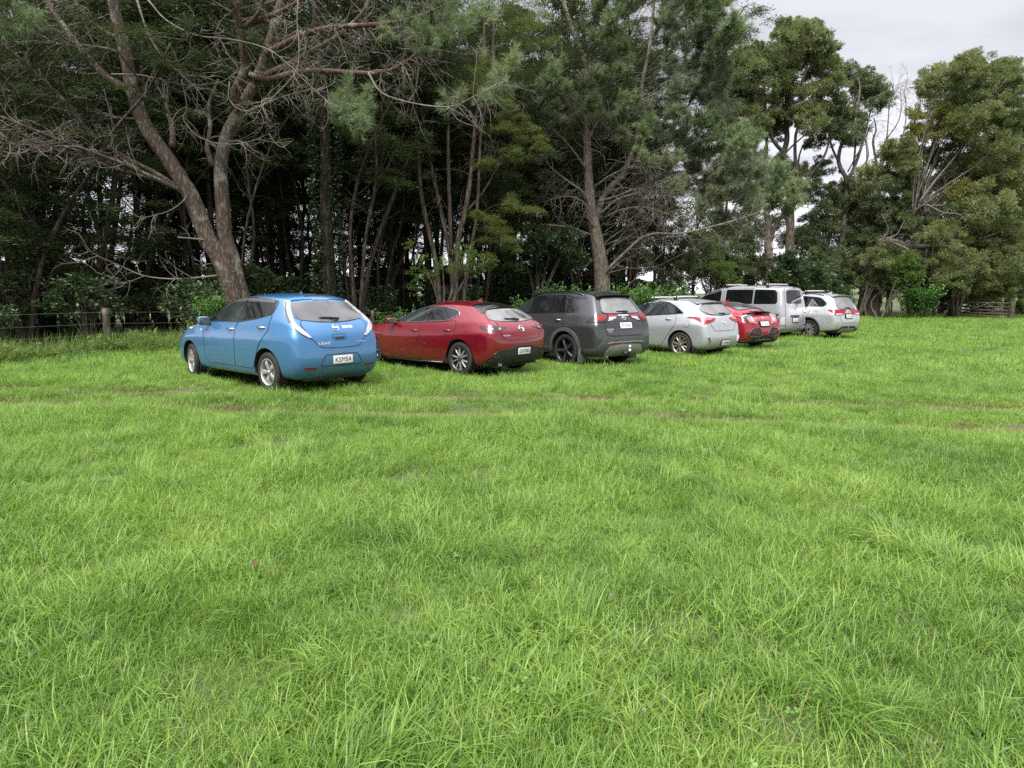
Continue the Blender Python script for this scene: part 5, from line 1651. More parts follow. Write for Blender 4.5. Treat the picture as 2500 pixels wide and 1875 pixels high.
# ------------------------------------------------------------------ the middle pine
rng = np.random.default_rng(5)
YC = 31.0
bx = at(*X7(1492, 1600), YC).x
pine2 = tree_root('pine_tree', bx, YC, 'middle pine with a straight grey trunk, dead lower branches and tall needled crown')
z0 = float(gh(bx, YC))
mA, mB_ = MB(), MB()
PC = limb(mA, [(bx + .05, YC, z0 - .1)] + path3(X7, [(1480, 1480), (1460, 1330), (1440, 1220), (1420, 1100), (1412, 1000), (1405, 880), (1400, 740), (1395, 600), (1400, 400), (1370, 280), (1310, 130), (1265, -40), (1250, -300), (1260, -600)], YC), .40, .045, 12, 4, rng=rng, wob=.03, flare=.2, power=.6)
PD = limb(mB_, path3(X7, [(1465, 1190), (1478, 1090), (1530, 1010), (1600, 930), (1650, 800), (1690, 640), (1700, 450), (1740, 250), (1760, 50), (1770, -200)], YC + .2, YC + .8), .16, .05, 9, 4, rng=rng, wob=.03)
localise(mA.build('trunk', V['grey_bark']), pine2)
localise(mB_.build('trunk', V['grey_bark']), pine2)
for pts, y0, y1, r0, r1, nt_ in [
        ([(1500, 1480), (1530, 1440), (1600, 1370), (1690, 1290), (1770, 1262), (1900, 1262), (2050, 1230), (2200, 1190), (2320, 1150)], YC - .2, YC - 2.5, .09, .02, 22),
        ([(1415, 1120), (1380, 1040), (1300, 980), (1200, 900), (1150, 800)], YC, YC - 1.5, .07, .02, 14),
        ([(1420, 960), (1360, 860), (1280, 760), (1200, 690)], YC, YC - 1, .06, .02, 12),
        ([(1425, 1270), (1370, 1250), (1300, 1225), (1180, 1215)], YC, YC - 1, .06, .03, 8),
        ([(1440, 1230), (1400, 1170), (1390, 1100), (1300, 1060), (1200, 1080)], YC - .2, YC - 1.6, .05, .015, 12),
        ([(1470, 1160), (1560, 1080), (1680, 1040), (1770, 1000), (1900, 960)], YC - .2, YC - 1.8, .06, .015, 18),
        ([(1460, 1090), (1560, 1060), (1680, 1020), (1800, 1060), (1900, 1040)], YC, YC - 2, .05, .015, 16),
        ([(1480, 1180), (1600, 1130), (1720, 1120), (1850, 1160)], YC, YC - 2.2, .05, .015, 16),
        ([(1440, 1010), (1540, 940), (1660, 900), (1770, 905)], YC, YC - 1.5, .05, .015, 14),
        ([(1405, 760), (1460, 660), (1560, 600), (1660, 560), (1780, 500)], YC, YC - 1, .06, .02, 8),
        ([(1400, 560), (1330, 460), (1260, 420)], YC, YC - 1, .05, .02, 5),
        ([(1385, 330), (1440, 200), (1520, 120)], YC, YC - .6, .05, .02, 5),
        ([(1340, 200), (1420, 110), (1500, 0)], YC, YC - .6, .04, .02, 5)]:
    m_, t_ = MB(), MB()
    P = limb(m_, path3(X7, pts, y0, y1), r0, r1, 7, 4)
    lo = localise(m_.build('dead_branch', V['pale_limb']), pine2)
    twigs_along(t_, P, int(nt_ * 1.1), 1.4, .0095, rng, .15)
    localise(t_.build('dead_twigs', V['dead_twig']), pine2).parent = lo
    lo.children[0].matrix_parent_inverse = Matrix()
mbn, mbd, mbw = MB(), MB(), MB()
AX = (pine2.location.x, YC)
pine_clumps(mbn, X7, [(1220, 380, 45), (1235, 460, 55), (1300, 500, 40), (1180, 440, 35), (1420, 500, 55), (1560, 400, 65), (1600, 360, 55), (1440, 580, 70), (1480, 60, 70), (1520, 150, 75), (1460, 220, 60), (1570, 250, 60),
                      (1620, 80, 80), (1690, 30, 70), (1600, 560, 60), (1210, 340, 30), (1600, 480, 50), (1720, 860, 55), (1690, 720, 60), (1500, 20, 60), (1540, -60, 80), (1450, -80, 80), (1620, -120, 90)], YC - 1.6, 1.2, rng, 1.25, .21, .019, wood=mbw, axis_xy=AX)
pine_clumps(mbn, X8, [(160, 60, 90), (250, 100, 80), (330, 150, 70), (392, 175, 42), (370, 215, 40), (300, 240, 70), (230, 30, 90), (140, -40, 100), (300, 40, 60), (60, -80, 110),
                      (225, 640, 70), (300, 660, 60), (370, 690, 60), (440, 640, 38), (500, 690, 32), (470, 720, 50), (180, 600, 60), (250, 740, 60), (400, 740, 60), (440, 960, 60)], YC - 1.2, 1.5, rng, 1.25, .21, .019, wood=mbw, axis_xy=AX)
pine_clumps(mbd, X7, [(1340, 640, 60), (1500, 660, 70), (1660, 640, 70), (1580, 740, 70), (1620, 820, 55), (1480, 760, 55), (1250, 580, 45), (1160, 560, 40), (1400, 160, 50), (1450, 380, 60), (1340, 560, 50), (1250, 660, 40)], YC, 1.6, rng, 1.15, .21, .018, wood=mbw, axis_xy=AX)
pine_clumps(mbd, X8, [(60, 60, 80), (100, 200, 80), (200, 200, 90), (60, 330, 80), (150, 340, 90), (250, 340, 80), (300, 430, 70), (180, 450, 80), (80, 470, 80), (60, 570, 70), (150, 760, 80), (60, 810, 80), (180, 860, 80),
                      (300, 880, 85), (400, 860, 75), (330, 980, 80), (430, 1050, 65), (250, 1010, 60), (350, 790, 80), (120, 680, 70), (380, 1110, 45), (20, 700, 70), (480, 1010, 40), (100, 930, 60), (420, 800, 70), (470, 860, 60), (500, 940, 55), (360, 930, 70), (260, 940, 70), (400, 1000, 70), (480, 800, 55), (340, 850, 70), (420, 720, 60), (310, 560, 70), (260, 500, 70), (200, 950, 60), (340, 1080, 50), (280, 250, 70), (330, 330, 50), (40, 140, 70)], YC, 2.0, rng, 1.35, .21, .019, wood=mbw, axis_xy=AX)
localise(mbn.build('crown', V['needles']), pine2)
localise(mbd.build('shaded_crown', V['needles_dull']), pine2)  # shade inside the crown is put into the duller needle colour
localise(mbw.build('needle_twigs', V['grey_bark']), pine2)

# ------------------------------------------------------------------ the small pine behind the van
rng = np.random.default_rng(8)
YS = 42.0
bx = at(*X8(572, 1410), YS).x
pine3 = tree_root('pine_tree', bx, YS, 'small pine with tufted bright needles and forked bare trunk behind the silver van')
mA, m2 = MB(), MB()
limb(mA, [(bx, YS, float(gh(bx, YS)) - .1)] + path3(X8, [(566, 1330), (556, 1210), (560, 1120), (548, 1040), (560, 960), (575, 900)], YS), .30, .10, 10, 4, rng=rng, wob=.03)
limb(m2, path3(X8, [(570, 1190), (595, 1110), (640, 1040), (650, 980)], YS, YS - .3), .14, .06, 8, 4)
localise(mA.build('trunk', V['grey_bark']), pine3); localise(m2.build('limb', V['grey_bark']), pine3)
t_ = MB()
for q in ((530, 1200), (545, 1240), (580, 1180), (590, 1170)):
    for _ in range(3): twig(t_, at(*X8(*q), YS), unit(np.array([rng.normal(), -.5, .4])), 1.4, .02, rng)
localise(t_.build('dead_twigs', V['dead_twig']), pine3)
mbn, mbw = MB(), MB()
pine_clumps(mbn, X8, [(560, 875, 55), (620, 880, 55), (680, 930, 48), (520, 960, 55), (590, 960, 75), (650, 995, 60), (560, 1035, 55), (505, 1020, 45), (640, 1060, 38), (600, 850, 40), (700, 960, 30), (540, 900, 50)], YS - .6, 1.0, rng, 1.2, .22, .022, wood=mbw, axis_xy=(pine3.location.x, YS))
localise(mbn.build('crown', V['needles']), pine3)
localise(mbw.build('needle_twigs', V['grey_bark']), pine3)

# ------------------------------------------------------------------ the multi-stemmed tree behind the crimson hatchback
rng = np.random.default_rng(21)
YM = 25.6
bx = at(*X7(680, 1600), YM).x
multi = tree_root('kanuka_tree', bx, YM, 'many-stemmed slender tree with yellow-green hanging sprays behind the crimson hatchback')
zb_ = float(gh(bx, YM)) - .05
STEMS = [([(605, 1640), (580, 1400), (530, 1180), (500, 1000), (492, 800), (470, 620), (430, 400), (420, 100)], .11),
         ([(680, 1640), (660, 1380), (605, 1110), (560, 900), (530, 740), (500, 500), (520, 200)], .10),
         ([(690, 1640), (705, 1300), (742, 1150), (772, 950), (790, 750), (808, 600), (840, 300), (850, 50)], .12),
         ([(668, 1380), (655, 1000), (650, 720), (655, 560), (640, 300)], .08),
         ([(742, 1150), (830, 1050), (920, 900), (960, 840)], .05),
         ([(735, 1640), (762, 1400), (800, 1200), (815, 1000), (830, 700), (880, 400), (900, 100)], .08)]
for pts, r in STEMS:
    m_ = MB()
    Q = path3(X7, pts, YM, YM + rng.uniform(-.6, .9))
    if pts[0][1] > 1600: Q = [(Q[0].x + .06, Q[0].y, zb_)] + Q
    P = limb(m_, Q, r, r * .4, 8, 4, rng=rng, wob=.03)
    localise(m_.build('trunk', V['kanuka_bark']), multi)
t_ = MB()
for _ in range(46):
    pts, r = STEMS[rng.integers(0, len(STEMS))]
    q = pts[rng.integers(2, len(pts))]
    twig(t_, at(*X7(*q), YM), unit(np.array([rng.normal() * .8, rng.normal() * .5, .9])), rng.uniform(.8, 2.0), .016, rng, 0, 0, .3)
localise(t_.build('dead_twigs', V['kanuka_bark']), multi)
mk = MB()
for a, b, r in [(870, 320, 80), (800, 370, 70), (930, 350, 60), (760, 430, 70), (860, 430, 80), (1000, 560, 70), (960, 620, 60), (1030, 640, 50), (930, 690, 70), (1100, 730, 80), (1140, 790, 50), (1060, 700, 60), (1010, 810, 60), (950, 830, 50),
                (860, 880, 70), (820, 900, 50), (1050, 1100, 90), (990, 1080, 60), (1110, 1140, 50), (860, 1170, 90), (800, 1150, 60), (920, 1230, 80), (960, 1290, 80), (1000, 1340, 40), (850, 1280, 70), (840, 1400, 60), (800, 1440, 40), (880, 1440, 40),
                (1000, 60, 100), (1080, 120, 90), (1150, 200, 80), (1100, 240, 60), (960, 140, 80), (1050, 20, 90), (1160, 100, 80)]:
    for _ in range(4):
        aa, bb = a + rng.normal() * r * .5, b + rng.normal() * r * .28
        yy = YM - .6 + rng.uniform(-.8, .8)
        c = at(*X7(aa, bb), yy)
        s = (at(*X7(aa + r, bb), yy) - c).length
        spray(mk, c, s * .62, (rng.normal() * .5 + .5, -.4, -.05), rng, 330, .075, .015)
localise(mk.build('crown', V['kanuka_lit']), multi)

# ------------------------------------------------------------------ the stand of slender trees behind the fence
def make_kanuka(seed, h, stems, low, label, mat_leaf, parent_col=None):
    rng = np.random.default_rng(seed)
    root = empty('kanuka_tree', (0, 0, 0))
    tag(root, label, 'tree', 'slender trees of the dark stand behind the fence')
    mt, mf = MB(), MB()
    tips = []
    for s in range(stems):
        a = rng.uniform(0, 6.28)
        lean = rng.uniform(.04, .24)
        p = np.array([math.cos(a) * .12 * s, math.sin(a) * .12 * s, -.1])
        pts, d = [p], unit(np.array([math.cos(a) * lean, math.sin(a) * lean, 1]))
        nseg = 7
        for i in range(nseg):
            p = p + d * h / nseg
            d = unit(d + rng.normal(size=3) * np.array([.13, .13, .02]))
            pts.append(p)
        r0 = rng.uniform(.065, .115)
        P = limb(mt, pts, r0, .025, 7, 3, rng=rng, wob=.04, flare=.2)
        for _ in range(15):
            i = rng.integers(int(len(P) * low * .8), len(P) - 1)
            a2 = rng.uniform(0, 6.28)
            d2 = unit(np.array([math.cos(a2) * .8, math.sin(a2) * .8, rng.uniform(.5, 1.3)]))
            L = rng.uniform(1.0, 2.8)
            q = [P[i], P[i] + d2 * L * .5 + rng.normal(size=3) * .1, P[i] + d2 * L + np.array([0, 0, .2])]
            limb(mt, q, .028, .008, 4, 3)
            tips += [q[1], q[2]]
        # bare side shoots on the lower stem
        for _ in range(7):
            i = rng.integers(3, max(4, int(len(P) * low)))
            a2 = rng.uniform(0, 6.28)
            twig(mt, P[i], (math.cos(a2), math.sin(a2), .7), rng.uniform(.5, 1.5), .011, rng, 0, 0, .3)
        tips += [P[-1], P[-3], P[-5]]
    for c in tips:
        if c[2] < h * low * .9: continue
        for _ in range(3):
            o = rng.normal(size=3) * np.array([.55, .55, .35])
            u_ = unit(np.array([o[0], o[1], -.05])) * 1.5
            spray(mf, np.array(c) + o, rng.uniform(.30, .62), u_, rng, 190, .11, .024, .11)
    t = mt.build('trunk', V['dark_bark'], root)
    f = mf.build('crown', mat_leaf, root)
    return root


LBL = 'slender dark-stemmed tree standing against the light in the stand behind the fence'
protos = [make_kanuka(101, 12.5, 2, .50, LBL, V['kanuka']), make_kanuka(102, 13.5, 1, .55, LBL, V['kanuka']),
          make_kanuka(103, 11.5, 3, .46, LBL, V['kanuka']), make_kanuka(104, 14.0, 2, .50, LBL, V['kanuka'])]
rng = np.random.default_rng(77)
spots = []
FN = np.array([-.68, .733])
tries = 0
while len(spots) < 56 and tries < 6000:
    tries += 1
    s = rng.uniform(-19, 13.5)
    d = rng.uniform(1.2, 14.0)
    x, y = s + FN[0] * d, fence_y(s) + FN[1] * d
    if s < -11: y = 17.5 + d * .9 + rng.uniform(0, 3)
    if min([9] + [math.hypot(x - a, y - b) for a, b in spots]) < 1.15: continue
    if math.hypot(x - pine.location.x, y - pine.location.y) < 1.3 or math.hypot(x - pine2.location.x, y - pine2.location.y) < 1.6: continue
    if x / y > .21 or (x / y < -.46 and y < 24): continue
    if abs(x / y) > .84 or (s < -11 and rng.random() < .45): continue
    spots.append((x, y))
for i, (x, y) in enumerate(spots):
    o = protos[i] if i < 4 else copy_tree(protos[int(rng.integers(0, 4))])
    o.location = (x, y, float(gh(x, y)))
    k = rng.uniform(.85, 1.15)
    o.rotation_euler = (rng.normal() * .04, rng.normal() * .04, rng.uniform(0, 6.28))
    o.scale = (k, k, k * rng.uniform(.95, 1.1))

# brushier, more tangled ones that close most of the gaps
LBT = 'tangled thin-stemmed tree with brushy low branches in the stand behind the fence'
br = [make_kanuka(111, 9.5, 4, .36, LBT, V['kanuka']), make_kanuka(112, 9.0, 3, .32, LBT, V['kanuka'])]
for b_ in br: b_['group'] = 'tangled thin-stemmed trees of the stand'
k = 0
for u in list(range(440, 1500, 112)) + [690, 930]:
    y = rng.uniform(26, 40) if u < 1200 else rng.uniform(33, 42)
    x = (u + rng.uniform(-18, 18) - 1250) / FPX * y
    if y < fence_y(x) + 1.5: y = fence_y(x) + rng.uniform(2, 8)
    o = br[k] if k < 2 else copy_tree(br[int(rng.integers(0, 2))])
    k += 1
    q = rng.uniform(.8, 1.15)
    o.location = (x, y, float(gh(x, y))); o.rotation_euler = (rng.normal() * .05, rng.normal() * .05, rng.uniform(0, 6.28)); o.scale = (q, q, q)

# taller full-crowned trees at the back of the stand
def make_dense(seed, h, z0, mat, label, group, nl=850, L=.18, W=.06, R=2.0, name='tree'):
    rng = np.random.default_rng(seed)
    root = empty(name, (0, 0, 0))
    tag(root, label, 'tree', group)
    mt, mf = MB(), MB()
    P = limb(mt, [(0, 0, -.1), (.1, .05, h * .3), (-.1, .1, h * .6), (.05, 0, h * .95)], .14, .04, 7, 4, rng=rng, wob=.04, flare=.2)
    for k in range(15):
        z = z0 + (h - z0) * rng.uniform(0, 1)
        q = R * math.sqrt(max(.12, 1 - ((z - z0) / (h - z0) - .35) ** 2 * 1.5))
        a = rng.uniform(0, 6.28)
        c = np.array([math.cos(a) * q * rng.uniform(.2, .9), math.sin(a) * q * rng.uniform(.2, .9), z])
        limb(mt, [(0, 0, z * .75), c * np.array([.5, .5, 1]) - [0, 0, .3], c], .05, .015, 5, 3)
        leaf_clump(mf, c, rng.uniform(.8, 1.35), rng, nl, L, W, .6, 24)
    mt.build('trunk', V['dark_bark'], root)
    mf.build('crown', mat, root)
    return root


G3 = 'full-crowned dark trees at the back of the stand'
LB3 = 'dark full-crowned tree closing the canopy at the back of the stand'
dense = [make_dense(141, 13.5, 6.6, V['kanuka'], LB3, G3), make_dense(142, 15.5, 7.2, V['kanuka'], LB3, G3), make_dense(143, 12.0, 6.2, V['brown_spray'], LB3, G3, 800, .13, .04), make_dense(144, 9.0, 2.2, V['kanuka'], LB3, G3, 900, .13, .045, 1.7)]
rng = np.random.default_rng(145)
k = 0
for s in np.arange(-21, 12.5, 1.25):
    for row in range(3):
        d = (7.0, 11.0, 15.0)[row] + rng.uniform(-1.6, 1.6)
        if s < -8 and rng.random() < .62: continue
        x = s + FN[0] * d + rng.uniform(-.5, .5)
        y = (fence_y(s) if s > -11 else 18.0) + FN[1] * d
        if abs(x / y) > .86 or x / y > .19: continue
        o = dense[k] if k < 4 else copy_tree(dense[int(rng.choice([0, 1, 1, 2, 2, 3]) if row else rng.choice([0, 0, 1, 2]))])
        k += 1
        q = rng.uniform(.85, 1.15)
        o.location = (x, y, float(gh(x, y))); o.rotation_euler = (0, 0, rng.uniform(0, 6.28)); o.scale = (q, q, q)

# low-branched dark trees on the left, feathery down to head height
LB2 = 'dark feathery tree with layered low branches at the left edge of the wood'
pr2 = make_kanuka(131, 9.5, 2, .16, LB2, V['kanuka'])
pr2['group'] = 'dark feathery trees at the left edge of the wood'
for i, (u, y, k) in enumerate([(60, 19.5, 1.0), (210, 21.5, 1.05), (-60, 22.5, 1.15), (330, 24.0, 1.1), (130, 25.5, 1.2), (430, 27, 1.1), (-160, 18.5, .9), (20, 28, 1.25), (270, 29, 1.2)]):
    o = pr2 if i == 0 else copy_tree(pr2)
    x = (u - 1250) / FPX * y
    o.location = (x, y, float(gh(x, y)))
    o.rotation_euler = (0, 0, rng.uniform(0, 6.28))
    o.scale = (k * 1.15, k * 1.15, k)

# ivy-covered trunk
rng = np.random.default_rng(31)
YI = 24.0
x = (808 - 1250) / FPX * YI
ivy = tree_root('ivy_clad_tree', x, YI, 'dark upright trunk thickly wrapped in ivy between the two pines')
m_, f_ = MB(), MB()
P = limb(m_, [(x, YI, -.1), (x + .03, YI, 2), (x - .02, YI, 4), (x + .05, YI, 7), (x - .1, YI, 10), (x, YI, 13)], .26, .14, 10, 4)
localise(m_.build('trunk', V['dark_bark']), ivy)
n = 5200
zz = rng.uniform(0, 9.5, n) ; aa = rng.uniform(0, 6.28, n)
rr = .30 + rng.uniform(0, .22, n) + .06 * np.sin(zz * 2.2 + aa)
Pp = np.stack([x + np.cos(aa) * rr, YI + np.sin(aa) * rr, zz], 1)
Dd = np.stack([np.cos(aa), np.sin(aa), rng.uniform(-1.2, .2, n)], 1)
leaves(f_, Pp, Dd, .11 * rng.uniform(.7, 1.3, n), .085, rng)
localise(f_.build('ivy', V['ivy']), ivy)
mk = MB()
for k in range(60):
    spray(mk, np.array([x, YI, 11]) + rng.normal(size=3) * np.array([1.4, 1.4, 1.5]), .8, rng.normal(size=3), rng, 90, .10, .034)
localise(mk.build('crown', V['kanuka']), ivy)

# ------------------------------------------------------------------ the trees on the right
def crown_part(name, mat, root, conv, items, y, spread, rng, dens=1.0, L=.17, W=.048, flat=.8):
    mb = MB()
    for a, b, r in items:
        yy = y + rng.uniform(-spread, spread)
        c = at(*conv(a, b), yy)
        s = (at(*conv(a + r, b), yy) - c).length
        leaf_clump(mb, c, s * 1.18, rng, int(5200 * dens * s ** 1.7), L, W, flat, 34)
    return localise(mb.build(name, mat), root)


rng = np.random.default_rng(41)
# tall wattle
YW = 47.0
bx = at(*X8(640, 1450), YW).x
w1 = tree_root('wattle_tree', bx, YW, 'tallest round-crowned green tree rising behind the silver van')
m_ = MB()
for pts, r0, r1 in [([(655, 1600), (660, 1300), (668, 1100), (660, 950), (625, 800), (650, 690), (645, 560), (660, 420), (690, 280), (700, 180)], .34, .07),
                    ([(660, 950), (700, 870), (690, 760), (700, 640), (760, 540), (800, 430)], .16, .05),
                    ([(640, 760), (580, 690), (560, 600), (530, 480), (480, 380)], .14, .04), ([(625, 800), (640, 760), (700, 700), (800, 620)], .10, .03),
                    ([(545, 850), (550, 740), (545, 600), (520, 500)], .14, .04), ([(460, 900), (480, 760), (450, 620), (400, 500)], .12, .04),
                    ([(670, 1050), (740, 900), (830, 780), (870, 650), (900, 520)], .13, .04), ([(700, 870), (720, 740), (800, 640)], .08, .03),
                    ([(790, 180), (760, 300), (720, 420)], .05, .08)]:
    limb(m_, path3(X8, pts, YW, YW + rng.uniform(-1, 1)), r0, r1, 8, 4, rng=rng, wob=.03)
bz = float(gh(bx, YW))
limb(m_, [(bx, YW, bz - .1), at(*X8(655, 1600), YW)], .36, .34, 8, 2) if at(*X8(655, 1600), YW).z > bz else None
localise(m_.build('trunk', V['wattle_bark']), w1)
crown_part('crown', V['wattle'], w1, X8, [(680, 180, 85), (640, 150, 55), (720, 150, 55), (790, 190, 70), (800, 130, 35), (830, 260, 80), (720, 250, 85), (600, 260, 80), (560, 300, 80), (480, 300, 90), (420, 350, 90), (490, 240, 40), (420, 265, 30),
    (560, 370, 100), (700, 300, 90), (640, 400, 60), (800, 400, 90), (880, 420, 80), (850, 500, 90), (720, 500, 90), (540, 540, 85), (480, 590, 80), (420, 650, 70), (620, 570, 70), (760, 590, 75), (590, 640, 60), (800, 330, 70), (870, 290, 40)], YW, 2.2, rng, .95)
crown_part('shaded_crown', V['wattle_dark'], w1, X8, [(360, 420, 80), (330, 480, 60), (420, 430, 80), (500, 430, 80), (640, 470, 60), (380, 570, 60), (300, 580, 50), (460, 500, 70), (830, 590, 70), (520, 640, 50), (350, 520, 60), (780, 700, 42), (700, 840, 45), (620, 790, 38), (760, 890, 60), (680, 930, 60), (830, 820, 50)], YW + 1, 1.5, rng, .9)  # shaded parts of the crown: shade put into a darker leaf colour
# slim tree beside it
w2 = tree_root('wattle_tree', at(*X8(900, 1500), YW + 2).x, YW + 2, 'slim sparse tree with bare pale stems right of the tallest crown')
m_ = MB()
bx2 = w2.location.x
for pts, r0, r1 in [([(905, 1590), (920, 1250), (940, 1000), (950, 900), (905, 800), (930, 680), (990, 560), (1010, 440), (1000, 380)], .24, .04),
                    ([(950, 900), (1000, 780), (1030, 680), (1060, 560), (1100, 470)], .13, .03), ([(980, 820), (990, 700), (1000, 620), (1020, 540)], .08, .03),
                    ([(1000, 850), (1050, 780), (1045, 700)], .07, .03), ([(905, 800), (870, 720), (860, 640), (900, 560)], .09, .03), ([(930, 700), (1000, 620), (1080, 570), (1120, 560)], .05, .02)]:
    limb(m_, path3(X8, pts, YW + 2), r0, r1, 7, 4)
limb(m_, [(bx2, YW + 2, float(gh(bx2, YW)) - .1), at(*X8(905, 1590), YW + 2)], .26, .24, 7, 2)
localise(m_.build('trunk', V['pale_limb']), w2)
crown_part('crown', V['wattle_dark'], w2, X8, [(960, 360, 60), (1020, 385, 60), (1060, 400, 50), (1110, 440, 55), (1130, 500, 45), (1000, 450, 55), (920, 350, 45), (950, 560, 75), (980, 640, 70), (900, 620, 70), (860, 670, 50), (940, 600, 70), (1060, 470, 45), (1090, 520, 40), (880, 560, 60), (970, 690, 40)], YW + 2, 1.5, rng, .7)

# bare grey stems
w3 = tree_root('bare_tree', at(*X8(1100, 1000), 50).x, 50.0, 'leafless grey tree with upright forking stems in the gap between the green crowns')
m_ = MB()
for pts, r0, r1 in [([(1110, 1500), (1100, 1200), (1100, 890), (1090, 790), (1075, 700), (1090, 640), (1080, 580)], .16, .03), ([(1100, 890), (1160, 800), (1200, 730), (1260, 660), (1290, 580)], .10, .02), ([(1100, 780), (1140, 690), (1150, 600), (1160, 500), (1195, 440)], .06, .015),
                    ([(1140, 690), (1200, 600), (1215, 520), (1210, 450)], .05, .015), ([(1200, 730), (1230, 640), (1240, 540), (1230, 450), (1245, 420)], .05, .012), ([(1230, 640), (1290, 560), (1300, 480), (1330, 420)], .05, .012),
                    ([(1040, 860), (1045, 760), (1040, 690), (1060, 620)], .05, .02), ([(1290, 580), (1310, 500), (1290, 440)], .03, .01), ([(1160, 500), (1180, 470), (1170, 430)], .025, .01), ([(950, 850), (1010, 740), (1050, 700)], .05, .02)]:
    P = limb(m_, path3(X8, pts, 50), r0, r1, 6, 4)
    for _ in range(7):
        twig(m_, P[rng.integers(len(P) // 2, len(P))], unit(np.array([rng.normal() * .6, rng.normal() * .3, 1])), rng.uniform(.8, 2.2), .016, rng, 0, 0, .35)
bx3 = w3.location.x
limb(m_, [(bx3, 50, float(gh(bx3, 50)) - .1), at(*X8(1110, 1500), 50)], .18, .16, 6, 2)
localise(m_.build('trunk', V['pale_limb']), w3)

# the big leaning tree on the right, with its fan of pale bare limbs
YB = 48.0
bx = at(*X8(1072, 1560), YB).x
w4 = tree_root('wattle_tree', bx, YB, 'broad spreading tree at the right with a fan of pale bare limbs')
bz = float(gh(bx, YB))
m_ = MB()
limb(m_, [(bx, YB, bz - .2)] + path3(X8, [(1068, 1450), (1060, 1330), (1075, 1240), (1110, 1195), (1190, 1200), (1270, 1222), (1370, 1212), (1450, 1190), (1520, 1190)], YB, YB - 2), .52, .06, 10, 4, rng=rng, wob=.05, flare=.2)
localise(m_.build('trunk', V['wattle_bark']), w4)
m2 = MB()
limb(m2, path3(X8, [(1030, 1560), (1025, 1400), (1045, 1250), (1040, 1120), (1000, 1020), (960, 950), (940, 890)], YB, YB + 1), .26, .08, 8, 4, rng=rng, wob=.04)
limb(m2, [(at(*X8(1030, 1560), YB).x, YB, bz - .1), at(*X8(1030, 1560), YB)], .28, .26, 8, 2)
localise(m2.build('trunk', V['wattle_bark']), w4)
fan = MB()
for k in range(30):
    a0, b0 = 1255 + rng.uniform(0, 80), 1015 + rng.uniform(-30, 60)
    t = k / 29
    a1, b1 = 1320 + 300 * t + rng.normal() * 22, 610 + 330 * t ** 1.4 + rng.normal() * 45
    mid = (a0 + (a1 - a0) * .45 - 14 + rng.normal() * 16, b0 + (b1 - b0) * .38 + rng.normal() * 12)
    yy = YB + rng.uniform(-1.6, 1.6)
    P = limb(fan, path3(X8, [(a0, b0), mid, (a1, b1), (a1 + 40 + rng.normal() * 15, b1 - 60)], yy, yy + rng.normal() * .8), rng.uniform(.035, .085), .014, 6, 4)
    for _ in range(4):
        twig(fan, P[rng.integers(3, len(P))], unit(np.array([rng.normal() * .5 + .3, rng.normal() * .3, .8])), rng.uniform(.6, 1.6), .014, rng, 0, 0, .3)
for k in range(4):
    a0 = 1290 + k * 34
    limb(fan, path3(X8, [(a0 - 30, 1330), (a0 - 5, 1150), (a0 + 20, 1000), (a0 + 50, 880)], YB + .8), .10, .06, 6, 4)
for pts in ([(1130, 1180), (1190, 1160), (1230, 1090)], [(1180, 1200), (1260, 1240), (1340, 1300), (1400, 1240)], [(1230, 1215), (1230, 1290), (1300, 1340), (1350, 1310)], [(1340, 1010), (1420, 1050), (1500, 1060), (1560, 1130)],
            [(1600, 1180), (1720, 1140), (1840, 1090)], [(1630, 1195), (1740, 1185), (1850, 1150)], [(1380, 1215), (1460, 1240), (1530, 1235)], [(1100, 1195), (1150, 1140), (1120, 1060)]):
    P = limb(fan, path3(X8, pts, YB - 2, YB - 2.5), .06, .02, 6, 4)
    for _ in range(5): twig(fan, P[rng.integers(2, len(P))], unit(np.array([rng.normal(), rng.normal() * .4, rng.normal() * .6])), rng.uniform(.6, 1.6), .014, rng)
localise(fan.build('bare_limbs', V['pale_limb']), w4)
crown_part('crown', V['wattle'], w4, X8, [(1400, 400, 85), (1470, 360, 85), (1540, 330, 75), (1600, 340, 85), (1680, 370, 90), (1740, 400, 85), (1790, 450, 75), (1340, 430, 55), (1450, 470, 100), (1560, 440, 100), (1660, 490, 110), (1760, 530, 100), (1500, 560, 80),
    (1600, 600, 100), (1700, 640, 110), (1800, 620, 90), (1650, 740, 120), (1770, 760, 120), (1590, 820, 90), (1700, 880, 120), (1820, 900, 100), (1560, 960, 90), (1650, 1000, 110), (1770, 1030, 110), (1540, 320, 40), (1590, 310, 30), (1700, 340, 35), (1150, 730, 55), (1210, 770, 60), (1180, 830, 60), (1240, 710, 45), (1100, 870, 55), (1040, 840, 45), (1290, 640, 40), (1260, 820, 55)], YB, 2.5, rng, .85)
crown_part('yellowing_crown', V['wattle_yellow'], w4, X8, [(1420, 590, 75), (1350, 640, 70), (1300, 670, 50), (1480, 620, 65), (1280, 560, 40), (1440, 520, 60), (1510, 930, 60), (1540, 640, 50), (1380, 560, 55)], YB - .5, 1.5, rng, .6)
crown_part('shaded_crown', V['wattle_dark'], w4, X8, [(1540, 520, 90), (1460, 700, 60), (1580, 720, 80), (1380, 760, 60), (1260, 760, 60), (1190, 880, 80), (1260, 870, 70), (1480, 830, 70), (1640, 860, 90), (1740, 960, 90), (1420, 900, 60), (1170, 760, 45)], YB + 1.5, 1.5, rng, .9)  # inner clumps get their shade from the darker leaf material


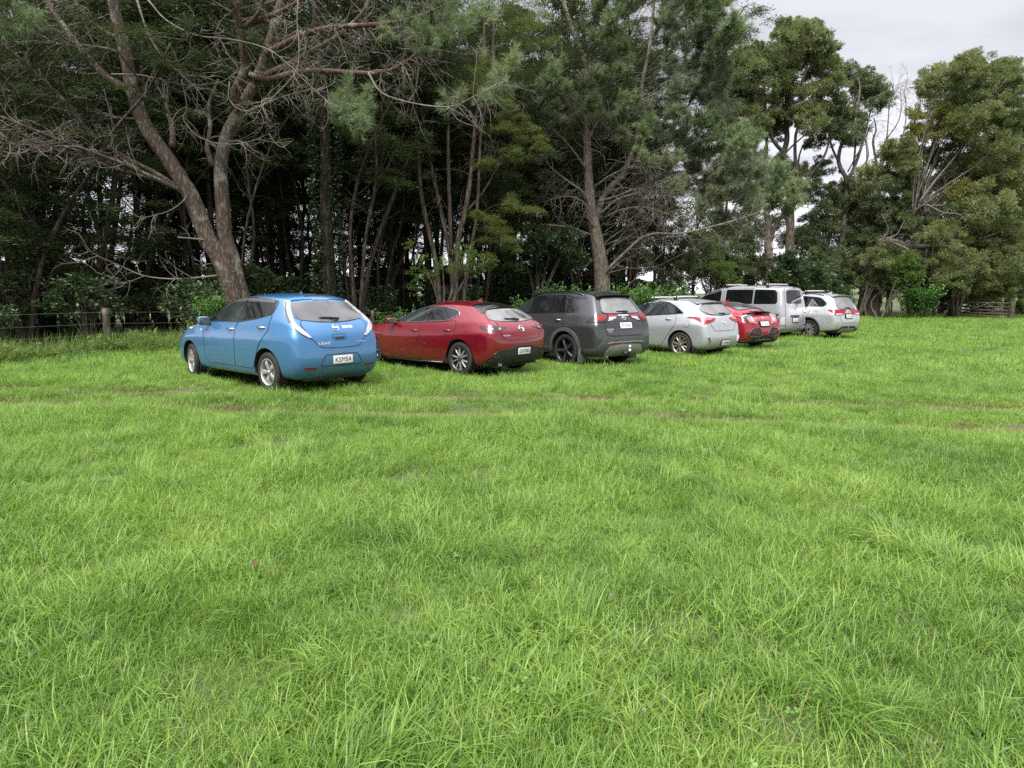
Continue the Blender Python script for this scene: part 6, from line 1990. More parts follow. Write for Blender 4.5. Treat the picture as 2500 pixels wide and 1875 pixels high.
def bush(label, conv, items, y, mat, seed, dens=1.0, spread=1.2, L=.15, W=.045, name='tree', cat='tree', group=None):
    rng = np.random.default_rng(seed)
    cx = sum(i[0] for i in items) / len(items)
    x = at(*conv(cx, 0), y).x
    root = tree_root(name, x, y, label, cat, group)
    m_ = MB()
    z = float(gh(x, y))
    for a, b, r in items[:6]:
        c = at(*conv(a, b), y)
        limb(m_, [(x + rng.normal() * .3, y + rng.normal() * .3, z - .1), ((x * .7 + c.x * .3), y, z + (c.z - z) * .5), c], .06 + .012 * c.z, .02, 6, 3)
    localise(m_.build('trunk', V['wattle_bark']), root)
    mb = MB()
    for a, b, r in items:
        yy = y + rng.uniform(-spread, spread)
        c = at(*conv(a, b), yy)
        s = (at(*conv(a + r, b), yy) - c).length
        leaf_clump(mb, c, s * 1.2, rng, int(5200 * dens * s ** 1.7), L, W, .8, 30)
    localise(mb.build('crown', mat), root)
    return root


bush('low dense dark-olive tree overhanging the wooden gate at the right edge', X8, [(1400, 1180, 90), (1480, 1100, 95), (1540, 1190, 100), (1640, 1150, 100), (1740, 1160, 100), (1820, 1200, 90), (1450, 1300, 90), (1540, 1320, 95), (1640, 1300, 100), (1740, 1300, 100),
     (1820, 1330, 90), (1600, 1400, 80), (1700, 1400, 80), (1500, 1400, 60), (1660, 1450, 45), (1420, 1380, 50), (1790, 1420, 60), (1560, 1450, 40)], 46.5, V['wattle'], 51, .9, 1.6)
bush('dark leafy tree in front of the low horizontal bough', X8, [(1100, 950, 90), (1170, 1010, 90), (1060, 1050, 95), (1130, 1090, 95), (1220, 1090, 80), (1010, 960, 70), (1280, 1120, 70), (1090, 1150, 70)], 48.5, V['wattle_dark'], 52, .95)
bush('bushy mid-green tree left of the leaning trunk behind the far silver off-roader', X8, [(850, 960, 85), (930, 920, 80), (900, 1040, 90), (820, 1090, 85), (960, 1120, 85), (880, 1180, 95), (770, 1180, 85), (980, 1240, 80), (850, 1280, 95), (930, 1340, 80)], 49.5, V['wattle_dark'], 53, .95)
bush('olive-leaved low tree beneath the leaning trunk', X8, [(1100, 1270, 70), (1150, 1330, 70), (1180, 1250, 60), (1110, 1380, 60), (1050, 1390, 45), (1170, 1400, 40)], 46.8, V['wattle'], 54, .9, .8)
bush('dark shrub with broad leaves between the small pine and the van roof', X8, [(640, 1290, 60), (690, 1330, 55), (660, 1390, 60), (720, 1400, 45), (610, 1370, 45)], 41.2, V['broad'], 55, .8, .6, .17, .07, 'shrub', 'shrub')
bush('dark layered shrub right of the small pine trunk', X8, [(760, 1310, 70), (780, 1400, 80), (850, 1410, 70), (900, 1450, 60), (730, 1450, 50)], 45.0, V['broad'], 56, .8, .8, .16, .06, 'shrub', 'shrub')
bush('pale-leaved shrub above the ginger clump near the far fence posts', X8, [(1250, 1290, 55), (1220, 1340, 55), (1270, 1350, 50), (1240, 1400, 50)], 45.5, V['light_shrub'], 57, .55, .5, .17, .06, 'shrub', 'shrub')
bush('dark dense tree closing the shade behind the gate', X8, [(1420, 1440, 80), (1500, 1470, 70), (1350, 1420, 70), (1600, 1490, 60), (1330, 1330, 70), (1300, 1480, 60), (1400, 1330, 80)], 55.0, V['wattle_dark'], 58, .8, .8)
bush('dark tree behind the silver van roof left of the small pine', X8, [(430, 1200, 90), (350, 1280, 90), (470, 1290, 80), (280, 1240, 80), (200, 1300, 80), (400, 1360, 80), (300, 1370, 80), (120, 1330, 80), (230, 1180, 70), (500, 1370, 60)], 44.0, V['wattle_dark'], 59, .95, 1.4)
bush('blackish-green tree filling the gap right of the middle pine', X8, [(20, 1100, 90), (90, 1180, 90), (30, 1260, 90), (150, 1240, 80), (-60, 1180, 90), (60, 1000, 60), (-40, 1060, 80), (330, 1130, 60)], 39.0, V['kanuka'], 60, 1.1, 1.2, .10, .03)
bush('dark round tree behind the grey off-roader left of the middle pine', X7, [(1120, 1290, 90), (1220, 1300, 90), (1050, 1370, 90), (1150, 1400, 90), (1260, 1390, 80), (1300, 1290, 70), (960, 1440, 80), (1340, 1400, 60), (900, 1400, 60)], 30.0, V['broad'], 61, 1.0, 1.0, .12, .05)
bush('dark leafy thicket behind the middle pine trunk', X7, [(1360, 1300, 80), (1400, 1400, 80), (1450, 1250, 70), (1540, 1330, 80), (1600, 1420, 80), (1560, 1240, 70), (1650, 1320, 70), (1500, 1440, 60), (1690, 1420, 70), (1420, 1190, 50), (1330, 1210, 50)], 36.0, V['wattle_dark'], 64, 1.0, 1.2, .13, .045)
bush('pale green sapling among the stems behind the crimson hatchback', X7, [(740, 1370, 60), (810, 1400, 50), (700, 1450, 50), (620, 1420, 45), (560, 1480, 45), (500, 1400, 40), (780, 1460, 40), (480, 1480, 45), (440, 1320, 28), (470, 1550, 40)], 24.6, V['light_shrub'], 62, .62, .5, .07, .026, 'sapling', 'sapling')
bush('feathery pale-green branch mass hanging at the right behind the silver hatchback', X8, [(330, 1340, 60), (400, 1290, 50), (380, 1370, 40), (300, 1300, 50)], 40.5, V['light_shrub'], 63, .6, .5, .09, .02, 'shrub', 'shrub')

# a closed row of trees behind them
G4 = 'dark trees closing the wood behind the right-hand trees'
LB4 = 'dark leafy tree closing the wood behind the leaning tree and the far cars'
d4 = [make_dense(151, 9.5, 1.2, V['wattle_dark'], LB4, G4, 1100, .17, .055, 2.6), make_dense(152, 8.0, .9, V['wattle_dark'], LB4, G4, 1100, .17, .055, 2.6)]
rng = np.random.default_rng(153)
for i, (u, y, q) in enumerate([(1600, 50, 1.05), (1690, 52, 1.05), (1760, 50, .95), (1830, 54, .95), (1910, 56, 1.0), (1985, 57, 1.0), (2060, 58, 1.05), (2110, 56, 1.1), (2160, 58, 1.2), (2215, 57, 1.3), (2290, 58, 1.4), (2370, 60, 1.55), (2450, 57, 1.55), (2540, 56, 1.5), (2620, 54, 1.4), (2330, 53, 1.1), (2400, 54, 1.15), (2480, 53, 1.1)]):
    o = d4[i] if i < 2 else copy_tree(d4[i % 2])
    x = (u - 1250) / FPX * y
    o.location = (x, y, float(gh(x, y))); o.rotation_euler = (0, 0, rng.uniform(0, 6.28)); o.scale = (q * 1.1, q * 1.1, q)

# far wooded hill seen in the gap between the crowns
rng = np.random.default_rng(90)
mb = MB()
hx, hy = np.meshgrid(np.linspace(70, 520, 60), np.linspace(230, 420, 30), indexing='ij')
hz = 40 * np.exp(-((hx - 230) / 75) ** 2) * np.exp(-((hy - 330) / 70) ** 2) + 16 * np.exp(-((hx - 400) / 90) ** 2) * np.exp(-((hy - 340) / 70) ** 2) - 2 + rng.uniform(-1, 1, hx.shape) * 1.6
n0, n1 = hx.shape
I = np.arange(n0 * n1).reshape(n0, n1)
mb.add(np.stack([hx, hy, hz], -1).reshape(-1, 3), np.stack([I[:-1, :-1], I[1:, :-1], I[1:, 1:], I[:-1, 1:]], -1).reshape(-1, 4))
hm, nt, bs, out = new_mat('wooded_hill')
nn = noise(nt, .12, 6)
rr = ramp(nt, nn.outputs['Fac'], [(.35, (.030, .045, .018)), (.65, (.085, .115, .040))])
nt.links.new(rr.outputs['Color'], bs.inputs['Base Color']); bs.inputs['Roughness'].default_value = .9
bump(nt, bs, nn.outputs['Fac'], 1.0, 3.0)
tag(mb.build('hill', hm), kind='structure')

# ------------------------------------------------------------------ undergrowth
def make_shrub(seed, mat, h, L, W, n, label, group, name='shrub'):
    rng = np.random.default_rng(seed)
    root = empty(name, (0, 0, 0))
    tag(root, label, 'shrub', group)
    ms, mf = MB(), MB()
    for k in range(11):
        a = rng.uniform(0, 6.28)
        t = np.array([math.cos(a) * rng.uniform(.2, .9), math.sin(a) * rng.uniform(.2, .9), rng.uniform(.5, 1) * h])
        limb(ms, [(0, 0, -.05), t * np.array([.4, .4, .55]), t], .022, .006, 5, 3)
        leaf_clump(mf, t, rng.uniform(.3, .55), rng, n, L, W, .8, 9)
    ms.build('stems', V['dark_bark'], root)
    mf.build('foliage', mat, root)
    return root


G1 = 'dark shrubs under the trees'
sh = [make_shrub(201, V['broad'], 1.7, .13, .055, 130, 'dark broad-leaved shrub in the deep shade under the trees', G1),
      make_shrub(202, V['broad'], 2.3, .15, .06, 130, 'dark broad-leaved shrub in the deep shade under the trees', G1),
      make_shrub(203, V['kanuka'], 1.5, .09, .03, 220, 'dark broad-leaved shrub in the deep shade under the trees', G1)]
rng = np.random.default_rng(205)
k = 0
for s in np.arange(-21, 15, .62):
    for row in range(3):
        d = (1.6, 5.0, 9.5)[row] + rng.uniform(-1.2, 1.6)
        x = s + rng.uniform(-.5, .5) + FN[0] * d
        y = (fence_y(s) if s > -11 else 16.5) + FN[1] * d
        if row == 0 and rng.random() < .45: continue
        if rng.random() < .22: continue
        if abs(x / y) > .83: continue
        o = sh[k] if k < 3 else copy_tree(sh[int(rng.integers(0, 3))])
        k += 1
        o.location = (x, y, float(gh(x, y)))
        q = rng.uniform(.7, 1.15) * (1.0 if row else .8)
        o.rotation_euler = (0, 0, rng.uniform(0, 6.28)); o.scale = (q * 1.25, q * 1.25, q)
tall = [make_shrub(207, V['broad'], 3.3, .17, .07, 420, 'tall dark bush closing the view between the stems', 'tall dark bushes at the back of the stand'),
        make_shrub(208, V['kanuka'], 3.0, .13, .05, 560, 'tall dark bush closing the view between the stems', 'tall dark bushes at the back of the stand')]
k = 0
for s in np.arange(-20, 19, .9):
    d = 11.5 + rng.uniform(-3.5, 3.5)
    x = s + FN[0] * d; y = (fence_y(s) if s > -11 else 17.0) + FN[1] * d
    if abs(x / y) > .85: continue
    o = tall[k] if k < 2 else copy_tree(tall[int(rng.integers(0, 2))])
    k += 1
    q = rng.uniform(.55, 1.0)
    o.location = (x, y, float(gh(x, y))); o.rotation_euler = (0, 0, rng.uniform(0, 6.28)); o.scale = (q * 1.4, q * 1.4, q)
G2 = 'pale green bushes in the open beyond the trees'
pl = make_shrub(211, V['light_shrub'], 2.6, .16, .07, 150, 'pale green sunlit bush glimpsed between the dark stems', G2)
for i in range(22):
    u = rng.uniform(430, 1500)
    y = rng.uniform(43, 56)
    o = pl if i == 0 else copy_tree(pl)
    o.location = ((u - 1250) / FPX * y, y, float(gh(0, y)) - .1)
    q = rng.uniform(.7, 1.35)
    o.rotation_euler = (0, 0, rng.uniform(0, 6.28)); o.scale = (q * 1.6, q * 1.6, q)


def ginger_mesh(seed, stems, h, spread):
    rng = np.random.default_rng(seed)
    ms, mf = MB(), MB()
    for k in range(stems):
        a = rng.uniform(0, 6.28); q = rng.uniform(.2, 1)
        b = np.array([math.cos(a), math.sin(a), 0]) * spread * .35 * q
        t = np.array([math.cos(a) * spread * q, math.sin(a) * spread * q, h * rng.uniform(.65, 1.05) * (1.1 - .25 * q)])
        P = limb(ms, [b, b + (t - b) * np.array([.3, .3, .55]), t], .011, .006, 5, 4)
        nl = 11
        side = unit(np.cross(t - b, [0, 0, 1.0]) + 1e-3)
        for j in range(nl):
            f = .30 + .70 * j / (nl - 1)
            p = P[min(len(P) - 1, int(f * (len(P) - 1)))]
            sgn = 1 if j % 2 else -1
            d = unit(side * sgn + unit(t - b) * .55 + rng.normal(size=3) * .18)
            Lf = .40 * rng.uniform(.75, 1.15) * (1.0 if f < .9 else .75)
            w = .068 * rng.uniform(.8, 1.2)
            s = unit(np.cross(d, [0, 0, 1.0]) + rng.normal(size=3) * .15)
            q0, q1, q2, q3 = p, p + d * Lf * .35 + [0, 0, .03], p + d * Lf * .72 - [0, 0, .02], p + d * Lf - [0, 0, .13]
            mf.add([q0, q1 + s * w / 2, q1 - s * w / 2, q2 + s * w * .42, q2 - s * w * .42, q3], [])
            n_ = mf.n - 6
            mf.fn += [[n_, n_ + 1, n_ + 2], [n_ + 1, n_ + 3, n_ + 4, n_ + 2], [n_ + 3, n_ + 5, n_ + 4]]
            mf.mn += [0, 0, 0]
    return ms, mf


def make_ginger(seed, stems, h, spread, label, group=None):
    root = empty('ginger_plant', (0, 0, 0))
    tag(root, label, 'plant', group)
    ms, mf = ginger_mesh(seed, stems, h, spread)
    ms.build('stems', V['stem'], root); mf.build('leaves', V['ginger'], root, smooth=False)
    return root


g1 = make_ginger(301, 34, 1.75, 1.05, 'tall ginger plant with glossy strap leaves behind the grey off-roader roof')
g2 = make_ginger(302, 30, 1.55, .95, 'ginger plant clump with arching bright leaves right of the middle pine trunk')
def put(o, u, y, z=0, k=1, rz=0, label=None, group=None):
    x = (u - 1250) / FPX * y
    o.location = (x, y, float(gh(x, y)) + z); o.scale = (k, k, k); o.rotation_euler = (0, 0, rz)
    if label: o['label'] = label
    if group: o['group'] = group
    return o
put(g1, 1350, 26.8, .2, 1.08, 0)
put(copy_tree(g2), 1285, 26.0, 0, .95, 1, 'ginger plant between the crimson hatchback roof and the grey off-roader')
put(copy_tree(g1), 1425, 27.8, .25, 1.0, 2, 'ginger plant just left of the middle pine trunk')
put(g2, 1560, 29.2, .3, 1.12, 3)
put(copy_tree(g1), 1515, 28.4, .2, 1.05, 4, 'ginger plant close to the right of the middle pine trunk')
put(copy_tree(g1), 1610, 30.5, .3, 1.1, 5, 'ginger plant with arching leaves above the silver hatchback roof')
put(copy_tree(g2), 1655, 32.0, .2, 1.05, 5.5, 'ginger plant right above the roof bars of the silver hatchback')
put(copy_tree(g2), 2245, 45.0, .2, 1.5, 1.2, 'rounded bright ginger plant between the far fence posts')
put(copy_tree(g1), 2215, 45.5, .1, 1.2, 2.6, 'darker ginger plant left of the rounded one by the far fence posts')
put(copy_tree(g1), 75, 22.0, .2, .9, .5, 'ginger plant tops catching light at the left edge of the wood')
put(copy_tree(g2), 175, 21.0, .0, .8, 1.7, 'dark ginger plant left of the near fence post')
put(copy_tree(g2), 20, 19.5, .1, .8, 2.9, 'ginger plant at the extreme left behind the wire fence')
put(copy_tree(g2), 515, 18.8, .55, .62, 4.4, 'small ginger plant with upright leaves left of the forked pine trunk')
put(copy_tree(g2), 960, 23.6, -.2, .8, 4.4, 'small ginger plant behind the gap between the blue and crimson cars')

# weeds along the fence: one tangled mass
rng = np.random.default_rng(401)
mb = MB()
n = 70000
s = np.concatenate([rng.uniform(-11.8, -4.5, 50000), rng.uniform(-4.5, 29, 20000)])
fy = np.interp(s, [p[0] for p in FENCE[:10]], [p[1] for p in FENCE[:10]])
d = np.abs(rng.normal(size=n)) * .95 - .85
pat = .5 + .5 * np.sin(s * 2.3 + d * 2 + 1.2 * np.sin(s * 5.1)) * np.sin(s * .83 + d * 1.1 + 1.3)
hgt = (.16 + .85 * np.clip(pat, 0, 1) ** 1.6) * np.clip(1 - np.abs(d - .4) / 2.2, .15, 1) * np.where(s > -4.5, .75, 1) * rng.uniform(.6, 1.2, n)
left = s < -9.8
x = s + FN[0] * d * np.where(left, .9, 1); y = fy + FN[1] * d * np.where(left, .4, 1)
P = np.stack([x, y, gh(x, y) + hgt * rng.uniform(0, 1, n) ** .7], 1)
D = rng.normal(size=(n, 3)) + np.array([0, -.3, .5])
leaves(mb, P, D, .060 * np.exp(rng.normal(size=n) * .6), .024 * np.exp(rng.normal(size=n) * .45), rng)
m2 = 7500
i = rng.integers(0, n, m2)
B = P[i].copy(); B[:, 2] = gh(B[:, 0], B[:, 1])
D = rng.normal(size=(m2, 3)) * np.array([.35, .35, .1]) + np.array([0, 0, 1])
leaves(mb, B, D, rng.uniform(.3, .8, m2), .010, rng, 0, .1)
tag(mb.build('undergrowth', V['weeds']), kind='stuff', label='tangled green weeds growing along the wire fence', cat='weeds')

# ------------------------------------------------------------------ the wire fence and the far gate
V['post'] = bark_mat('weathered_post', (.048, .041, .030), (.10, .086, .060), 11.0, .6, (.15, .16, .085))
V['wire'] = simple('fence_wire', (.16, .16, .155), .6, metal=.4)


def post_mesh(h, r, seed):
    rng = np.random.default_rng(seed)
    mb = MB()
    zs = np.linspace(-.15, h, 8)
    P = [(rng.normal() * .004, rng.normal() * .004, z) for z in zs]
    mb.tube(P, r * (1 + .05 * rng.normal(size=8)), 12, 0, True, .02, rng)
    return mb


fence = empty('wire_fence', (-10.1, 17.0, 0.0))
tag(fence, 'post and wire fence running along the front of the wood behind the cars', 'fence')
fp = []
dist = 0
for (x0, y0), (x1, y1) in zip(FENCE[:9], FENCE[1:10]):
    L = math.hypot(x1 - x0, y1 - y0)
    m_ = 1 if x0 < -7.5 else max(1, round(L / 4.1))
    for i in range(m_): fp.append((x0 + (x1 - x0) * i / m_, y0 + (y1 - y0) * i / m_))
fp.append(FENCE[9])
for i, (x, y) in enumerate(fp):
    if i == 0: x, y = x - .6, y - 1.6
    o = post_mesh(1.10 if i < 3 else 1.0, .088 if abs(x + 10.1) < .2 else .06, 500 + i).build('post', V['post'], fence)
    o.location = (x + 10.1, y - 17.0, float(gh(x, y)))
for h in (1.0, .72, .45):
    mb = MB()
    pts = []
    for i, (x, y) in enumerate(fp):
        if i == 0: x, y = x - .6, y - 1.6
        pts.append((x + 10.1, y - 17.0 - .09, float(gh(x, y)) + h * (1.0 if i < 3 else .92)))
    mb.tube(pts, .0022, 4, 0, False)
    mb.build('wire', V['wire'], fence)
# far fence on the right
f2 = empty('wire_fence', (29.5, 53.2, 0))
tag(f2, 'far run of fence posts and wires beside the wooden gate at the right', 'fence')
for i, (u, v0, v1, y) in enumerate([(2162, 742, 768, 52.0), (2274, 749, 772, 49.0), (2092, 740, 770, 52.8)]):
    x = (u - 1250) / FPX * y
    z = float(gh(x, y))
    mbp = post_mesh(1.25, .12, 540 + i)
    o = mbp.build('post', V['post'], f2); o.location = (x - 29.5, y - 53.2, z)
for h in (1.0, .7, .4):
    mb = MB()
    mb.tube([(((u - 1250) / FPX * y) - 29.5, y - 53.2 - .12, float(gh(20, y)) + h) for u, y in ((2092, 52.8), (2162, 52.0), (2274, 49.0), (2335, 47.5))], .005, 4, 0, False)
    mb.build('wire', V['wire'], f2)
# gate
YG0, YG1 = 47.3, 44.2
xa, xb = (2322 - 1250) / FPX * YG0, (2460 - 1250) / FPX * YG1
gz = float(gh(xa, YG0))
gate = tag(empty('wooden_gate', (xa, YG0, gz)), 'weathered wooden five-bar farm gate with a diagonal brace at the right edge of the field', 'gate')
A, Bv = Vector((0, 0, 0)), Vector((xb - xa, YG1 - YG0, 0))
for i, h in enumerate((.22, .42, .62, .84, 1.10)):
    mb = MB(); mb.bar(A + Vector((0, 0, h)), Bv + Vector((0, 0, h - .03)), .03, .10 if i < 4 else .11)
    mb.build('rail', V['post'], gate)
for a, b in (((0.02, .20), (.62, 1.06)),):
    mb = MB(); pa = A.lerp(Bv, a[0]); pb = A.lerp(Bv, b[0]); off = Vector((-.02, -.045, 0))
    mb.bar(pa + Vector((0, 0, a[1])) + off, pb + Vector((0, 0, b[1])) + off, .03, .09); mb.build('brace', V['post'], gate)
for t in (.02, .62, .97):
    mb = MB(); p = A.lerp(Bv, t) + Vector((.02, .045, 0)); mb.bar(p + Vector((0, 0, .12)), p + Vector((0, 0, 1.15)), .09, .035); mb.build('stile', V['post'], gate)
for t, hh, r in ((-.06, 1.25, .14), (1.03, 1.22, .15)):
    o = post_mesh(hh, r, 560 + int(t * 10)).build('gate_post', V['post'], gate); p = A.lerp(Bv, t); o.location = (p.x, p.y, 0)
bush('pale sunlit bush in the clearing beyond the wooden gate', X8, [(1790, 1500, 30), (1770, 1520, 25), (1820, 1530, 30), (1845, 1515, 25)], 50.0, V['light_shrub'], 71, .8, .6, .14, .05, 'shrub', 'shrub')

# ------------------------------------------------------------------ the field: ground sheet and grass
def axis(lo, hi, step, far):
    a = list(np.arange(lo, hi + 1e-6, step))
    k, s = [], step
    v = hi
    while v < far:
        s *= 1.35; v += s; k.append(v)
    j, s, v = [], step, lo
    while v > -far:
        s *= 1.35; v -= s; j.append(v)
    return np.array(j[::-1] + a + k)


gx, gy = axis(-16, 24, .33, 900), axis(-2, 30, .25, 900)
X_, Y_ = np.meshgrid(gx, gy, indexing='ij')
Z_ = gh(X_, Y_)
near = (np.abs(X_) < 40) & (Y_ < 40) & (Y_ > -10)
Z_ = Z_ - np.where(near, .045 * near_track(X_, Y_), 0)
n0, n1 = X_.shape
I = np.arange(n0 * n1).reshape(n0, n1)
mb = MB()
mb.add(np.stack([X_, Y_, Z_], -1).reshape(-1, 3), np.stack([I[:-1, :-1], I[1:, :-1], I[1:, 1:], I[:-1, 1:]], -1).reshape(-1, 4))
gm, nt, bs, out = new_mat('field_soil')
tc = nt.nodes.new('ShaderNodeTexCoord')
n1_ = noise(nt, 1.2, 6); n2_ = noise(nt, 22.0, 4)
mx = nt.nodes.new('ShaderNodeMath'); mx.operation = 'MULTIPLY_ADD'; mx.inputs[1].default_value = .5
nt.links.new(n2_.outputs['Fac'], mx.inputs[0]); nt.links.new(n1_.outputs['Fac'], mx.inputs[2])
r1 = ramp(nt, mx.outputs[0], [(.5, (.026, .042, .010)), (.75, (.045, .070, .016)), (.95, (.065, .085, .022))])
# wheel ruts: worn to straw and earth
att = nt.nodes.new('ShaderNodeAttribute'); att.attribute_name = 'rut'
r2 = ramp(nt, n2_.outputs['Fac'], [(.35, (.085, .060, .034)), (.6, (.12, .105, .045)), (.8, (.085, .095, .032))])
mk = nt.nodes.new('ShaderNodeMix'); mk.data_type = 'RGBA'
nt.links.new(att.outputs['Fac'], mk.inputs['Factor']); nt.links.new(r1.outputs['Color'], mk.inputs['A']); nt.links.new(r2.outputs['Color'], mk.inputs['B'])
# leaf litter under the trees
att2 = nt.nodes.new('ShaderNodeAttribute'); att2.attribute_name = 'litter'
r3 = ramp(nt, n2_.outputs['Fac'], [(.3, (.030, .022, .015)), (.7, (.070, .052, .034))])
mk2 = nt.nodes.new('ShaderNodeMix'); mk2.data_type = 'RGBA'
nt.links.new(att2.outputs['Fac'], mk2.inputs['Factor']); nt.links.new(mk.outputs['Result'], mk2.inputs['A']); nt.links.new(r3.outputs['Color'], mk2.inputs['B'])
nt.links.new(mk2.outputs['Result'], bs.inputs['Base Color'])
bs.inputs['Roughness'].default_value = .95
bump(nt, bs, n2_.outputs['Fac'], .8, .03)
ground = tag(mb.build('ground', gm), kind='structure')
rut = np.where(near, near_track(X_, Y_), 0).ravel()
fl = fence_y(X_)
lit = np.clip((Y_ - fl - .6) / 1.5, 0, 1) * np.clip((fl + 17 - Y_) / 3, 0, 1) * (np.abs(X_) < 60)
a = ground.data.attributes.new('rut', 'FLOAT', 'POINT'); a.data.foreach_set('value', rut.astype(np.float32))
a = ground.data.attributes.new('litter', 'FLOAT', 'POINT'); a.data.foreach_set('value', lit.ravel().astype(np.float32))


# grass blades vary in colour from tuft to tuft and in broad drifts over the field
def grass_mat(name, c1, c2, c3, trans=.4):
    m, nt, bs, out = new_mat(name)
    oi = nt.nodes.new('ShaderNodeObjectInfo')
    geo = nt.nodes.new('ShaderNodeNewGeometry')
    n = nt.nodes.new('ShaderNodeTexNoise'); n.inputs['Scale'].default_value = .55; n.inputs['Detail'].default_value = 4
    nt.links.new(geo.outputs['Position'], n.inputs['Vector'])
    a = nt.nodes.new('ShaderNodeMath'); a.operation = 'MULTIPLY_ADD'; a.inputs[1].default_value = .36
    nt.links.new(oi.outputs['Random'], a.inputs[0])
    b = nt.nodes.new('ShaderNodeMath'); b.operation = 'MULTIPLY_ADD'; b.inputs[1].default_value = .9; b.inputs[2].default_value = -.38
    nt.links.new(n.outputs['Fac'], b.inputs[0]); nt.links.new(b.outputs[0], a.inputs[2])
    c = nt.nodes.new('ShaderNodeMath'); c.operation = 'MULTIPLY_ADD'; c.inputs[1].default_value = .42
    nt.links.new(geo.outputs['Random Per Island'], c.inputs[0]); nt.links.new(a.outputs[0], c.inputs[2])
    r = ramp(nt, c.outputs[0], [(.12, c1), (.5, c2), (.9, c3)])
    nt.links.new(r.outputs['Color'], bs.inputs['Base Color'])
    bs.inputs['Roughness'].default_value = .40
    bs.inputs['Specular IOR Level'].default_value = .32
    tr = nt.nodes.new('ShaderNodeBsdfTranslucent')
    hs = nt.nodes.new('ShaderNodeHueSaturation'); hs.inputs['Saturation'].default_value = 1.1; hs.inputs['Value'].default_value = 1.35
    nt.links.new(r.outputs['Color'], hs.inputs['Color']); nt.links.new(hs.outputs['Color'], tr.inputs['Color'])
    mxs = nt.nodes.new('ShaderNodeMixShader'); mxs.inputs['Fac'].default_value = trans
    nt.links.new(bs.outputs[0], mxs.inputs[1]); nt.links.new(tr.outputs[0], mxs.inputs[2]); nt.links.new(mxs.outputs[0], out.inputs['Surface'])
    return m


GM = grass_mat('grass_blades', (.072, .142, .028), (.164, .284, .050), (.275, .372, .085))
GS = grass_mat('dry_blades', (.16, .145, .05), (.24, .205, .085), (.30, .25, .12), .3)
GT = grass_mat('worn_track_grass', (.085, .092, .026), (.145, .150, .042), (.205, .195, .072))
GC = grass_mat('clover_leaves', (.060, .130, .024), (.10, .200, .032), (.15, .26, .05), .3)


def blades(mb, rng, n, rad, hmin, hmax, w, lean, curve, wind=(0, 0), mi=0, seg=4):
    """n arching blades from a patch of radius rad; each a tapering strip."""
    a = rng.uniform(0, 6.283, n); q = rad * np.sqrt(rng.uniform(0, 1, n))
    B = np.stack([np.cos(a) * q, np.sin(a) * q, np.full(n, -.01)], 1)
    L = rng.uniform(hmin, hmax, n)
    a2 = rng.uniform(0, 6.283, n)
    H = np.stack([np.cos(a2) + wind[0], np.sin(a2) + wind[1], np.zeros(n)], 1)
    H = unit(H)
    th = np.abs(rng.normal(size=n)) * lean
    cv = np.abs(rng.normal(size=n)) * curve + curve * .4
    S = np.stack([-H[:, 1], H[:, 0], np.zeros(n)], 1) + rng.normal(size=(n, 3)) * .25
    S = unit(S)
    W = w * rng.uniform(.6, 1.3, n)
    pts, p = [B], B
    for i in range(seg):
        ang = th + cv * (i + .5) / seg
        d = H * np.sin(ang)[:, None] + np.array([0, 0, 1.0]) * np.cos(ang)[:, None]
        p = p + d * (L / seg)[:, None]
        pts.append(p)
    prof = [.8, 1.0, .85, .55, .06] if seg == 4 else [.9, 1.0, .6, .06]
    V_ = []
    for i in range(seg + 1):
        o = S * (W * prof[i] / 2)[:, None]
        V_ += [pts[i] - o, pts[i] + o]
    A = np.stack(V_, 1).reshape(-1, 3)
    m = 2 * (seg + 1)
    k = np.arange(n)[:, None, None] * m
    f = np.array([[2 * i, 2 * i + 1, 2 * i + 3, 2 * i + 2] for i in range(seg)])
    mb.add(A, (k + f[None]).reshape(-1, 4), mi)


def clover(mb, rng, n, rad):
    for _ in range(n):
        a, q = rng.uniform(0, 6.28), rad * math.sqrt(rng.uniform())
        c = np.array([math.cos(a) * q, math.sin(a) * q, rng.uniform(.03, .075)])
        r = rng.uniform(.005, .009)
        t = rng.uniform(0, 6.28)
        tilt = rng.normal(size=2) * .3
        for k in range(3):
            b = t + k * 2.094
            d = np.array([math.cos(b), math.sin(b), 0]); s = np.array([-d[1], d[0], 0])
            P = [c, c + d * r + s * r * .8, c + d * r * 1.9 + s * r * .35, c + d * r * 1.9 - s * r * .35, c + d * r - s * r * .8]
            P = [p + np.array([0, 0, (p - c)[0] * tilt[0] + (p - c)[1] * tilt[1]]) for p in P]
            mb.add(P, [[0, 1, 2, 3, 4]], 2)


tufts = bpy.data.collections.new('grass_tufts')
rng = np.random.default_rng(601)
KINDS_ = []
def tuft(fn):
    mb = MB(); fn(mb)
    o = mb.build('grass_tuft', [GM, GS, GC, GT], smooth=True)
    COL.objects.unlink(o)
    o.name = 'tuft_%02d' % len(KINDS_)
    tufts.objects.link(o)
    KINDS_.append(o)
for i in range(4):      # 0-3 fine short sward
    tuft(lambda mb: (blades(mb, rng, 130, .17, .04, .11, .0042, .55, .8), blades(mb, rng, 6, .17, .05, .10, .003, .8, .6, mi=1)))
for i in range(4):      # 4-7 medium blades, arching
    tuft(lambda mb: (blades(mb, rng, 85, .16, .09, .20, .0050, .40, 1.1), blades(mb, rng, 3, .16, .08, .16, .003, .7, .7, mi=1)))
for i in range(3):      # 8-10 long tussock, flopping one way
    w = rng.normal(size=2) * .8
    tuft(lambda mb: blades(mb, rng, 90, .11, .18, .36, .0062, .35, 1.5, wind=w))
for i in range(2):      # 11-12 clover and broad weeds
    tuft(lambda mb: (clover(mb, rng, 16, .13), blades(mb, rng, 30, .15, .04, .10, .004, .5, .8)))
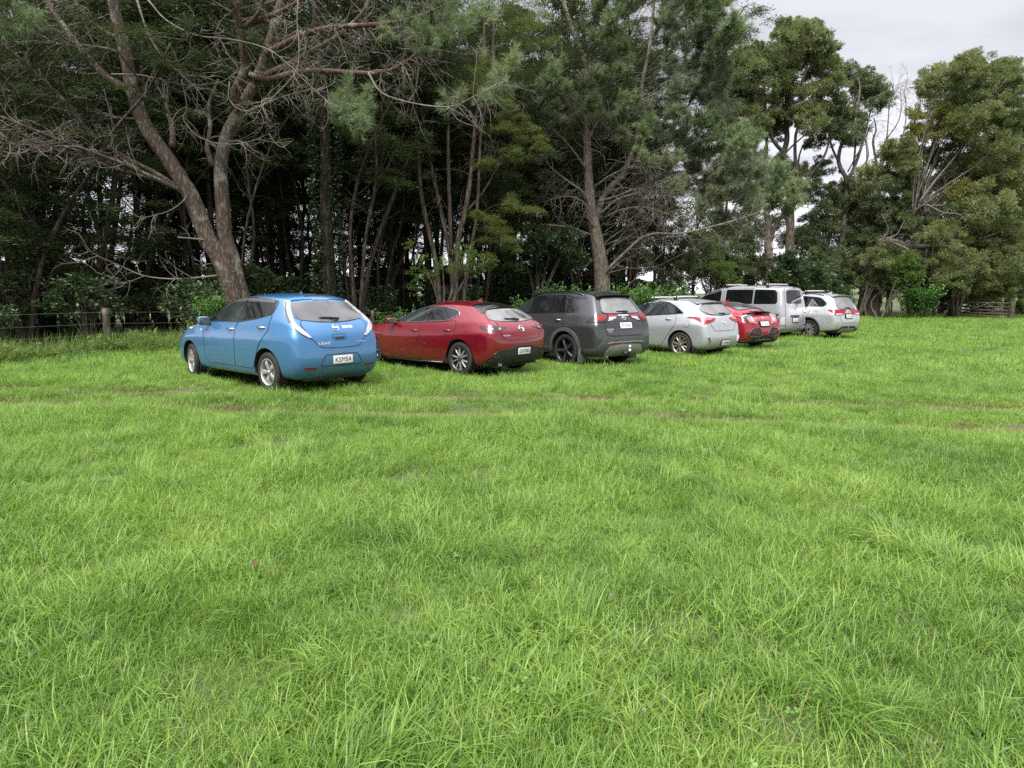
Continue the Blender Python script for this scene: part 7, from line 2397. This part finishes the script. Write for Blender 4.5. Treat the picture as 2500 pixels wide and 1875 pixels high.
for i in range(3):      # 13-15 worn, flattened grass of the wheel tracks
    tuft(lambda mb: (blades(mb, rng, 75, .18, .025, .065, .0045, .95, .6, mi=3), blades(mb, rng, 9, .18, .03, .06, .0035, 1.2, .4, mi=1)))
for i in range(3):      # 16-18 coarse tufts for the distance
    tuft(lambda mb: blades(mb, rng, 110, .34, .08, .19, .011, .45, 1.0, seg=3))
for i in range(2):      # 19-20 flattened, combed-over grass
    tuft(lambda mb: blades(mb, rng, 100, .20, .12, .26, .0052, .95, .8, wind=(1.2, .5)))

def rosette(mb, rng, n):
    a = rng.uniform(0, 6.283, n)
    D = np.stack([np.cos(a), np.sin(a), rng.uniform(.25, 1.1, n)], 1)
    leaves(mb, np.zeros((n, 3)) + rng.normal(size=(n, 3)) * .01, D, rng.uniform(.07, .15, n), rng.uniform(.022, .04, n), rng, 2, .15)


for i in range(2):      # 21-22 plantain and dock rosettes
    tuft(lambda mb: (rosette(mb, rng, 13), blades(mb, rng, 16, .12, .06, .13, .0045, .5, .8)))
for i in range(2):      # 23-24 sprinkling of dead straw
    tuft(lambda mb: (blades(mb, rng, 14, .14, .08, .2, .0032, 1.0, .5, mi=1), blades(mb, rng, 30, .15, .04, .1, .004, .5, .8)))

# scatter
rng = np.random.default_rng(602)
def field(n, y0, y1, k=.80, pad=1.2):
    """Points spread evenly over the ground in a wedge ahead of the camera (wider than the picture)."""
    y = np.sqrt(rng.uniform((y0 + pad) ** 2, (y1 + pad) ** 2, n)) - pad
    x = rng.uniform(-1, 1, n) * k * (y + pad)
    return x, y
def area(y0, y1, k=.80, pad=1.2):
    return k * ((y1 + pad) ** 2 - (y0 + pad) ** 2)


def patchy(x, y, s=1.0, ph=0.0):
    v = np.sin(x * 1.9 * s + ph) * np.sin(y * 1.55 * s + ph * 1.7 + .6 * np.sin(x * .9 * s)) + .6 * np.sin(x * .71 * s - y * .93 * s + ph) + .4 * np.sin(x * 3.7 * s + y * 2.9 * s + ph * 2)
    return v


PX, PY, PS, PK = [], [], [], []
def lay(x, y, kinds, smin, smax, keep=None):
    if keep is not None: x, y = x[keep], y[keep]
    PX.append(x); PY.append(y)
    PS.append(rng.uniform(smin, smax, len(x)))
    PK.append(rng.choice(kinds, len(x)))


def rows(x, y): return near_track(x, y)


for y0, y1, da, db, dc, dd, de in ((1.0, 5.5, 84, 44, 11, 5, 10), (5.5, 9.0, 60, 32, 7.5, 3, 7), (9.0, 14.0, 40, 19, 3.0, 1, 3)):
    A_ = area(y0, y1)
    x, y = field(int(da * A_), y0, y1); lay(x, y, [0, 1, 2, 3], .8, 1.35, rows(x, y) < .45)
    x, y = field(int(db * A_), y0, y1); p = patchy(x, y); lay(x, y, [4, 5, 6, 7], .75, 1.25, (rows(x, y) < .12) & (p > -.55 + rng.normal(size=len(x)) * .5))
    x, y = field(int(dc * A_), y0, y1); p = patchy(x, y, .8, 2.0); lay(x, y, [8, 9, 10], .6, 1.05, (rows(x, y) < .05) & (p > .25 + rng.normal(size=len(x)) * .35))
    x, y = field(int(dd * A_), y0, y1); p = patchy(x, y, .7, 4.0); lay(x, y, [11, 12], .8, 1.2, (rows(x, y) < .1) & (p > .2))
    x, y = field(int(de * A_), y0, y1); p = patchy(x, y, .6, 5.5); lay(x, y, [19, 20], .7, 1.1, (rows(x, y) < .05) & (p > .3))
    x, y = field(int(2.0 * A_), y0, y1); lay(x, y, [21, 22], .7, 1.2, rows(x, y) < .3)
    x, y = field(int(3.0 * A_), y0, y1); p = patchy(x, y, .9, 6.0); lay(x, y, [23, 24], .8, 1.2, p > .1)
    x, y = field(int(70 * A_), y0, y1); lay(x, y, [13, 14, 15], .9, 1.35, (rows(x, y) > .15) & (rng.random(len(x)) < .34 + .6 * (patchy(x, y, .8, 1.0) > -.9)))
for y0, y1, da, db, sc in ((14, 20, 11, 6.0, 1.0), (20, 34, 7.0, 2.0, 1.15), (34, 60, 3.6, .6, 1.4)):
    A_ = area(y0, y1)
    x, y = field(int(da * A_), y0, y1); lay(x, y, [16, 17, 18], .7 * sc, 1.15 * sc, y < fence_y(x) + .8)
    x, y = field(int(db * A_), y0, y1); lay(x, y, [4, 5, 6, 7], .9 * sc, 1.3 * sc, y < fence_y(x) + .5)
# rank grass against tyres and under the sills
for k_, S_ in SPEC.items():
    root = CARS[k_][0]
    a_ = root.rotation_euler.z
    c_, s_ = math.cos(a_), math.sin(a_)
    for X0, Y0, n_ in ((0, S_['hw'] - .12, 26), (S_['wb'], S_['hw'] - .12, 26), (0, -S_['hw'] + .12, 22), (1.3, S_['hw'] - .05, 60), (-.7, 0, 60)):
        ax = rng.normal(size=n_) * (.28 if X0 in (0, S_['wb']) else .6 if X0 > 0 else .12) + X0
        ay = rng.normal(size=n_) * (.08 if X0 >= 0 else .5) + Y0 + (.16 * np.sign(Y0) if X0 >= 0 else 0)
        lay(root.location.x + c_ * ax - s_ * ay, root.location.y + s_ * ax + c_ * ay, [4, 5, 6, 7], .7, 1.15)
x, y, s, kd = (np.concatenate(a) for a in (PX, PY, PS, PK))
hv = patchy(x, y, 1.25, 3.3) * .5 + patchy(x, y, 2.6, 1.1) * .5
s = s * np.clip(0.95 + .28 * hv, .64, 1.5)
# keep tall grass out of the car bodies: under each car only a short, shaded sward
for k_, S_ in SPEC.items():
    root = CARS[k_][0]
    a_ = root.rotation_euler.z
    dx_, dy_ = x - root.location.x, y - root.location.y
    lx = dx_ * math.cos(a_) + dy_ * math.sin(a_); ly = -dx_ * math.sin(a_) + dy_ * math.cos(a_)
    ins = (lx > S_['rear'][2] + .12) & (lx < S_['front'][2] - .1) & (np.abs(ly) < S_['hw'] - .12)
    s = np.where(ins, s * .62, s)
    kd = np.where(ins & (kd > 7), 0, kd)
z = gh(x, y) - .045 * np.where(y < 30, near_track(x, y), 0)
me = bpy.data.meshes.new('grass')
me.vertices.add(len(x))
me.vertices.foreach_set('co', np.stack([x, y, z], 1).astype(np.float32).ravel())
def attr(n, t, v, f='value'):
    a = me.attributes.new(n, t, 'POINT'); a.data.foreach_set(f, v)
attr('scl', 'FLOAT', s.astype(np.float32))
attr('idx', 'INT', kd.astype(np.int32))
tilt = rng.normal(size=(len(x), 3)) * np.array([.10, .10, 0]); tilt[:, 2] = rng.uniform(0, 6.283, len(x))
flat_ = (kd == 19) | (kd == 20)
tilt[flat_, 2] = rng.normal(size=flat_.sum()) * .5 + 2 * np.sin(x[flat_] * .8)
attr('rot', 'FLOAT_VECTOR', tilt.astype(np.float32).ravel(), 'vector')
grass = bpy.data.objects.new('grass', me)
COL.objects.link(grass)
tag(grass, 'bright green meadow grass covering the field', 'grass', kind='stuff')
ng = bpy.data.node_groups.new('grass_scatter', 'GeometryNodeTree')
ng.interface.new_socket('Geometry', in_out='INPUT', socket_type='NodeSocketGeometry')
ng.interface.new_socket('Geometry', in_out='OUTPUT', socket_type='NodeSocketGeometry')
N = ng.nodes
gi, go = N.new('NodeGroupInput'), N.new('NodeGroupOutput')
ci = N.new('GeometryNodeCollectionInfo')
ci.inputs['Collection'].default_value = tufts
ci.inputs['Separate Children'].default_value = True
ci.inputs['Reset Children'].default_value = True
ip = N.new('GeometryNodeInstanceOnPoints')
ip.inputs['Pick Instance'].default_value = True
def named(n, t):
    a = N.new('GeometryNodeInputNamedAttribute'); a.data_type = t; a.inputs['Name'].default_value = n
    return next(o for o in a.outputs if o.name == 'Attribute' and o.enabled)
e2r = N.new('FunctionNodeEulerToRotation')
L_ = ng.links
L_.new(named('rot', 'FLOAT_VECTOR'), e2r.inputs[0])
L_.new(gi.outputs[0], ip.inputs['Points']); L_.new(ci.outputs[0], ip.inputs['Instance'])
L_.new(named('idx', 'INT'), ip.inputs['Instance Index']); L_.new(e2r.outputs[0], ip.inputs['Rotation'])
L_.new(named('scl', 'FLOAT'), ip.inputs['Scale'])
L_.new(ip.outputs[0], go.inputs[0])
md = grass.modifiers.new('scatter', 'NODES')
md.node_group = ng
print('grass tufts', len(x))


# ------------------------------------------------------------------ small things in the grass
V['petal'] = simple('clover_petal', (.44, .28, .38), .7, var=.35, scale=60)
V['dead_leaf'] = simple('dead_leaf', (.10, .055, .03), .8, var=.4, scale=30)
rng = np.random.default_rng(700)
proto = None
for i, (u, v, lab) in enumerate([(1492, 1489, 'small pink clover flower in the grass low in the middle of the field'), (1972, 1347, 'upper of a close pair of pink clover flowers at the right of the field'), (1966, 1360, 'lower of a close pair of pink clover flowers at the right of the field'),
                                 (1980, 1430, 'pale whitish clover flower in the long grass at the right'), (1876, 1127, 'tiny pink clover flower far out on the right side of the field'), (1570, 1790, 'pink clover flower near the bottom edge of the field')]):
    d = (v - HORIZON) / FPX
    y = 1.60 / math.tan(math.atan((v - 937.5) / FPX) + PITCH) if v != 937.5 else 12
    x = (u - 1250) / FPX * (y * CP + 1.6 * SP)
    if proto is None:
        proto = tag(empty('clover_flower', (0, 0, 0)), lab, 'flower', 'clover flowers in the grass')
        m_, f_ = MB(), MB()
        m_.tube([(0, 0, -.01), (.005, 0, .07), (.012, .004, .15)], .0014, 5)
        for k in range(90):
            q = unit(rng.normal(size=3)); q[2] = abs(q[2]) - .2
            leaves(f_, np.array([[.012, .004, .152]]) + q * .004, q[None], .012, .004, rng)
        m_.build('stalk', V['stem'], proto); f_.build('petals', V['petal'], proto)
        o = proto
    else:
        o = copy_tree(proto); o['label'] = lab
    o.location = (x, y, float(gh(x, y)) + .02); o.rotation_euler = (rng.normal() * .15, rng.normal() * .15, rng.uniform(0, 6)); o.scale = (.5, .5, .6)
for u, v, sz, lab in [(1222, 1047, .075, 'dark curled dead leaf standing in the grass in front of the crimson hatchback'), (620, 1420, .05, 'brown fallen leaf in the sparse grass at the left')]:
    y = 1.60 / math.tan(math.atan((v - 937.5) / FPX) + PITCH)
    x = (u - 1250) / FPX * (y * CP + 1.6 * SP)
    mb = MB()
    n = 7
    V_ = []
    for i in range(n):
        t = i / (n - 1)
        w = sz * .32 * math.sin(math.pi * min(1, t * 1.05 + .02)) ** .8
        V_ += [(-w, t * sz, .35 * w + .3 * sz * t * t), (0, t * sz, .3 * sz * t * t), (w, t * sz, .35 * w + .3 * sz * t * t)]
    mb.add(V_, np.array([[3 * i + j, 3 * i + j + 1, 3 * i + j + 4, 3 * i + j + 3] for i in range(n - 1) for j in range(2)]))
    o = tag(mb.build('fallen_leaf', V['dead_leaf']), lab, 'leaf')
    o.location = (x, y, float(gh(x, y)) + .09); o.rotation_euler = (.9, .3, rng.uniform(0, 6))
